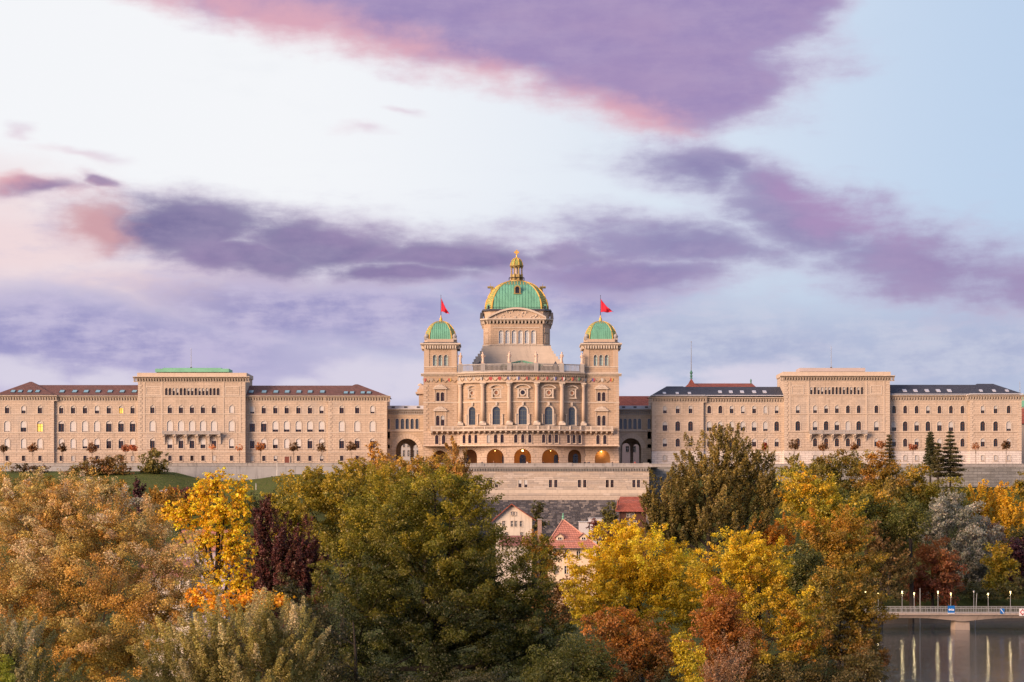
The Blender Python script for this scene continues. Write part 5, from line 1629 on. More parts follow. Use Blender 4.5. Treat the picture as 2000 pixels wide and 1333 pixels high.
for p, s in ((1093.5, 1056), (1140, 1056)):
    mb = MB(); xx = hx(p); yq = Y2 + .9; zb = hz(s + 6)
    mb.prism([(xx - .75, zb), (xx + .75, zb), (xx + .75, zb + 1.3), (xx, zb + 1.95), (xx - .75, zb + 1.3)], yq, yq + 3.2); dd = mb.build('dormer', M_yellow, hr)
    mb = MB(); mb.rings([[(xx - 1.05, yq - .25, zb + 1.12), (xx - 1.05, yq + 3.4, zb + 1.12), (xx, yq + 3.4, zb + 2.05), (xx, yq - .25, zb + 2.05)], [(xx - 1.05, yq - .25, zb + 1.26), (xx - 1.05, yq + 3.4, zb + 1.26), (xx, yq + 3.4, zb + 2.2), (xx, yq - .25, zb + 2.2)]])
    mb.rings([[(xx + 1.05, yq - .25, zb + 1.12), (xx + 1.05, yq + 3.4, zb + 1.12), (xx, yq + 3.4, zb + 2.05), (xx, yq - .25, zb + 2.05)], [(xx + 1.05, yq - .25, zb + 1.26), (xx + 1.05, yq + 3.4, zb + 1.26), (xx, yq + 3.4, zb + 2.2), (xx, yq - .25, zb + 2.2)]])
    mb.build('dormer_roof', M_pink_roof, dd)
    mb = MB(); mb.box(xx - .36, xx + .36, yq - .04, yq + .02, zb + .25, zb + 1.2); mb.build('pane', M_glass, dd)
    mb = MB(); mb.box(xx - .04, xx + .04, yq - .09, yq - .04, zb + .25, zb + 1.2); mb.box(xx - .42, xx + .42, yq - .09, yq - .04, zb + .68, zb + .76); mb.box(xx - .46, xx - .36, yq - .09, yq + .01, zb + .2, zb + 1.25); mb.box(xx + .36, xx + .46, yq - .09, yq + .01, zb + .2, zb + 1.25); mb.build('frame', M_framew, dd)
mb = MB(); ax, ay, az_ = hx(1101), Y2 + 5.5, py_z(1015, Y2); mb.lathe(ax, ay, [(.3, az_ - .2), (.16, az_ + .3), (.3, az_ + .5), (.1, az_ + .75), (.12, az_ + 1.1), (.03, az_ + 1.3)], 8); mb.build('finial', M_copperl, hr)
mb = MB()
for cn in ((hx(1072) - .9, Y2 - .9), (hx(1164) + .9, Y2 - .9)):
    mb.tube([(cn[0], cn[1], hz(1071) + .05), (ax, ay, az_ + .05)], .13, 5)
mb.build('hip_tiles', mat('pale_ridge_tile', (.52, .27, .2), .9, .1), hr)
mb = MB(); mb.box(hx(1072) - .95, hx(1164) + .95, Y2 - 1.05, Y2 - .9, hz(1071) - .2, hz(1071) + .02); mb.build('gutter', M_lead, hr)
simple_house('low_house', 'low house with faded pink roof in front of the cream gabled house', 978, 1036, 440, 10, M_cream, M_pink_roof, 1066, 1047)
mb = MB(); chx = px_x(1054, 455); chm = thing('chimney', 'tall brick chimney between the cream house and the hipped roof', 'chimney', (chx, 455, ground(chx, 455)))
mb.box(chx - .45, chx + .45, 454.6, 455.4, ground(chx, 455) - .3, py_z(1016, 455)); mb.build('stack', mat('pale_brick', (.40, .27, .22), .9, .15, 2), chm)
mb = MB(); mb.box(chx - .58, chx + .58, 454.45, 455.55, py_z(1016, 455), py_z(1013.5, 455)); mb.build('cap', M_grey, chm)
# chalet under the terrace wall
ch, cr = simple_house('chalet', 'dark timber chalet with steep red half-hipped roof under the terrace wall', 1213, 1262, 500, 9, M_timber, M_red_roof, 1000, 970, over=1.2,
                      wins=[(1227, 6, 1003, 1010), (1236, 6, 1003, 1010), (1227, 6, 1018, 1026), (1240, 6, 1018, 1026)])
mb = MB(); cx_, cy_ = px_x(1211, 500), 500.0; mb.poly([(cx_ - .6, cy_ - 1, py_z(1000, 500)), (cx_ - .2, cy_ + 4.5, py_z(969, 500)), (cx_ - .6, cy_ + 10, py_z(1000, 500))]); mb.build('barge_board', mat('red_barge_board', (.30, .09, .06), .8, .1), cr)
for i, (a, b, t, l) in enumerate(((1131, 1152, 1020, 'pale shed with flat roof behind the pink hipped roof'), (1150, 1176, 1013, 'white panel shed beside the dark rubble wall'))):
    Yq = 540.0; x0_, x1_ = px_x(a, Yq), px_x(b, Yq); g0 = ground(x0_, Yq) - .3
    t_ = thing('shed', l, 'shed', ((x0_ + x1_) / 2, Yq, g0)); mb = MB(); mb.box(x0_, x1_, Yq, Yq + 3, g0, py_z(t, Yq)); mb.build('wall', mat('pale_panel', (.55, .53, .54), .8, .08), t_)
    mb = MB(); mb.box(x0_ - .2, x1_ + .2, Yq - .3, Yq + 3.2, py_z(t, Yq), py_z(t, Yq) + .18); mb.build('roof', M_zinc, t_)
simple_house('town_house', 'house with faded red roof glimpsed behind the golden tree', 345, 440, 300, 10, mat('lilac_render', (.42, .36, .42), .9, .06), M_pink_roof, 1076, 1036, wins=[(360 + 16 * i, 7, 1086, 1100) for i in range(5)])
simple_house('low_house', 'low white building with flat grey roof among the left trees', 250, 325, 540, 6, M_cream, M_zinc, 960, 956, wins=[(262 + 12 * i, 6, 963, 968) for i in range(5)])
simple_house('low_house', 'white house glimpsed low behind the tan tree', 270, 370, 260, 10, M_cream, M_pink_roof, 1128, 1095, wins=[(285 + 18 * i, 8, 1134, 1150) for i in range(5)])

# ------------------------------------------------------------------ vegetation
def leaf_mat():
    m = bpy.data.materials.new('autumn_leaf'); m.use_nodes = True
    t = m.node_tree; t.nodes.clear(); k = NT(t)
    at = k.node('ShaderNodeAttribute', attribute_name='leaf_colour')
    d = k.node('ShaderNodeBsdfDiffuse'); tr = k.node('ShaderNodeBsdfTranslucent'); gl = k.node('ShaderNodeBsdfGlossy')
    t.links.new(at.outputs['Color'], d.inputs[0]); t.links.new(at.outputs['Color'], tr.inputs[0])
    gl.inputs['Roughness'].default_value = .5; gl.inputs['Color'].default_value = (.9, .85, .8, 1)
    mx = k.node('ShaderNodeMixShader'); mx.inputs[0].default_value = .38
    t.links.new(d.outputs[0], mx.inputs[1]); t.links.new(tr.outputs[0], mx.inputs[2])
    mg = k.node('ShaderNodeMixShader'); mg.inputs[0].default_value = .035
    t.links.new(mx.outputs[0], mg.inputs[1]); t.links.new(gl.outputs[0], mg.inputs[2])
    o = k.node('ShaderNodeOutputMaterial'); t.links.new(mg.outputs[0], o.inputs[0])
    return m


M_leaf = leaf_mat()
RNG = np.random.default_rng(11)
LEAVES = 0
DENS = 1.95


def unit(a): return a / np.maximum(np.linalg.norm(a, axis=1, keepdims=True), 1e-9)


def leaf_mesh(name, P, N, L, Wd, C):
    """P centres, N normals, L lengths, Wd widths, C colours: one rhombic leaf each"""
    global LEAVES
    n = len(P); LEAVES += n
    T = unit(np.cross(N, RNG.normal(size=(n, 3)))); B = np.cross(N, T)
    l, w = L[:, None] / 2, Wd[:, None] / 2
    fold = N * (Wd[:, None] * .18)
    V = np.empty((n, 4, 3), np.float32)
    V[:, 0] = P - T * l; V[:, 1] = P + B * w + fold + T * l * .1; V[:, 2] = P + T * l; V[:, 3] = P - B * w + fold + T * l * .1
    me = bpy.data.meshes.new(name)
    me.vertices.add(4 * n); me.vertices.foreach_set('co', V.reshape(-1))
    me.loops.add(4 * n); me.loops.foreach_set('vertex_index', np.arange(4 * n, dtype=np.int32))
    me.polygons.add(n); me.polygons.foreach_set('loop_start', np.arange(0, 4 * n, 4, dtype=np.int32)); me.polygons.foreach_set('loop_total', np.full(n, 4, np.int32))
    ca = me.color_attributes.new('leaf_colour', 'FLOAT_COLOR', 'POINT')
    cc = np.ones((n, 4, 4), np.float32); cc[:, :, :3] = C[:, None, :]
    ca.data.foreach_set('color', cc.reshape(-1))
    me.materials.append(M_leaf)
    me.update(calc_edges=True)
    return me


def tint(p):
    p = np.array(p, float); g = p[:, 1:2] / p[:, 0:1]; silver = p[:, 2:3] / p[:, 0:1] > .42
    q = np.where(g > .66, p * np.array([1.22, 1.26, .9]), np.where(g > .4, p * np.array([1.28, 1.17, .9]), p * np.array([1.25, 1.15, 1.1])))
    return np.minimum(np.where(silver, p * 1.12, q), .93)


def tree(name, label, Y, lobes, pal, leaf=2.1, dens=1.5, style='round', low=None, bark=None, group=None, cat='tree', trunk=True, clump=.30, spread=1.0, fill=.42, jit=.15, base=None, depth=.85, limbs=26, lean=0.0, trunk_r=None, aspect=.62, lowb=1.25):
    """lobes: (px, py, rx, ry[, dy]) crown masses measured in photo pixels at distance Y.
    pal: leaf colours; low: colours that take over towards the foot of the crown"""
    s = Y / F
    pal = tint(pal); lowp = tint(low) if low is not None else None
    pxm = np.mean([l[0] for l in lobes])
    tot = sum(l[2] * l[3] for l in lobes)
    tx = px_x(lobes[0][0] if len(lobes) < 3 else np.average([l[0] for l in lobes], weights=[l[2] * l[3] for l in lobes]), Y)
    gz = ground(tx, Y) if base is None else base
    root = thing(name, label, cat, (tx, Y, gz), group)
    Lp = leaf * 1.12 * Y / 2048.0
    Ps, Ns, Cs = [], [], []
    ztop = max(py_z(l[1] - l[3], Y) for l in lobes); zbot = min(py_z(l[1] + l[3], Y) for l in lobes)
    tips = []
    for l in lobes:
        px, py, rx, ry = l[:4]; dy = l[4] if len(l) > 4 else RNG.uniform(-.25, .25) * rx * s
        c = np.array([px_x(px, Y), Y + dy, py_z(py, Y)]); ax = np.array([rx * s, rx * s * depth, ry * s])
        area = math.pi * rx * ry / 3.81 * .72
        n = int(area * dens * DENS * (2.1 / leaf) ** 1.6)
        cs = clump * math.sqrt(rx * ry) * s                 # clump radius
        ncl = max(26, int(4.2 / (clump ** 2)))
        d = unit(RNG.normal(size=(ncl, 3)))
        back = d[:, 1] > .35
        keep = ~back | (RNG.random(ncl) < .45); d = d[keep]; ncl = len(d)
        t = RNG.random((ncl, 1)) ** fill * (1 + RNG.normal(size=(ncl, 1)) * .07)
        cc = c + d * t * ax * np.array([1, 1, 1])
        out = unit(d * np.array([1, 1, .8]) + np.array([0, 0, .35]))
        size = cs * RNG.uniform(.55, 1.25, (ncl, 1))
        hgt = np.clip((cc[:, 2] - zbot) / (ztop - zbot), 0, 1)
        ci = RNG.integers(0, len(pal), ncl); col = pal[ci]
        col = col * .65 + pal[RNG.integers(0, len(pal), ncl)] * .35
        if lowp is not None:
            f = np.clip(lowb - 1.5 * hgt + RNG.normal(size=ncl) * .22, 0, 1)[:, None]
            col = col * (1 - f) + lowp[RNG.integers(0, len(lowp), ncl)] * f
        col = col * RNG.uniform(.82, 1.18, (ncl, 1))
        k = np.repeat(np.arange(ncl), RNG.multinomial(n, (size[:, 0] ** 1.6) / (size[:, 0] ** 1.6).sum()))
        m = len(k)
        g = RNG.normal(size=(m, 3)); g = g / np.maximum(1, np.linalg.norm(g, axis=1, keepdims=True) / 1.7)
        if style == 'plume':
            axd = unit(out * np.array([.8, .8, .3]) + np.array([0, 0, 1.1]) + RNG.normal(size=(ncl, 3)) * .12)
            u = RNG.random((m, 1)) ** .8
            P = cc[k] + axd[k] * (u * 2.6 - .9) * size[k] + g * size[k] * (.42 * (1 - u * .72)) * spread
        elif style == 'droop':
            u = RNG.random((m, 1))
            axd = unit(out * np.array([1, 1, .2]) + np.array([0, 0, -.9]))
            P = cc[k] + axd[k] * (u * 2.2 - .6) * size[k] + g * size[k] * .4 * spread
        elif style == 'spray':
            u = RNG.random((m, 1)) ** .9
            axd = unit(out * np.array([1.2, 1.2, .4]) + np.array([0, 0, .45]) + RNG.normal(size=(ncl, 3)) * .35)
            P = cc[k] + axd[k] * (u * 2.2 - .7) * size[k] + g * size[k] * np.array([.62, .62, .38]) * (1.05 - u * .65) * spread
        else:
            P = cc[k] + g * size[k] * np.array([.62, .62, .44]) * spread
        N = unit(out[k] * .55 + np.array([0, 0, .45]) + RNG.normal(size=(m, 3)) * .62)
        C = col[k] * (1 + RNG.normal(size=(m, 1)) * jit) * (1 + RNG.normal(size=(m, 3)) * .05)
        Ps.append(P); Ns.append(N); Cs.append(np.clip(C, .006, .9))
        ti = RNG.permutation(ncl)[:max(3, int(limbs * rx * ry / tot))]
        tips.append((c, cc[ti]))
    P = np.concatenate(Ps); N = np.concatenate(Ns); C = np.concatenate(Cs)
    ok = P[:, 2] > gz + .15
    P, N, C = P[ok], N[ok], C[ok]
    n = len(P)
    L = Lp * RNG.uniform(.7, 1.35, n); Wd = L * aspect * RNG.uniform(.8, 1.15, n)
    off = np.array([tx, Y, gz])
    o = bpy.data.objects.new('crown', leaf_mesh('crown', P - off, N, L, Wd, C)); COL.objects.link(o); o.parent = root
    WL[o.as_pointer()] = WL[root.as_pointer()]
    if trunk:
        H = ztop - gz; r0 = trunk_r or max(.12, min(.75, H * .022))
        zt = zbot + (ztop - zbot) * .62
        mb = MB(); pts = []
        for i in range(8):
            u = i / 7; pts.append((tx + lean * u + .02 * H * math.sin(u * 3 + pxm) * u, Y + .015 * H * math.sin(u * 4 + pxm), gz - .3 + (zt - gz + .3) * u))
        mb.tube(pts, [r0 * (1.35 if i == 0 else 1) * (1 - .78 * i / 7) for i in range(8)], 7)
        for c, tp in tips:
            zf = min(max((c[2] - gz) * .62, H * .16), (zt - gz) * .92); u = zf / max(.1, zt - gz)
            st = Vector((tx + lean * u, Y, gz + zf)); cv = Vector(c)
            mid = st.lerp(cv, .5) + Vector((0, 0, -.06 * (cv - st).length))
            rb = r0 * .42 * (1 - u * .5)
            if (cv - st).length > .5: mb.tube([st, mid, cv], [rb, rb * .75, rb * .45], 5)
            for q in tp:
                q = Vector(q); m2 = cv.lerp(q, .5) + Vector((RNG.uniform(-.1, .1), RNG.uniform(-.1, .1), -.08)) * (q - cv).length
                mb.tube([cv, m2, q], [rb * .42, rb * .26, max(.015, rb * .08)], 4)
        mb.build('trunk', bark or M_bark, root)
    return root


c_ = lambda *a: a
TAN = [(.60, .37, .12), (.52, .31, .09), (.46, .32, .115), (.66, .50, .28), (.38, .29, .10), (.70, .57, .41), (.56, .41, .18)]
# ---- foreground, left
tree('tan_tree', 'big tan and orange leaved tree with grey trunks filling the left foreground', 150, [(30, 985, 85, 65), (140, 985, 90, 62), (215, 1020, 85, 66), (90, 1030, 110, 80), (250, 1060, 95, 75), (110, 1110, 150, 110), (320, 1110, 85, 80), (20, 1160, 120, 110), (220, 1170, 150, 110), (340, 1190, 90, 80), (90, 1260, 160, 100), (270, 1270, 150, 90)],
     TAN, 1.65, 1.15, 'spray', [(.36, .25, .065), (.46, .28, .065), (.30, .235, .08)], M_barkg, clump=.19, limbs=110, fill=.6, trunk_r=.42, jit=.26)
tree('silver_willow', 'olive silver willow-like crown at the bottom, left of the dark ash', 122, [(470, 1250, 110, 80), (560, 1250, 75, 75), (400, 1290, 110, 80), (520, 1310, 120, 80), (350, 1320, 90, 60)],
     [(.39, .31, .11), (.48, .38, .16), (.32, .26, .09), (.56, .46, .25), (.35, .29, .12)], 1.7, 1.5, 'plume', [(.17, .14, .045)], M_barkg, clump=.22, limbs=40)
tree('silver_willow', 'pale silvery green crown in the bottom left corner', 116, [(20, 1270, 85, 65), (70, 1320, 90, 50), (-40, 1310, 80, 70)],
     [(.28, .26, .12), (.38, .33, .19), (.22, .2, .08), (.45, .38, .22)], 1.7, 1.5, 'plume', [(.15, .14, .04)], M_barkg, clump=.22, limbs=20)
tree('green_shrub', 'small yellow green bush at the very bottom left edge', 110, [(5, 1318, 26, 40)], [(.22, .24, .03), (.3, .28, .04)], 2.0, 1.4, cat='bush', trunk=False)
tree('golden_tree', 'bright golden orange tree with big sparse leaves before the left lawn', 190, [(425, 945, 40, 30), (365, 1005, 48, 35), (440, 1000, 55, 45), (472, 965, 26, 40), (400, 1055, 65, 45), (465, 1065, 40, 55), (420, 1120, 55, 45), (335, 1000, 28, 18), (470, 1140, 34, 30), (395, 965, 30, 30)],
     [(.88, .49, .02), (.82, .43, .015), (.90, .55, .03), (.76, .36, .015)], 2.1, .8, 'round', None, M_bark, clump=.17, limbs=90, fill=.7, aspect=.8, spread=.9, jit=.28)
tree('golden_shrub', 'golden leaved branches spreading over the olive willow crown', 140, [(530, 1172, 48, 18), (440, 1178, 60, 24), (480, 1165, 40, 16), (390, 1165, 30, 22)], [(.85, .40, .02), (.75, .33, .015), (.62, .26, .02)], 2.9, .8, clump=.2, limbs=36, aspect=.8, cat='shrub')
tree('purple_tree', 'dark purple leaved tree between the golden tree and the dark ash', 238, [(540, 1080, 58, 80), (520, 1040, 34, 55), (585, 1090, 40, 70), (500, 1130, 45, 70), (560, 1170, 80, 80), (600, 1150, 50, 80)],
     [(.085, .026, .024), (.12, .036, .032), (.06, .022, .022), (.10, .045, .03)], 2.0, 1.5, 'plume', None, M_bark, clump=.24, limbs=30)
tree('ash_tree', 'yellow green ash standing behind the dark ash, below the left wing', 300, [(600, 985, 75, 55), (560, 1020, 45, 50), (690, 965, 80, 52), (780, 965, 75, 52), (640, 1050, 100, 65), (730, 1030, 90, 60), (680, 930, 35, 26), (620, 945, 40, 32)],
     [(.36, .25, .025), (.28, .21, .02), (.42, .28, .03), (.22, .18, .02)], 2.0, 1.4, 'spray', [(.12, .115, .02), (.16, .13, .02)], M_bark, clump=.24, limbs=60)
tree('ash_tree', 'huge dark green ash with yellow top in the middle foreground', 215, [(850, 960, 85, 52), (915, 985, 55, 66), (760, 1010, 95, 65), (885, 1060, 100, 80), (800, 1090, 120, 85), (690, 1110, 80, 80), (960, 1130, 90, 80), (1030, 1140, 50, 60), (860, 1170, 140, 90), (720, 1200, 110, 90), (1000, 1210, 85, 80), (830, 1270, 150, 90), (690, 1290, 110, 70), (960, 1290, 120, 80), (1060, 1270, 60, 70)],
     [(.34, .255, .02), (.24, .20, .02), (.17, .155, .02)], 1.8, 1.35, 'spray', [(.036, .047, .013), (.056, .066, .015), (.028, .037, .011)], M_bark, clump=.21, limbs=150, trunk_r=.9, lowb=1.45)  # dark low greens put the shade of the lower crown into leaf colour
# ---- foreground, right of the middle
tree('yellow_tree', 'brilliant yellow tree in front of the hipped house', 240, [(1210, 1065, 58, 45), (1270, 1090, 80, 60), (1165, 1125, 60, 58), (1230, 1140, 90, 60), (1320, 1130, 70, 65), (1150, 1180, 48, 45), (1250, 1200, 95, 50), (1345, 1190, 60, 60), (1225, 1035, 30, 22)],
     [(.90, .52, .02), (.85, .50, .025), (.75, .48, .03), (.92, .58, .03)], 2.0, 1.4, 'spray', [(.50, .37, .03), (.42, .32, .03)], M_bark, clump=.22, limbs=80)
tree('locust_tree', 'yellow olive tree with open crown right of the brilliant yellow tree', 226, [(1440, 1070, 55, 40), (1490, 1105, 65, 50), (1410, 1120, 60, 55), (1480, 1160, 80, 55), (1540, 1190, 60, 55), (1430, 1190, 65, 60), (1510, 1250, 75, 55), (1565, 1250, 42, 48)],
     [(.70, .46, .02), (.58, .41, .02), (.46, .35, .025)], 2.0, 1.25, 'spray', [(.34, .24, .025), (.26, .19, .03), (.38, .19, .03)], M_bark, clump=.22, limbs=80)
tree('maple_tree', 'rusty orange maple at the bottom below the brilliant yellow tree', 186, [(1245, 1245, 60, 45), (1190, 1225, 60, 40), (1290, 1290, 70, 48), (1210, 1300, 80, 50)], [(.36, .145, .03), (.30, .125, .025), (.22, .115, .025), (.42, .19, .03)], 2.1, 1.4, 'round', [(.12, .075, .02), (.2, .09, .03)], M_bark, clump=.24, limbs=40)
tree('maple_tree', 'russet brown tree between the brilliant yellow and the open yellow tree', 200, [(1410, 1180, 42, 52), (1395, 1240, 55, 55), (1440, 1250, 50, 50), (1400, 1300, 70, 50)], [(.34, .14, .035), (.28, .12, .03), (.4, .18, .04)], 2.0, 1.4, 'round', None, M_bark, clump=.24, limbs=30)
tree('green_shrub', 'dark green bushy tree at the bottom right of the dark ash', 176, [(1120, 1290, 75, 58), (1080, 1320, 60, 40), (1165, 1325, 50, 40)], [(.10, .10, .025), (.14, .13, .03), (.08, .085, .022)], 2.0, 1.4, 'round', None, M_bark, limbs=20)
tree('yellow_shrub', 'yellow shrub at the bottom beside the rusty maple', 184, [(1345, 1300, 36, 50), (1330, 1260, 22, 24)], [(.62, .42, .03), (.5, .38, .03)], 2.0, 1.3, cat='shrub', limbs=14)
tree('twiggy_shrub', 'nearly bare pinkish twiggy shrub at the bottom middle right', 172, [(1432, 1290, 42, 48), (1400, 1320, 40, 30)], [(.32, .20, .13), (.26, .16, .1)], 1.5, .55, 'plume', None, M_barkg, limbs=90, cat='shrub')
tree('small_tree', 'mixed green and orange small tree hiding the corner of the pink roofs', 330, [(1052, 1062, 32, 26), (1075, 1085, 26, 22), (1035, 1080, 24, 24), (1062, 1105, 34, 24)], [(.30, .22, .03), (.42, .2, .03), (.2, .17, .03), (.16, .15, .03)], 2.0, 1.3, 'round', None, M_bark, limbs=24)
tree('poplar_tree', 'broad brown olive poplar rising before the right office wing', 330, [(1370, 915, 60, 60), (1425, 880, 42, 42), (1310, 975, 50, 65), (1455, 930, 50, 65), (1385, 975, 75, 70), (1490, 920, 24, 50), (1300, 1020, 45, 45), (1350, 1040, 70, 50), (1440, 1010, 70, 60), (1275, 1000, 22, 50), (1405, 850, 20, 18), (1500, 970, 24, 50)],
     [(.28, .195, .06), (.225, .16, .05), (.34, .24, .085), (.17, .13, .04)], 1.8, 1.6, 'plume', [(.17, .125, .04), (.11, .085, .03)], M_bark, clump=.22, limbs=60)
tree('green_tree', 'grey green rounded tree right of the open yellow tree', 300, [(1550, 1100, 36, 46), (1575, 1140, 42, 60), (1530, 1150, 34, 60)], [(.13, .13, .045), (.17, .16, .05), (.11, .11, .04)], 2.0, 1.45, 'spray', [(.09, .09, .03)], M_bark, limbs=20)
tree('riverside_tree', 'dark olive tree leaning over the river at its left bank', 286, [(1640, 1150, 65, 55), (1680, 1190, 52, 60), (1620, 1220, 75, 65), (1690, 1255, 42, 62), (1600, 1290, 85, 55), (1670, 1310, 65, 50), (1560, 1320, 60, 40), (1700, 1330, 40, 40), (1640, 1350, 80, 30)],
     [(.26, .18, .025), (.19, .14, .022), (.32, .2, .03)], 2.0, 1.45, 'spray', [(.09, .075, .022), (.13, .1, .025), (.2, .1, .035)], M_bark, clump=.24, limbs=50)
tree('oak_tree', 'orange olive tree above the river, left of the red-brown chestnut', 322, [(1630, 1055, 52, 42), (1590, 1045, 40, 36), (1670, 1095, 50, 45), (1610, 1100, 65, 50), (1650, 1020, 30, 26)], [(.40, .215, .025), (.31, .20, .025), (.25, .185, .025), (.46, .22, .03)], 2.0, 1.45, 'spray', [(.2, .15, .025), (.15, .12, .025)], M_bark, limbs=40)
tree('orange_tree', 'slender orange-topped tree behind the open yellow tree', 350, [(1500, 1050, 30, 42), (1530, 1060, 20, 50), (1470, 1050, 30, 30), (1500, 1110, 50, 50)], [(.58, .25, .025), (.48, .24, .03), (.36, .22, .03)], 2.0, 1.4, 'plume', None, M_bark, limbs=20)
# ---- right-hand slope
tree('maple_tree', 'green maple with bright yellow top right of the brown poplar', 400, [(1560, 945, 42, 26), (1595, 965, 46, 30), (1580, 1000, 65, 40), (1645, 1010, 42, 38), (1660, 1045, 36, 40), (1610, 1035, 50, 40)], [(.66, .40, .025), (.50, .36, .03), (.40, .31, .03)], 2.0, 1.45, 'spray', [(.16, .17, .022), (.2, .19, .025)], M_bark, limbs=40)
tree('olive_tree', 'round green brown tree under the right office wing balcony', 505, [(1640, 905, 42, 26), (1605, 930, 36, 32), (1665, 940, 46, 36), (1625, 965, 50, 36)], [(.24, .15, .03), (.18, .135, .025), (.14, .12, .022)], 2.0, 1.5, 'round', [(.075, .08, .02)], M_bark, limbs=20)
tree('orange_tree', 'olive tree with orange top right of the round green brown tree', 495, [(1705, 910, 30, 32), (1735, 945, 38, 46), (1700, 955, 32, 40), (1715, 990, 40, 40)], [(.34, .19, .03), (.24, .17, .025), (.4, .2, .04)], 2.0, 1.5, 'round', [(.12, .11, .022)], M_bark, limbs=20)
tree('weeping_tree', 'narrow weeping brown tree in the middle of the right slope', 470, [(1738, 975, 13, 52), (1748, 1005, 14, 40)], [(.30, .2, .06), (.24, .17, .05)], 2.0, 1.5, 'droop', None, M_bark, limbs=8)
tree('green_tree', 'dark green and yellow tree left of the tall pine', 520, [(1785, 935, 30, 34), (1770, 970, 40, 40), (1810, 975, 36, 40)], [(.30, .21, .03), (.2, .17, .025), (.46, .3, .03)], 2.0, 1.5, 'round', [(.1, .1, .022)], M_bark, limbs=20)
tree('green_tree', 'olive green tree with yellow sprays below the tall pine', 515, [(1850, 960, 40, 38), (1870, 990, 30, 32), (1835, 995, 40, 36)], [(.27, .21, .025), (.42, .3, .03), (.19, .165, .025)], 2.0, 1.5, 'round', [(.11, .11, .022)], M_bark, limbs=20)
tree('hillside_tree', 'yellow speckled dark tree left of the silver tree', 450, [(1700, 985, 36, 34), (1735, 1020, 44, 44), (1765, 1055, 36, 40), (1700, 1035, 40, 40)], [(.36, .25, .03), (.24, .19, .028), (.46, .27, .03)], 2.0, 1.5, 'round', [(.1, .095, .025)], M_bark, limbs=24)
tree('brown_tree', 'tangled brown tree left of the red-brown chestnut by the bridge', 436, [(1715, 1080, 36, 46), (1745, 1115, 36, 52), (1715, 1140, 36, 40), (1690, 1050, 30, 34)], [(.27, .15, .06), (.21, .13, .05), (.17, .12, .045)], 2.0, 1.4, 'spray', [(.11, .085, .04)], M_bark, limbs=30)
tree('silver_tree', 'silver grey leaved tree behind the red-brown chestnut', 478, [(1842, 985, 30, 24), (1855, 1020, 62, 44), (1805, 1035, 34, 34), (1885, 1065, 54, 54), (1905, 1110, 34, 55), (1880, 1130, 36, 50), (1912, 1150, 24, 30)], [(.36, .35, .265), (.285, .285, .215), (.42, .395, .30)], 2.0, 1.5, 'spray', [(.2, .2, .165), (.15, .155, .13)], M_barkg, limbs=30)
tree('chestnut_tree', 'red-brown chestnut beside the bridge', 446, [(1825, 1075, 32, 30), (1800, 1110, 34, 34), (1852, 1110, 36, 36), (1825, 1140, 58, 40), (1795, 1150, 30, 30)], [(.34, .15, .06), (.29, .125, .05), (.38, .18, .07)], 2.0, 1.5, 'round', [(.2, .06, .028)], M_bark, limbs=24)
tree('golden_poplar', 'leftmost golden yellow poplar under the right terrace wall', 522, [(1915, 985, 24, 42), (1905, 1010, 24, 36), (1920, 1030, 30, 32)], [(.70, .42, .03), (.60, .37, .03), (.78, .46, .04)], 2.0, 1.5, 'plume', [(.45, .3, .03)], M_bark, limbs=8)
tree('golden_poplar', 'middle golden yellow poplar under the right terrace wall', 526, [(1947, 988, 28, 46), (1950, 1030, 34, 34)], [(.70, .42, .03), (.60, .37, .03), (.78, .46, .04)], 2.0, 1.5, 'plume', [(.45, .3, .03)], M_bark, limbs=8)
tree('golden_poplar', 'golden yellow poplar at the right edge under the terrace wall', 520, [(1982, 1000, 28, 42), (1985, 1032, 34, 32)], [(.70, .42, .03), (.60, .37, .03), (.78, .46, .04)], 2.0, 1.5, 'plume', [(.45, .3, .03)], M_bark, limbs=8)
tree('yellow_tree', 'yellow green tree between the silver tree and the dark purple one', 466, [(1945, 1090, 26, 34), (1960, 1125, 30, 38), (1940, 1145, 26, 30)], [(.48, .33, .03), (.36, .27, .03), (.58, .36, .03)], 2.0, 1.5, 'round', [(.24, .2, .03)], M_bark, limbs=16)
tree('rosy_tree', 'pale rosy brown tree behind the silver tree at right', 486, [(1925, 1040, 30, 30), (1985, 1140, 16, 34), (1940, 1065, 24, 24)], [(.36, .24, .17), (.3, .2, .14)], 2.0, 1.4, 'spray', None, M_bark, limbs=16)
tree('purple_tree', 'dark purple tree at the right edge above the bridge', 475, [(1985, 1075, 30, 32), (1990, 1120, 28, 50), (2015, 1100, 30, 60), (1985, 1150, 30, 30)], [(.075, .025, .035), (.05, .02, .03), (.1, .03, .04)], 2.0, 1.5, 'round', None, M_bark, limbs=16)
tree('olive_tree', 'olive tree cut by the right edge under the terrace wall', 545, [(1998, 955, 18, 34)], [(.22, .17, .03), (.3, .2, .03)], 2.0, 1.5, limbs=8)
tree('green_tree', 'dark green tree cut by the right edge above the bridge', 500, [(2000, 1045, 30, 30)], [(.1, .09, .03)], 2.0, 1.4, limbs=8)
tree('dark_tree', 'dark low tree behind the unlit bridge lamp', 476, [(1900, 1150, 40, 30), (1865, 1160, 40, 24)], [(.055, .05, .022), (.08, .065, .028), (.1, .075, .03)], 2.0, 1.5, 'round', None, M_bark, limbs=8)
tree('dark_tree', 'dark low tree behind the right end of the bridge', 477, [(1950, 1155, 40, 28), (1985, 1165, 40, 26)], [(.055, .05, .022), (.08, .065, .028), (.1, .075, .03)], 2.0, 1.5, 'round', None, M_bark, limbs=8)
tree('dark_tree', 'dark tree left of the red-brown chestnut', 474, [(1760, 1120, 30, 40)], [(.055, .05, .022), (.08, .065, .028), (.1, .075, .03)], 2.0, 1.5, 'round', None, M_bark, limbs=8)
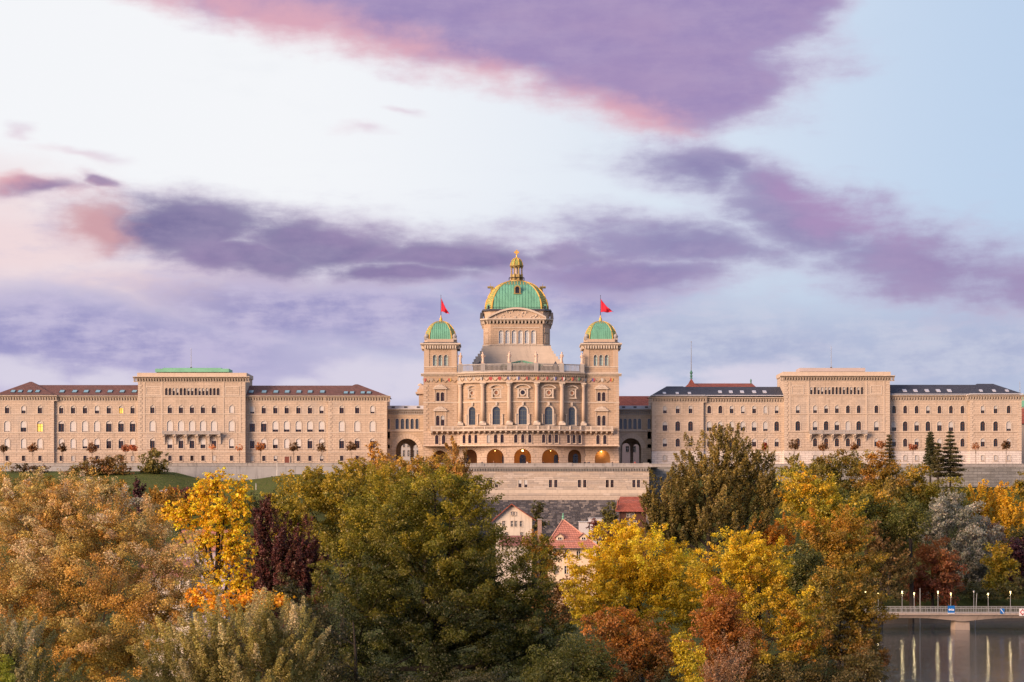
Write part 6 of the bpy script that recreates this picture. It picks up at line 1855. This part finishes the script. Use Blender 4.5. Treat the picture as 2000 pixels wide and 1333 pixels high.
tree('lilac_shrub', 'pale grey lilac bush behind the bridge lamps', 458, [(1778, 1163, 24, 18), (1805, 1170, 22, 14)], [(.32, .27, .27), (.24, .2, .19)], 2.0, 1.2, limbs=10, cat='shrub')
tag(tree('bank_shrub', 'dark undergrowth behind the bridge railing left of the blue sign', 455, [(1760, 1170, 40, 20), (1830, 1172, 50, 18), (1900, 1160, 40, 26), (1950, 1168, 46, 22), (1990, 1160, 40, 26)], [(.07, .07, .025), (.11, .085, .03)], 2.0, 1.3, cat='shrub', trunk=False), kind='stuff')
tree('small_tree', 'small conical brown tree before the white basement of the right wing', 558, [(1548, 905, 12, 20), (1548, 925, 16, 14)], [(.28, .2, .05), (.2, .16, .04)], 2.0, 1.5, 'plume', limbs=6)
tree('hillside_shrub', 'long low olive bush along the terrace edge above the yellow-topped maple', 545, [(1530, 925, 22, 12), (1570, 918, 26, 14), (1600, 915, 20, 16)], [(.2, .18, .03), (.28, .22, .03)], 2.0, 1.4, trunk=False, cat='bush')
for lb, lab in ((([(1500, 985, 40, 50)]), 'deep green tree showing between the brown poplar and the yellow-topped maple'), ([(1690, 1010, 60, 50), (1640, 990, 40, 40)], 'deep green tree behind the yellow-topped maple'), ([(1780, 1010, 50, 40)], 'deep green tree behind the silver tree, on its left')):
    tree('green_tree', lab, 440, lb, [(.09, .1, .025), (.13, .12, .03)], 2.0, 1.3, 'round', None, M_bark, limbs=8)
# ---- middle distance, left and middle
LOMB = [(.44, .27, .085), (.36, .23, .07), (.5, .32, .12)]
tree('lombardy_poplar', 'taller pointed tan poplar before the left end of the palace arcade', 485, [(889, 900, 13, 46), (886, 930, 17, 40), (892, 962, 20, 40)], LOMB, 1.9, 1.7, 'plume', None, M_bark, clump=.34, limbs=8)
tree('lombardy_poplar', 'shorter pointed tan poplar right of the taller one before the palace arcade', 487, [(908, 910, 8, 32), (909, 950, 11, 36)], LOMB, 1.9, 1.7, 'plume', None, M_bark, clump=.34, limbs=6)
tree('small_tree', 'small orange tree before the left wing, left of the arch', 545, [(728, 872, 12, 9), (738, 888, 16, 14), (752, 897, 16, 12), (735, 912, 20, 16)], [(.50, .27, .05), (.42, .25, .05), (.34, .22, .05)], 2.2, 1.2, 'spray', None, M_bark, limbs=14)
tree('olive_tree', 'rusty yellow tree just left of the pointed poplars', 420, [(800, 915, 40, 22), (845, 910, 40, 22), (860, 930, 40, 30), (820, 950, 60, 40)], [(.44, .27, .05), (.36, .23, .04), (.3, .22, .035), (.46, .3, .09)], 2.0, 1.4, 'spray', [(.22, .17, .03)], M_bark, limbs=30)
tree('olive_tree', 'rusty yellow tree below the left link arch', 424, [(760, 922, 42, 24), (725, 935, 40, 26)], [(.44, .27, .05), (.36, .23, .04), (.3, .22, .035), (.46, .3, .09)], 2.0, 1.4, 'spray', [(.22, .17, .03)], M_bark, limbs=30)
tree('olive_tree', 'small rusty yellow tree under the right end pavilion of the left wing', 428, [(700, 912, 26, 18), (695, 930, 34, 22)], [(.44, .27, .05), (.36, .23, .04), (.3, .22, .035), (.46, .3, .09)], 2.0, 1.4, 'spray', [(.22, .17, .03)], M_bark, limbs=30)
tree('round_bush', 'round dark olive bush before the left wing pavilion', 566, [(302, 905, 32, 28), (302, 925, 30, 18)], [(.16, .125, .03), (.2, .15, .035), (.11, .1, .03)], 2.0, 1.6, cat='bush', limbs=6, clump=.2)
tree('rusty_bush', 'larger rusty brown bush left of the round dark olive bush', 562, [(215, 910, 32, 22), (240, 925, 24, 20)], [(.25, .12, .045), (.19, .12, .035), (.15, .12, .03)], 2.0, 1.5, cat='bush', limbs=6)
tree('rusty_bush', 'lower rusty brown bush left of the larger one on the left terrace slope', 561, [(178, 918, 34, 22), (150, 925, 24, 16)], [(.25, .12, .045), (.19, .12, .035), (.15, .12, .03)], 2.0, 1.5, cat='bush', limbs=6)
tree('dark_bush', 'dark brown bush on the terrace slope near the left edge', 566, [(75, 920, 20, 12), (45, 916, 26, 10)], [(.12, .065, .035), (.09, .06, .03)], 2.0, 1.5, cat='bush', trunk=False)
tree('small_poplar', 'short yellow tan poplar rising behind the tan tree', 425, [(237, 980, 15, 34), (237, 1010, 17, 36)], [(.50, .32, .07), (.42, .27, .06)], 2.0, 1.5, 'plume', None, M_bark, clump=.3, limbs=8)
tree('small_poplar', 'wide tan poplar clump between purple column and golden tree', 420, [(300, 985, 16, 30), (325, 985, 18, 30), (312, 1010, 30, 34), (345, 975, 14, 22)], [(.40, .25, .06), (.34, .22, .05)], 2.0, 1.5, 'plume', None, M_bark, clump=.28, limbs=12)
tree('purple_column', 'narrow dark purple column tree behind the tan tree', 432, [(272, 958, 11, 26), (270, 990, 17, 34)], [(.065, .022, .03), (.09, .03, .035)], 2.0, 1.6, 'plume', None, M_bark, clump=.3, limbs=6)
tree('red_hedge', 'dark red hedge at the foot of the left lawn', 520, [(335, 962, 22, 9), (365, 962, 22, 9), (395, 966, 20, 8)], [(.16, .03, .03), (.1, .025, .025)], 2.0, 1.5, cat='hedge', trunk=False)
tree('dark_bush', 'dark green bush between the left lawn and the yellow green ash', 480, [(510, 985, 34, 20), (545, 975, 22, 16)], [(.06, .065, .022), (.09, .085, .025)], 2.0, 1.4, cat='bush', limbs=6)
tree('dark_bush', 'dark green bush behind the golden tree and the purple tree', 478, [(480, 1000, 40, 30), (440, 1010, 50, 30)], [(.06, .065, .022), (.09, .085, .025)], 2.0, 1.4, cat='bush', limbs=6)
tree('dark_bush', 'dark bush at the corner of the cream gabled house', 500, [(1050, 995, 14, 18), (1052, 1020, 17, 22)], [(.085, .08, .03), (.12, .1, .035)], 2.0, 1.5, cat='bush', limbs=8)
tree('olive_bush', 'olive bush left of the timber chalet', 500, [(1192, 1000, 16, 18), (1190, 1020, 20, 18)], [(.13, .12, .035), (.17, .14, .04)], 2.0, 1.5, cat='bush', limbs=8)
tree('red_bush', 'dark red bush behind the pink hipped roof', 470, [(1168, 1030, 22, 15), (1175, 1045, 24, 14)], [(.2, .055, .04), (.14, .045, .035)], 2.0, 1.5, cat='bush', limbs=8)
tag(tree('undergrowth', 'dark undergrowth in the gap below the hipped house', 300, [(1100, 1185, 50, 46), (1125, 1155, 30, 30), (1060, 1180, 40, 46), (1090, 1150, 22, 20)], [(.2, .11, .05), (.14, .1, .03), (.26, .13, .06)], 2.0, 1.3, cat='shrub', limbs=14), kind='stuff')
tag(tree('undergrowth', 'dark undergrowth below the dark purple tree', 190, [(760, 1340, 90, 30), (930, 1340, 90, 30), (600, 1240, 70, 70), (640, 1310, 60, 50), (560, 1160, 40, 40)], [(.05, .05, .022), (.075, .065, .025)], 2.0, 1.3, cat='shrub', limbs=14), kind='stuff')
tag(tree('undergrowth', 'dark shrubs on the river bank under the riverside tree', 226, [(1560, 1320, 80, 45), (1640, 1325, 75, 40), (1480, 1320, 70, 50), (1695, 1310, 42, 40), (1420, 1335, 60, 30)], [(.10, .08, .03), (.14, .1, .04)], 2.0, 1.3, cat='shrub', limbs=14), kind='stuff')
tree('hillside_tree', 'brown olive tree on the lawn slope behind the golden tree', 525, [(420, 985, 40, 22), (380, 985, 40, 20)], [(.2, .15, .03), (.3, .18, .04), (.15, .12, .03)], 2.0, 1.4, limbs=8)
tree('hillside_tree', 'olive tree top between the tan tree and the left lawn', 525, [(180, 958, 60, 22), (225, 955, 40, 18)], [(.2, .15, .03), (.3, .18, .04), (.15, .12, .03)], 2.0, 1.4, limbs=8)
tree('hillside_tree', 'olive tree top behind the tan tree near the left edge', 526, [(105, 950, 55, 20)], [(.2, .15, .03), (.3, .18, .04), (.15, .12, .03)], 2.0, 1.4, limbs=8)
tree('hillside_tree', 'olive tree top behind the tan tree at the left edge', 527, [(30, 945, 50, 22)], [(.2, .15, .03), (.3, .18, .04), (.15, .12, .03)], 2.0, 1.4, limbs=8)


# ---- conifers
def conifer(label, px, pt, pb, Y, w, tiers, ragged, pal):
    x = px_x(px, Y); s = Y / F; gz = ground(x, Y); zt, zb = py_z(pt, Y), py_z(pb, Y)
    root = thing('pine_tree', label, 'tree', (x, Y, gz))
    Ps, Ns, Cs = [], [], []
    pal = np.array(pal)
    mb = MB(); mb.tube([(x, Y, gz - .3), (x, Y, zb), (x, Y, zt - .3)], [.32, .26, .05], 6)
    for i in range(tiers):
        u = i / (tiers - 1); z = zb + (zt - zb) * (u ** .9)
        r = w * s * (1 - u) ** .75 * RNG.uniform(1 - ragged, 1.1) + .25
        nbr = RNG.integers(5, 8)
        a0 = RNG.uniform(0, 6.28)
        for b in range(nbr):
            a = a0 + 6.283 * b / nbr + RNG.normal() * .2; rr = r * RNG.uniform(.65, 1.1)
            dv = np.array([math.cos(a), math.sin(a), 0])
            n = int(170 * rr + 40)
            t = RNG.random((n, 1)) ** .7
            P = np.array([x, Y, z]) + dv * t * rr + np.array([0, 0, 1]) * (-.25 * t * rr + .12 * t * t * rr) + RNG.normal(size=(n, 3)) * np.array([.45, .45, .2]) * (.5 + rr * .14)
            Ps.append(P); Ns.append(unit(RNG.normal(size=(n, 3)) * .6 + np.array([0, -.2, .8]))); Cs.append(np.tile(pal[RNG.integers(0, len(pal))], (n, 1)) * (1 + RNG.normal(size=(n, 1)) * .2))
            mb.tube([(x, Y, z), tuple(np.array([x, Y, z]) + dv * rr * .8 + np.array([0, 0, -.16 * rr]))], [.07, .02], 4)
    P, N, C = np.concatenate(Ps), np.concatenate(Ns), np.clip(np.concatenate(Cs), .006, 1)
    n = len(P); L = np.full(n, .55) * RNG.uniform(.6, 1.3, n)
    o = bpy.data.objects.new('crown', leaf_mesh('crown', P - np.array([x, Y, gz]), N, L, L * .4, C)); COL.objects.link(o); o.parent = root
    mb.build('trunk', M_bark, root)


conifer('slender dark spruce before the right office wing', 1817, 846, 912, 560, 13, 13, .3, [(.07, .075, .03), (.1, .095, .035)])
conifer('tall layered pine before the right end of the right wing', 1856, 845, 925, 555, 30, 11, .55, [(.11, .105, .04), (.15, .12, .05), (.08, .08, .034)])
conifer('brown green pine with broken crown left of the tall layered pine', 1832, 868, 925, 552, 16, 9, .5, [(.13, .11, .035), (.1, .09, .03)])
conifer('narrow conifer in front of the middle of the right wing', 1737, 852, 915, 556, 9, 10, .3, [(.14, .1, .04), (.1, .085, .035)])

# ---- clipped little trees along the terrace
BR, OR, SA, RD = [(.2, .09, .04), (.15, .085, .035), (.25, .12, .05)], [(.52, .17, .06), (.45, .14, .05)], [(.55, .27, .15), (.5, .22, .12)], [(.36, .07, .03), (.3, .06, .025)]
DK = [(.12, .07, .035), (.15, .085, .04)]
ball = [(8, 874, 9.5, 11, DK, 'brown', 'at the far left edge'), (64, 875, 12, 10.5, BR, 'reddish brown', 'under the left end pavilion'), (122, 874, 10, 11, DK, 'brown', 'just right of the left end pavilion'),
        (180, 875, 11.5, 12, BR, 'brown', 'between the second and third window bays of the left wing'), (246, 875, 10, 10, [(.34, .13, .05)], 'russet', 'touching the orange one on the left wing terrace'), (260, 874, 10.5, 9.5, OR, 'bright orange', 'on the left wing terrace'),
        (297, 880, 9, 9, SA, 'pale salmon', 'behind the round dark olive bush'), (415, 873, 9, 9, SA, 'pale salmon', 'under the left wing balcony'), (468, 875, 9, 9, SA, 'pale salmon', 'right of the left wing balcony'), (508, 873, 12, 11, [(.38, .16, .05), (.3, .12, .04)], 'rust orange', 'right of the left wing central block'),
        (574, 874, 11.5, 11, DK, 'dark brown', 'left of the brown door in the left wing'), (628, 874, 11, 11, DK, 'dark brown', 'right of the brown door in the left wing'), (686, 871, 12.5, 12, DK, 'dark brown', 'under the right end pavilion of the left wing'),
        (1494, 872, 8, 11, RD, 'deep red', 'beside the brown poplar'), (1551, 869, 12, 12, DK, 'brown', 'left of the right wing balcony'), (1608, 872, 11.5, 10.5, BR, 'russet', 'under the left of the right wing balcony'), (1668, 872, 11, 9.5, BR, 'russet', 'under the right of the right wing balcony'),
        (1722, 868, 12, 11, [(.34, .15, .06)], 'orange brown', 'at the right edge of the right wing central block'), (1783, 872, 10.5, 10.5, [(.34, .13, .06), (.28, .1, .05)], 'russet', 'left of the slender dark spruce'),
        (1906, 870, 9, 10, [(.38, .18, .1), (.3, .15, .08)], 'thin salmon brown', 'right of the tall layered pine'), (1965, 869, 10.5, 11, DK, 'brown', 'near the right end of the right wing')]
for (p, q, rx, ry, pl, cn, wh) in ball:
    tree('clipped_tree', '%s clipped little tree %s' % (cn, wh), 588, [(p, q, rx * .8, ry * .8), (p - rx * .3, q + ry * .25, rx * .55, ry * .5), (p + rx * .35, q + ry * .2, rx * .5, ry * .5)], pl, 1.7, 1.5 if 'salmon' not in cn else .6, 'round', None, M_barkg, 'clipped trees along the terrace', limbs=8, base=TZ, trunk_r=.11, clump=.36)

# ------------------------------------------------------------------ bridge
YBR = 418.0
bx = lambda p: px_x(p, YBR)
bz = lambda p: py_z(p, YBR)
br = thing('footbridge', 'low concrete bridge with steel railing over the river', 'bridge', (bx(1880), YBR, 0))
XA, XB = bx(1700), bx(2260)
zd_ = bz(1199.5)
mb = MB(); xs = [XA + (XB - XA) * i / 60 for i in range(61)]
pier_x = [bx(1882), bx(2190)]


def under(x):
    d = min(abs(x - p) for p in pier_x)
    return zd_ - .85 - .75 * max(0.0, 1 - d / 9.0) ** 1.5


mb.rings([[(x, YBR, zd_ - .22), (x, YBR + 6.5, zd_ - .22), (x, YBR + 6.1, under(x)), (x, YBR + .4, under(x))] for x in xs])
mb.build('girder', M_concrete, br)
mb = MB(); mb.box(XA, XB, YBR - .35, YBR + 6.85, zd_ - .22, zd_ + .12); mb.build('deck', M_concrete, br)
for x in pier_x:
    mb = MB(); rr = lambda k: [(x - 1.5 * k, YBR + 1.0, 0), (x + 1.5 * k, YBR + 1.0, 0), (x + 2.0 * k, YBR + 3.2, 0), (x + 1.5 * k, YBR + 5.5, 0), (x - 1.5 * k, YBR + 5.5, 0), (x - 2.0 * k, YBR + 3.2, 0)]
    mb.rings([[(p[0], p[1], -2.5) for p in rr(1.05)], [(p[0], p[1], under(x) + .05) for p in rr(.95)]]); mb.build('pier', M_concrete, br)
for y, lab in ((YBR - .25, 0), (YBR + 6.7, 1)):
    mb = MB()
    for h in (.35, .62, .9): mb.tube([(XA, y, zd_ + .12 + h), (XB, y, zd_ + .12 + h)], .025, 4)
    mb.box(XA, XB, y - .05, y + .05, zd_ + 1.14, zd_ + 1.24)
    x = XA
    while x < XB: mb.box(x - .035, x + .035, y - .035, y + .035, zd_ + .12, zd_ + 1.14); x += 1.05
    mb.build('railing', M_steel, br)


def lamp(i, p, side, top, on=True):
    y = YBR + (.3 if side == 0 else 6.2); x = px_x(p, y); z0 = zd_ + .12; z1 = py_z(top, y)
    where = ('near', 'far')[side]
    t = thing('street_lamp', LAMPL[i], 'street lamp', (x, y, z0), 'lamps along the bridge')
    mb = MB(); mb.tube([(x, y, z0), (x, y, z1 - .5)], [.07, .045], 6); mb.build('pole', M_steel, t)
    mb = MB(); mb.lathe(x, y, [(.04, z1 - .48), (.11, z1 - .22), (.17, z1 - .02), (.14, z1 + .02)], 8); mb.build('globe', M_lamp if on else M_framew, t, True)
    mb = MB(); mb.lathe(x, y, [(.2, z1 + .0), (.18, z1 + .06), (.04, z1 + .12)], 8); mb.build('cap', M_steel, t)
    if on:
        L = bpy.data.lights.new('street_light', 'POINT'); L.energy = 70; L.color = (1, .78, .4); L.shadow_soft_size = .2
        lo = bpy.data.objects.new('street_light', L); COL.objects.link(lo); lo.location = (x, y, z1 - .7)


LAMPS = [(1690.5, 1, 1156, True), (1715.5, 1, 1158.5, True), (1762, 0, 1155, True), (1785.5, 1, 1158, True), (1832, 0, 1155, True), (1857, 1, 1158.5, True), (1902, 0, 1155, False), (1930, 1, 1159, True), (1973.5, 0, 1155.5, True)]
LAMPL = ['lit lamp half hidden by leaves at the left end of the bridge', 'lit lamp where the bridge leaves the trees', 'tall lit lamp third from the left end of the bridge', 'lit lamp before the grey lilac bush, fourth from the left',
         'tall lit lamp left of the blue arrow sign', 'lit lamp right above the blue arrow sign', 'unlit lamp right of the blue arrow sign', 'lit lamp left of the small blue sign with white stroke', 'tall lit lamp nearest the right edge on the bridge']
for i, (p, sd2, tp, on) in enumerate(LAMPS): lamp(i, p, sd2, tp, on)


def sign(name, label, p0, p1, q0, q1, base, marks):
    y = YBR - .45; X = lambda p: px_x(p, y); Z = lambda p: py_z(p, y)
    t = thing(name, label, 'sign', ((X(p0) + X(p1)) / 2, y, Z(q1)), 'signs hung on the bridge railing')
    mb = MB(); mb.box(X(p0), X(p1), y - .05, y, Z(q1), Z(q0)); mb.build('board', base, t)
    mb = MB()
    for (pts) in marks[0]: mb.prism([(X(p0) + (X(p1) - X(p0)) * u, Z(q1) + (Z(q0) - Z(q1)) * v) for u, v in pts], y - .065, y - .052)
    mb.build('marking', marks[1], t)
    mb = MB(); mb.box(X(p0) + .1, X(p0) + .16, y, y + .18, Z(q1) + .2, Z(q1) + .3); mb.box(X(p1) - .16, X(p1) - .1, y, y + .18, Z(q1) + .2, Z(q1) + .3); mb.build('bracket', M_steel, t)


arrow = [[(.08, .5), (.3, .32), (.3, .68)], [(.3, .42), (.5, .42), (.5, .58), (.3, .58)], [(.54, .36), (.62, .36), (.62, .64), (.54, .64)], [(.66, .36), (.74, .36), (.74, .6), (.66, .6)], [(.78, .36), (.9, .36), (.9, .6), (.78, .6)], [(.0, .0), (1, .0), (1, .1), (0, .1)]]
sign('river_sign', 'blue sign with white arrow to the left on the bridge railing', 1851, 1864.5, 1183.5, 1199, M_blue, (arrow, M_signw))
sign('river_sign', 'small blue square sign with a white diagonal stroke', 1953.5, 1961.5, 1189, 1199, M_blue, ([[(.02, .9), (.12, 1.0), (.98, .12), (.88, .0)]], M_signw))
dia = [[(.5, .05), (.62, .17), (.22, .5), (.08, .5)], [(.5, .05), (.92, .5), (.78, .5), (.42, .13)], [(.08, .5), (.22, .5), (.58, .87), (.5, .95)], [(.78, .5), (.92, .5), (.5, .95), (.42, .87)]]
sign('river_sign', 'white square sign with a red diamond at the right edge', 1990.5, 2004, 1189, 1203.5, M_signw, (dia, M_signr))
# utility poles and thin wire beyond the bridge
for i, (p, t_, b_, lab, ln) in enumerate(((1797, 1150, 1195, 'plain grey pole behind the bridge railing near the chestnut', 0), (1904.5, 1160, 1195, 'leaning pale pole beside the unlit bridge lamp', .35))):
    y = 428.0; x = px_x(p, y); t = thing('pole', lab, 'pole', (x, y, 0)); mb = MB(); mb.tube([(x, y, ground(x, y) if river_d(x, y) < 0 else .0), (x + ln, y, py_z(t_, y))], [.1, .07], 6); mb.build('shaft', M_steel, t)
    mb = MB(); mb.lathe(x + ln, y, [(.09, py_z(t_, y)), (.1, py_z(t_, y) + .06), (.02, py_z(t_, y) + .1)], 6); mb.build('cap', M_steel, t)
# lamp post and mast on the left lawn
for p, pt, pb, Y, lab in ((541, 903, 933, 570, 'thin white mast before the stained grey wall'), (500, 945, 962, 545, 'short white post on the left lawn')):
    x = px_x(p, Y); t = thing('white_post', lab, 'post', (x, Y, py_z(pb, Y))); mb = MB(); mb.tube([(x, Y, min(ground(x, Y), py_z(pb, Y))), (x, Y, py_z(pt, Y))], [.09, .06], 6); mb.build('shaft', M_framew, t)
    mb = MB(); mb.lathe(x, Y, [(.1, py_z(pt, Y)), (.12, py_z(pt, Y) + .1), (.02, py_z(pt, Y) + .16)], 6); mb.build('cap', M_steel, t)
# brown door of the left wing
mb = MB(); y = 599.85; xx = px_x(560.5, y)
M_door = mat('brown_door', (.16, .05, .035), .6, .1)
mb.box(xx - .7, xx + .7, y - .12, y + .1, TZ, py_z(892, y)); dd = mb.build('door', M_door, LWR); tag(dd, 'reddish brown double door in the basement')
mb = MB(); mb.box(xx - .9, xx - .7, y - .16, y + .1, TZ, py_z(891, y)); mb.box(xx + .7, xx + .9, y - .16, y + .1, TZ, py_z(891, y)); mb.box(xx - .7, xx + .7, y - .16, y + .1, py_z(892, y), py_z(891, y)); mb.build('frame', M_trim, dd)


# ------------------------------------------------------------------ people on the terrace
def person(label, x, y, z, shirt, trousers, hair=(.04, .03, .025), turn=0.0, h=1.72, sit=False):
    me = bpy.data.meshes.new('person')
    v = [(0, 0, .95), (0, .0, 1.18), (0, .01, 1.40), (0, 0, 1.50), (0, -.01, 1.58), (0, -.015, 1.68),
         (.17, 0, 1.40), (.24, .02, 1.15), (.25, -.06, .90), (.25, -.08, .80), (-.17, 0, 1.40), (-.24, .02, 1.15), (-.22, -.12, .95), (-.2, -.2, .90),
         (.10, 0, .90), (.11, -.02, .50), (.11, .02, .09), (.12, -.13, .04), (-.10, 0, .90), (-.11, .03, .50), (-.11, .06, .09), (-.12, -.08, .04)]
    e = [(0, 1), (1, 2), (2, 3), (3, 4), (4, 5), (2, 6), (6, 7), (7, 8), (8, 9), (2, 10), (10, 11), (11, 12), (12, 13), (0, 14), (14, 15), (15, 16), (16, 17), (0, 18), (18, 19), (19, 20), (20, 21)]
    r = [.15, .15, .14, .06, .085, .075, .07, .05, .04, .04, .07, .05, .04, .04, .095, .065, .05, .04, .095, .065, .05, .04]
    me.from_pydata(v, e, [])
    o = bpy.data.objects.new('person', me); COL.objects.link(o)
    sk = o.modifiers.new('skin', 'SKIN'); sk.use_smooth_shade = True
    for i, s in enumerate(me.skin_vertices[0].data): s.radius = (r[i], r[i] * .8)
    me.skin_vertices[0].data[0].use_root = True
    m = bpy.data.materials.new('clothing'); m.use_nodes = True
    k = NT(m.node_tree); b = m.node_tree.nodes['Principled BSDF']; b.inputs['Roughness'].default_value = .9
    zz_ = k.sep(k.node('ShaderNodeTexCoord').outputs['Object'])[2]
    rp = k.node('ShaderNodeValToRGB'); rp.color_ramp.interpolation = 'CONSTANT'
    k.put(rp.inputs[0], k.mul(zz_, .5)); els = rp.color_ramp.elements
    els[0].position = 0; els[0].color = (.02, .02, .02, 1); els[1].position = .045; els[1].color = tuple(trousers) + (1,)
    for p_, c_2 in ((.47, shirt), (.735, (.45, .27, .2)), (.835, hair)):
        q = els.new(p_); q.color = tuple(c_2) + (1,)
    k.put(b.inputs['Base Color'], rp.outputs[0])
    me.materials.append(m)
    o.location = (x, y, z); o.rotation_euler = (0, 0, turn); o.scale = (h / 1.76,) * 3
    sb = o.modifiers.new('sub', 'SUBSURF'); sb.levels = 1; sb.render_levels = 1
    tag(o, label, 'person', 'people on the terrace')


PP = [(941.5, 567.5, 'person in dark coat standing in the third palace arch from the left', (.03, .03, .04), (.03, .03, .04)), (964, 567.5, 'person in brown jacket at the parapet before the lit arch', (.1, .05, .03), (.04, .04, .06)),
      (1029.5, 568, 'person in white shirt beside the middle palace arch', (.6, .55, .5), (.05, .05, .08)), (1061, 567.8, 'person in dark jacket beside the arch right of the middle', (.04, .03, .03), (.05, .04, .04)),
      (1142.5, 567, 'person in black at the parapet, left of three together', (.02, .02, .025), (.02, .02, .03)), (1146.8, 567.2, 'person in grey at the parapet, middle of three together', (.09, .09, .1), (.03, .03, .04)),
      (1150.6, 567, 'person in dark blue at the parapet, right of three together', (.03, .04, .09), (.03, .03, .04)), (1196, 567.3, 'person in dark coat near the right corner of the palace', (.05, .03, .03), (.03, .03, .03)),
      (1240, 568, 'person in red jacket by the arch right of the palace', (.4, .06, .05), (.05, .05, .08)), (442, 582.2, 'person in dark coat on the left wing terrace, left of a pair', (.03, .03, .035), (.03, .03, .04)),
      (448.5, 582.2, 'person in black on the left wing terrace, right of a pair', (.02, .02, .02), (.03, .03, .03)), (498.5, 582.4, 'person in white top near the rust orange clipped tree', (.65, .6, .58), (.06, .06, .08)),
      (517, 582.4, 'person in dark jacket at the left terrace wall, right of the white top', (.04, .04, .05), (.04, .04, .05)), (572.5, 582.4, 'person in black right of the brown door', (.03, .025, .025), (.03, .03, .03)),
      (71, 582.4, 'person in pale top near the left end of the left terrace', (.55, .5, .5), (.06, .06, .1)), (118, 582.4, 'person in white near the left end pavilion corner', (.62, .58, .56), (.1, .1, .12)),
      (373, 582.4, 'person in light grey top below the left wing balcony', (.4, .38, .38), (.05, .05, .06))]
random.seed(9)
for p, y, lab, sh, tr in PP: person(lab, px_x(p, y), y, TZ + .01, sh, tr, turn=random.uniform(-1, 1), h=random.uniform(1.66, 1.84))
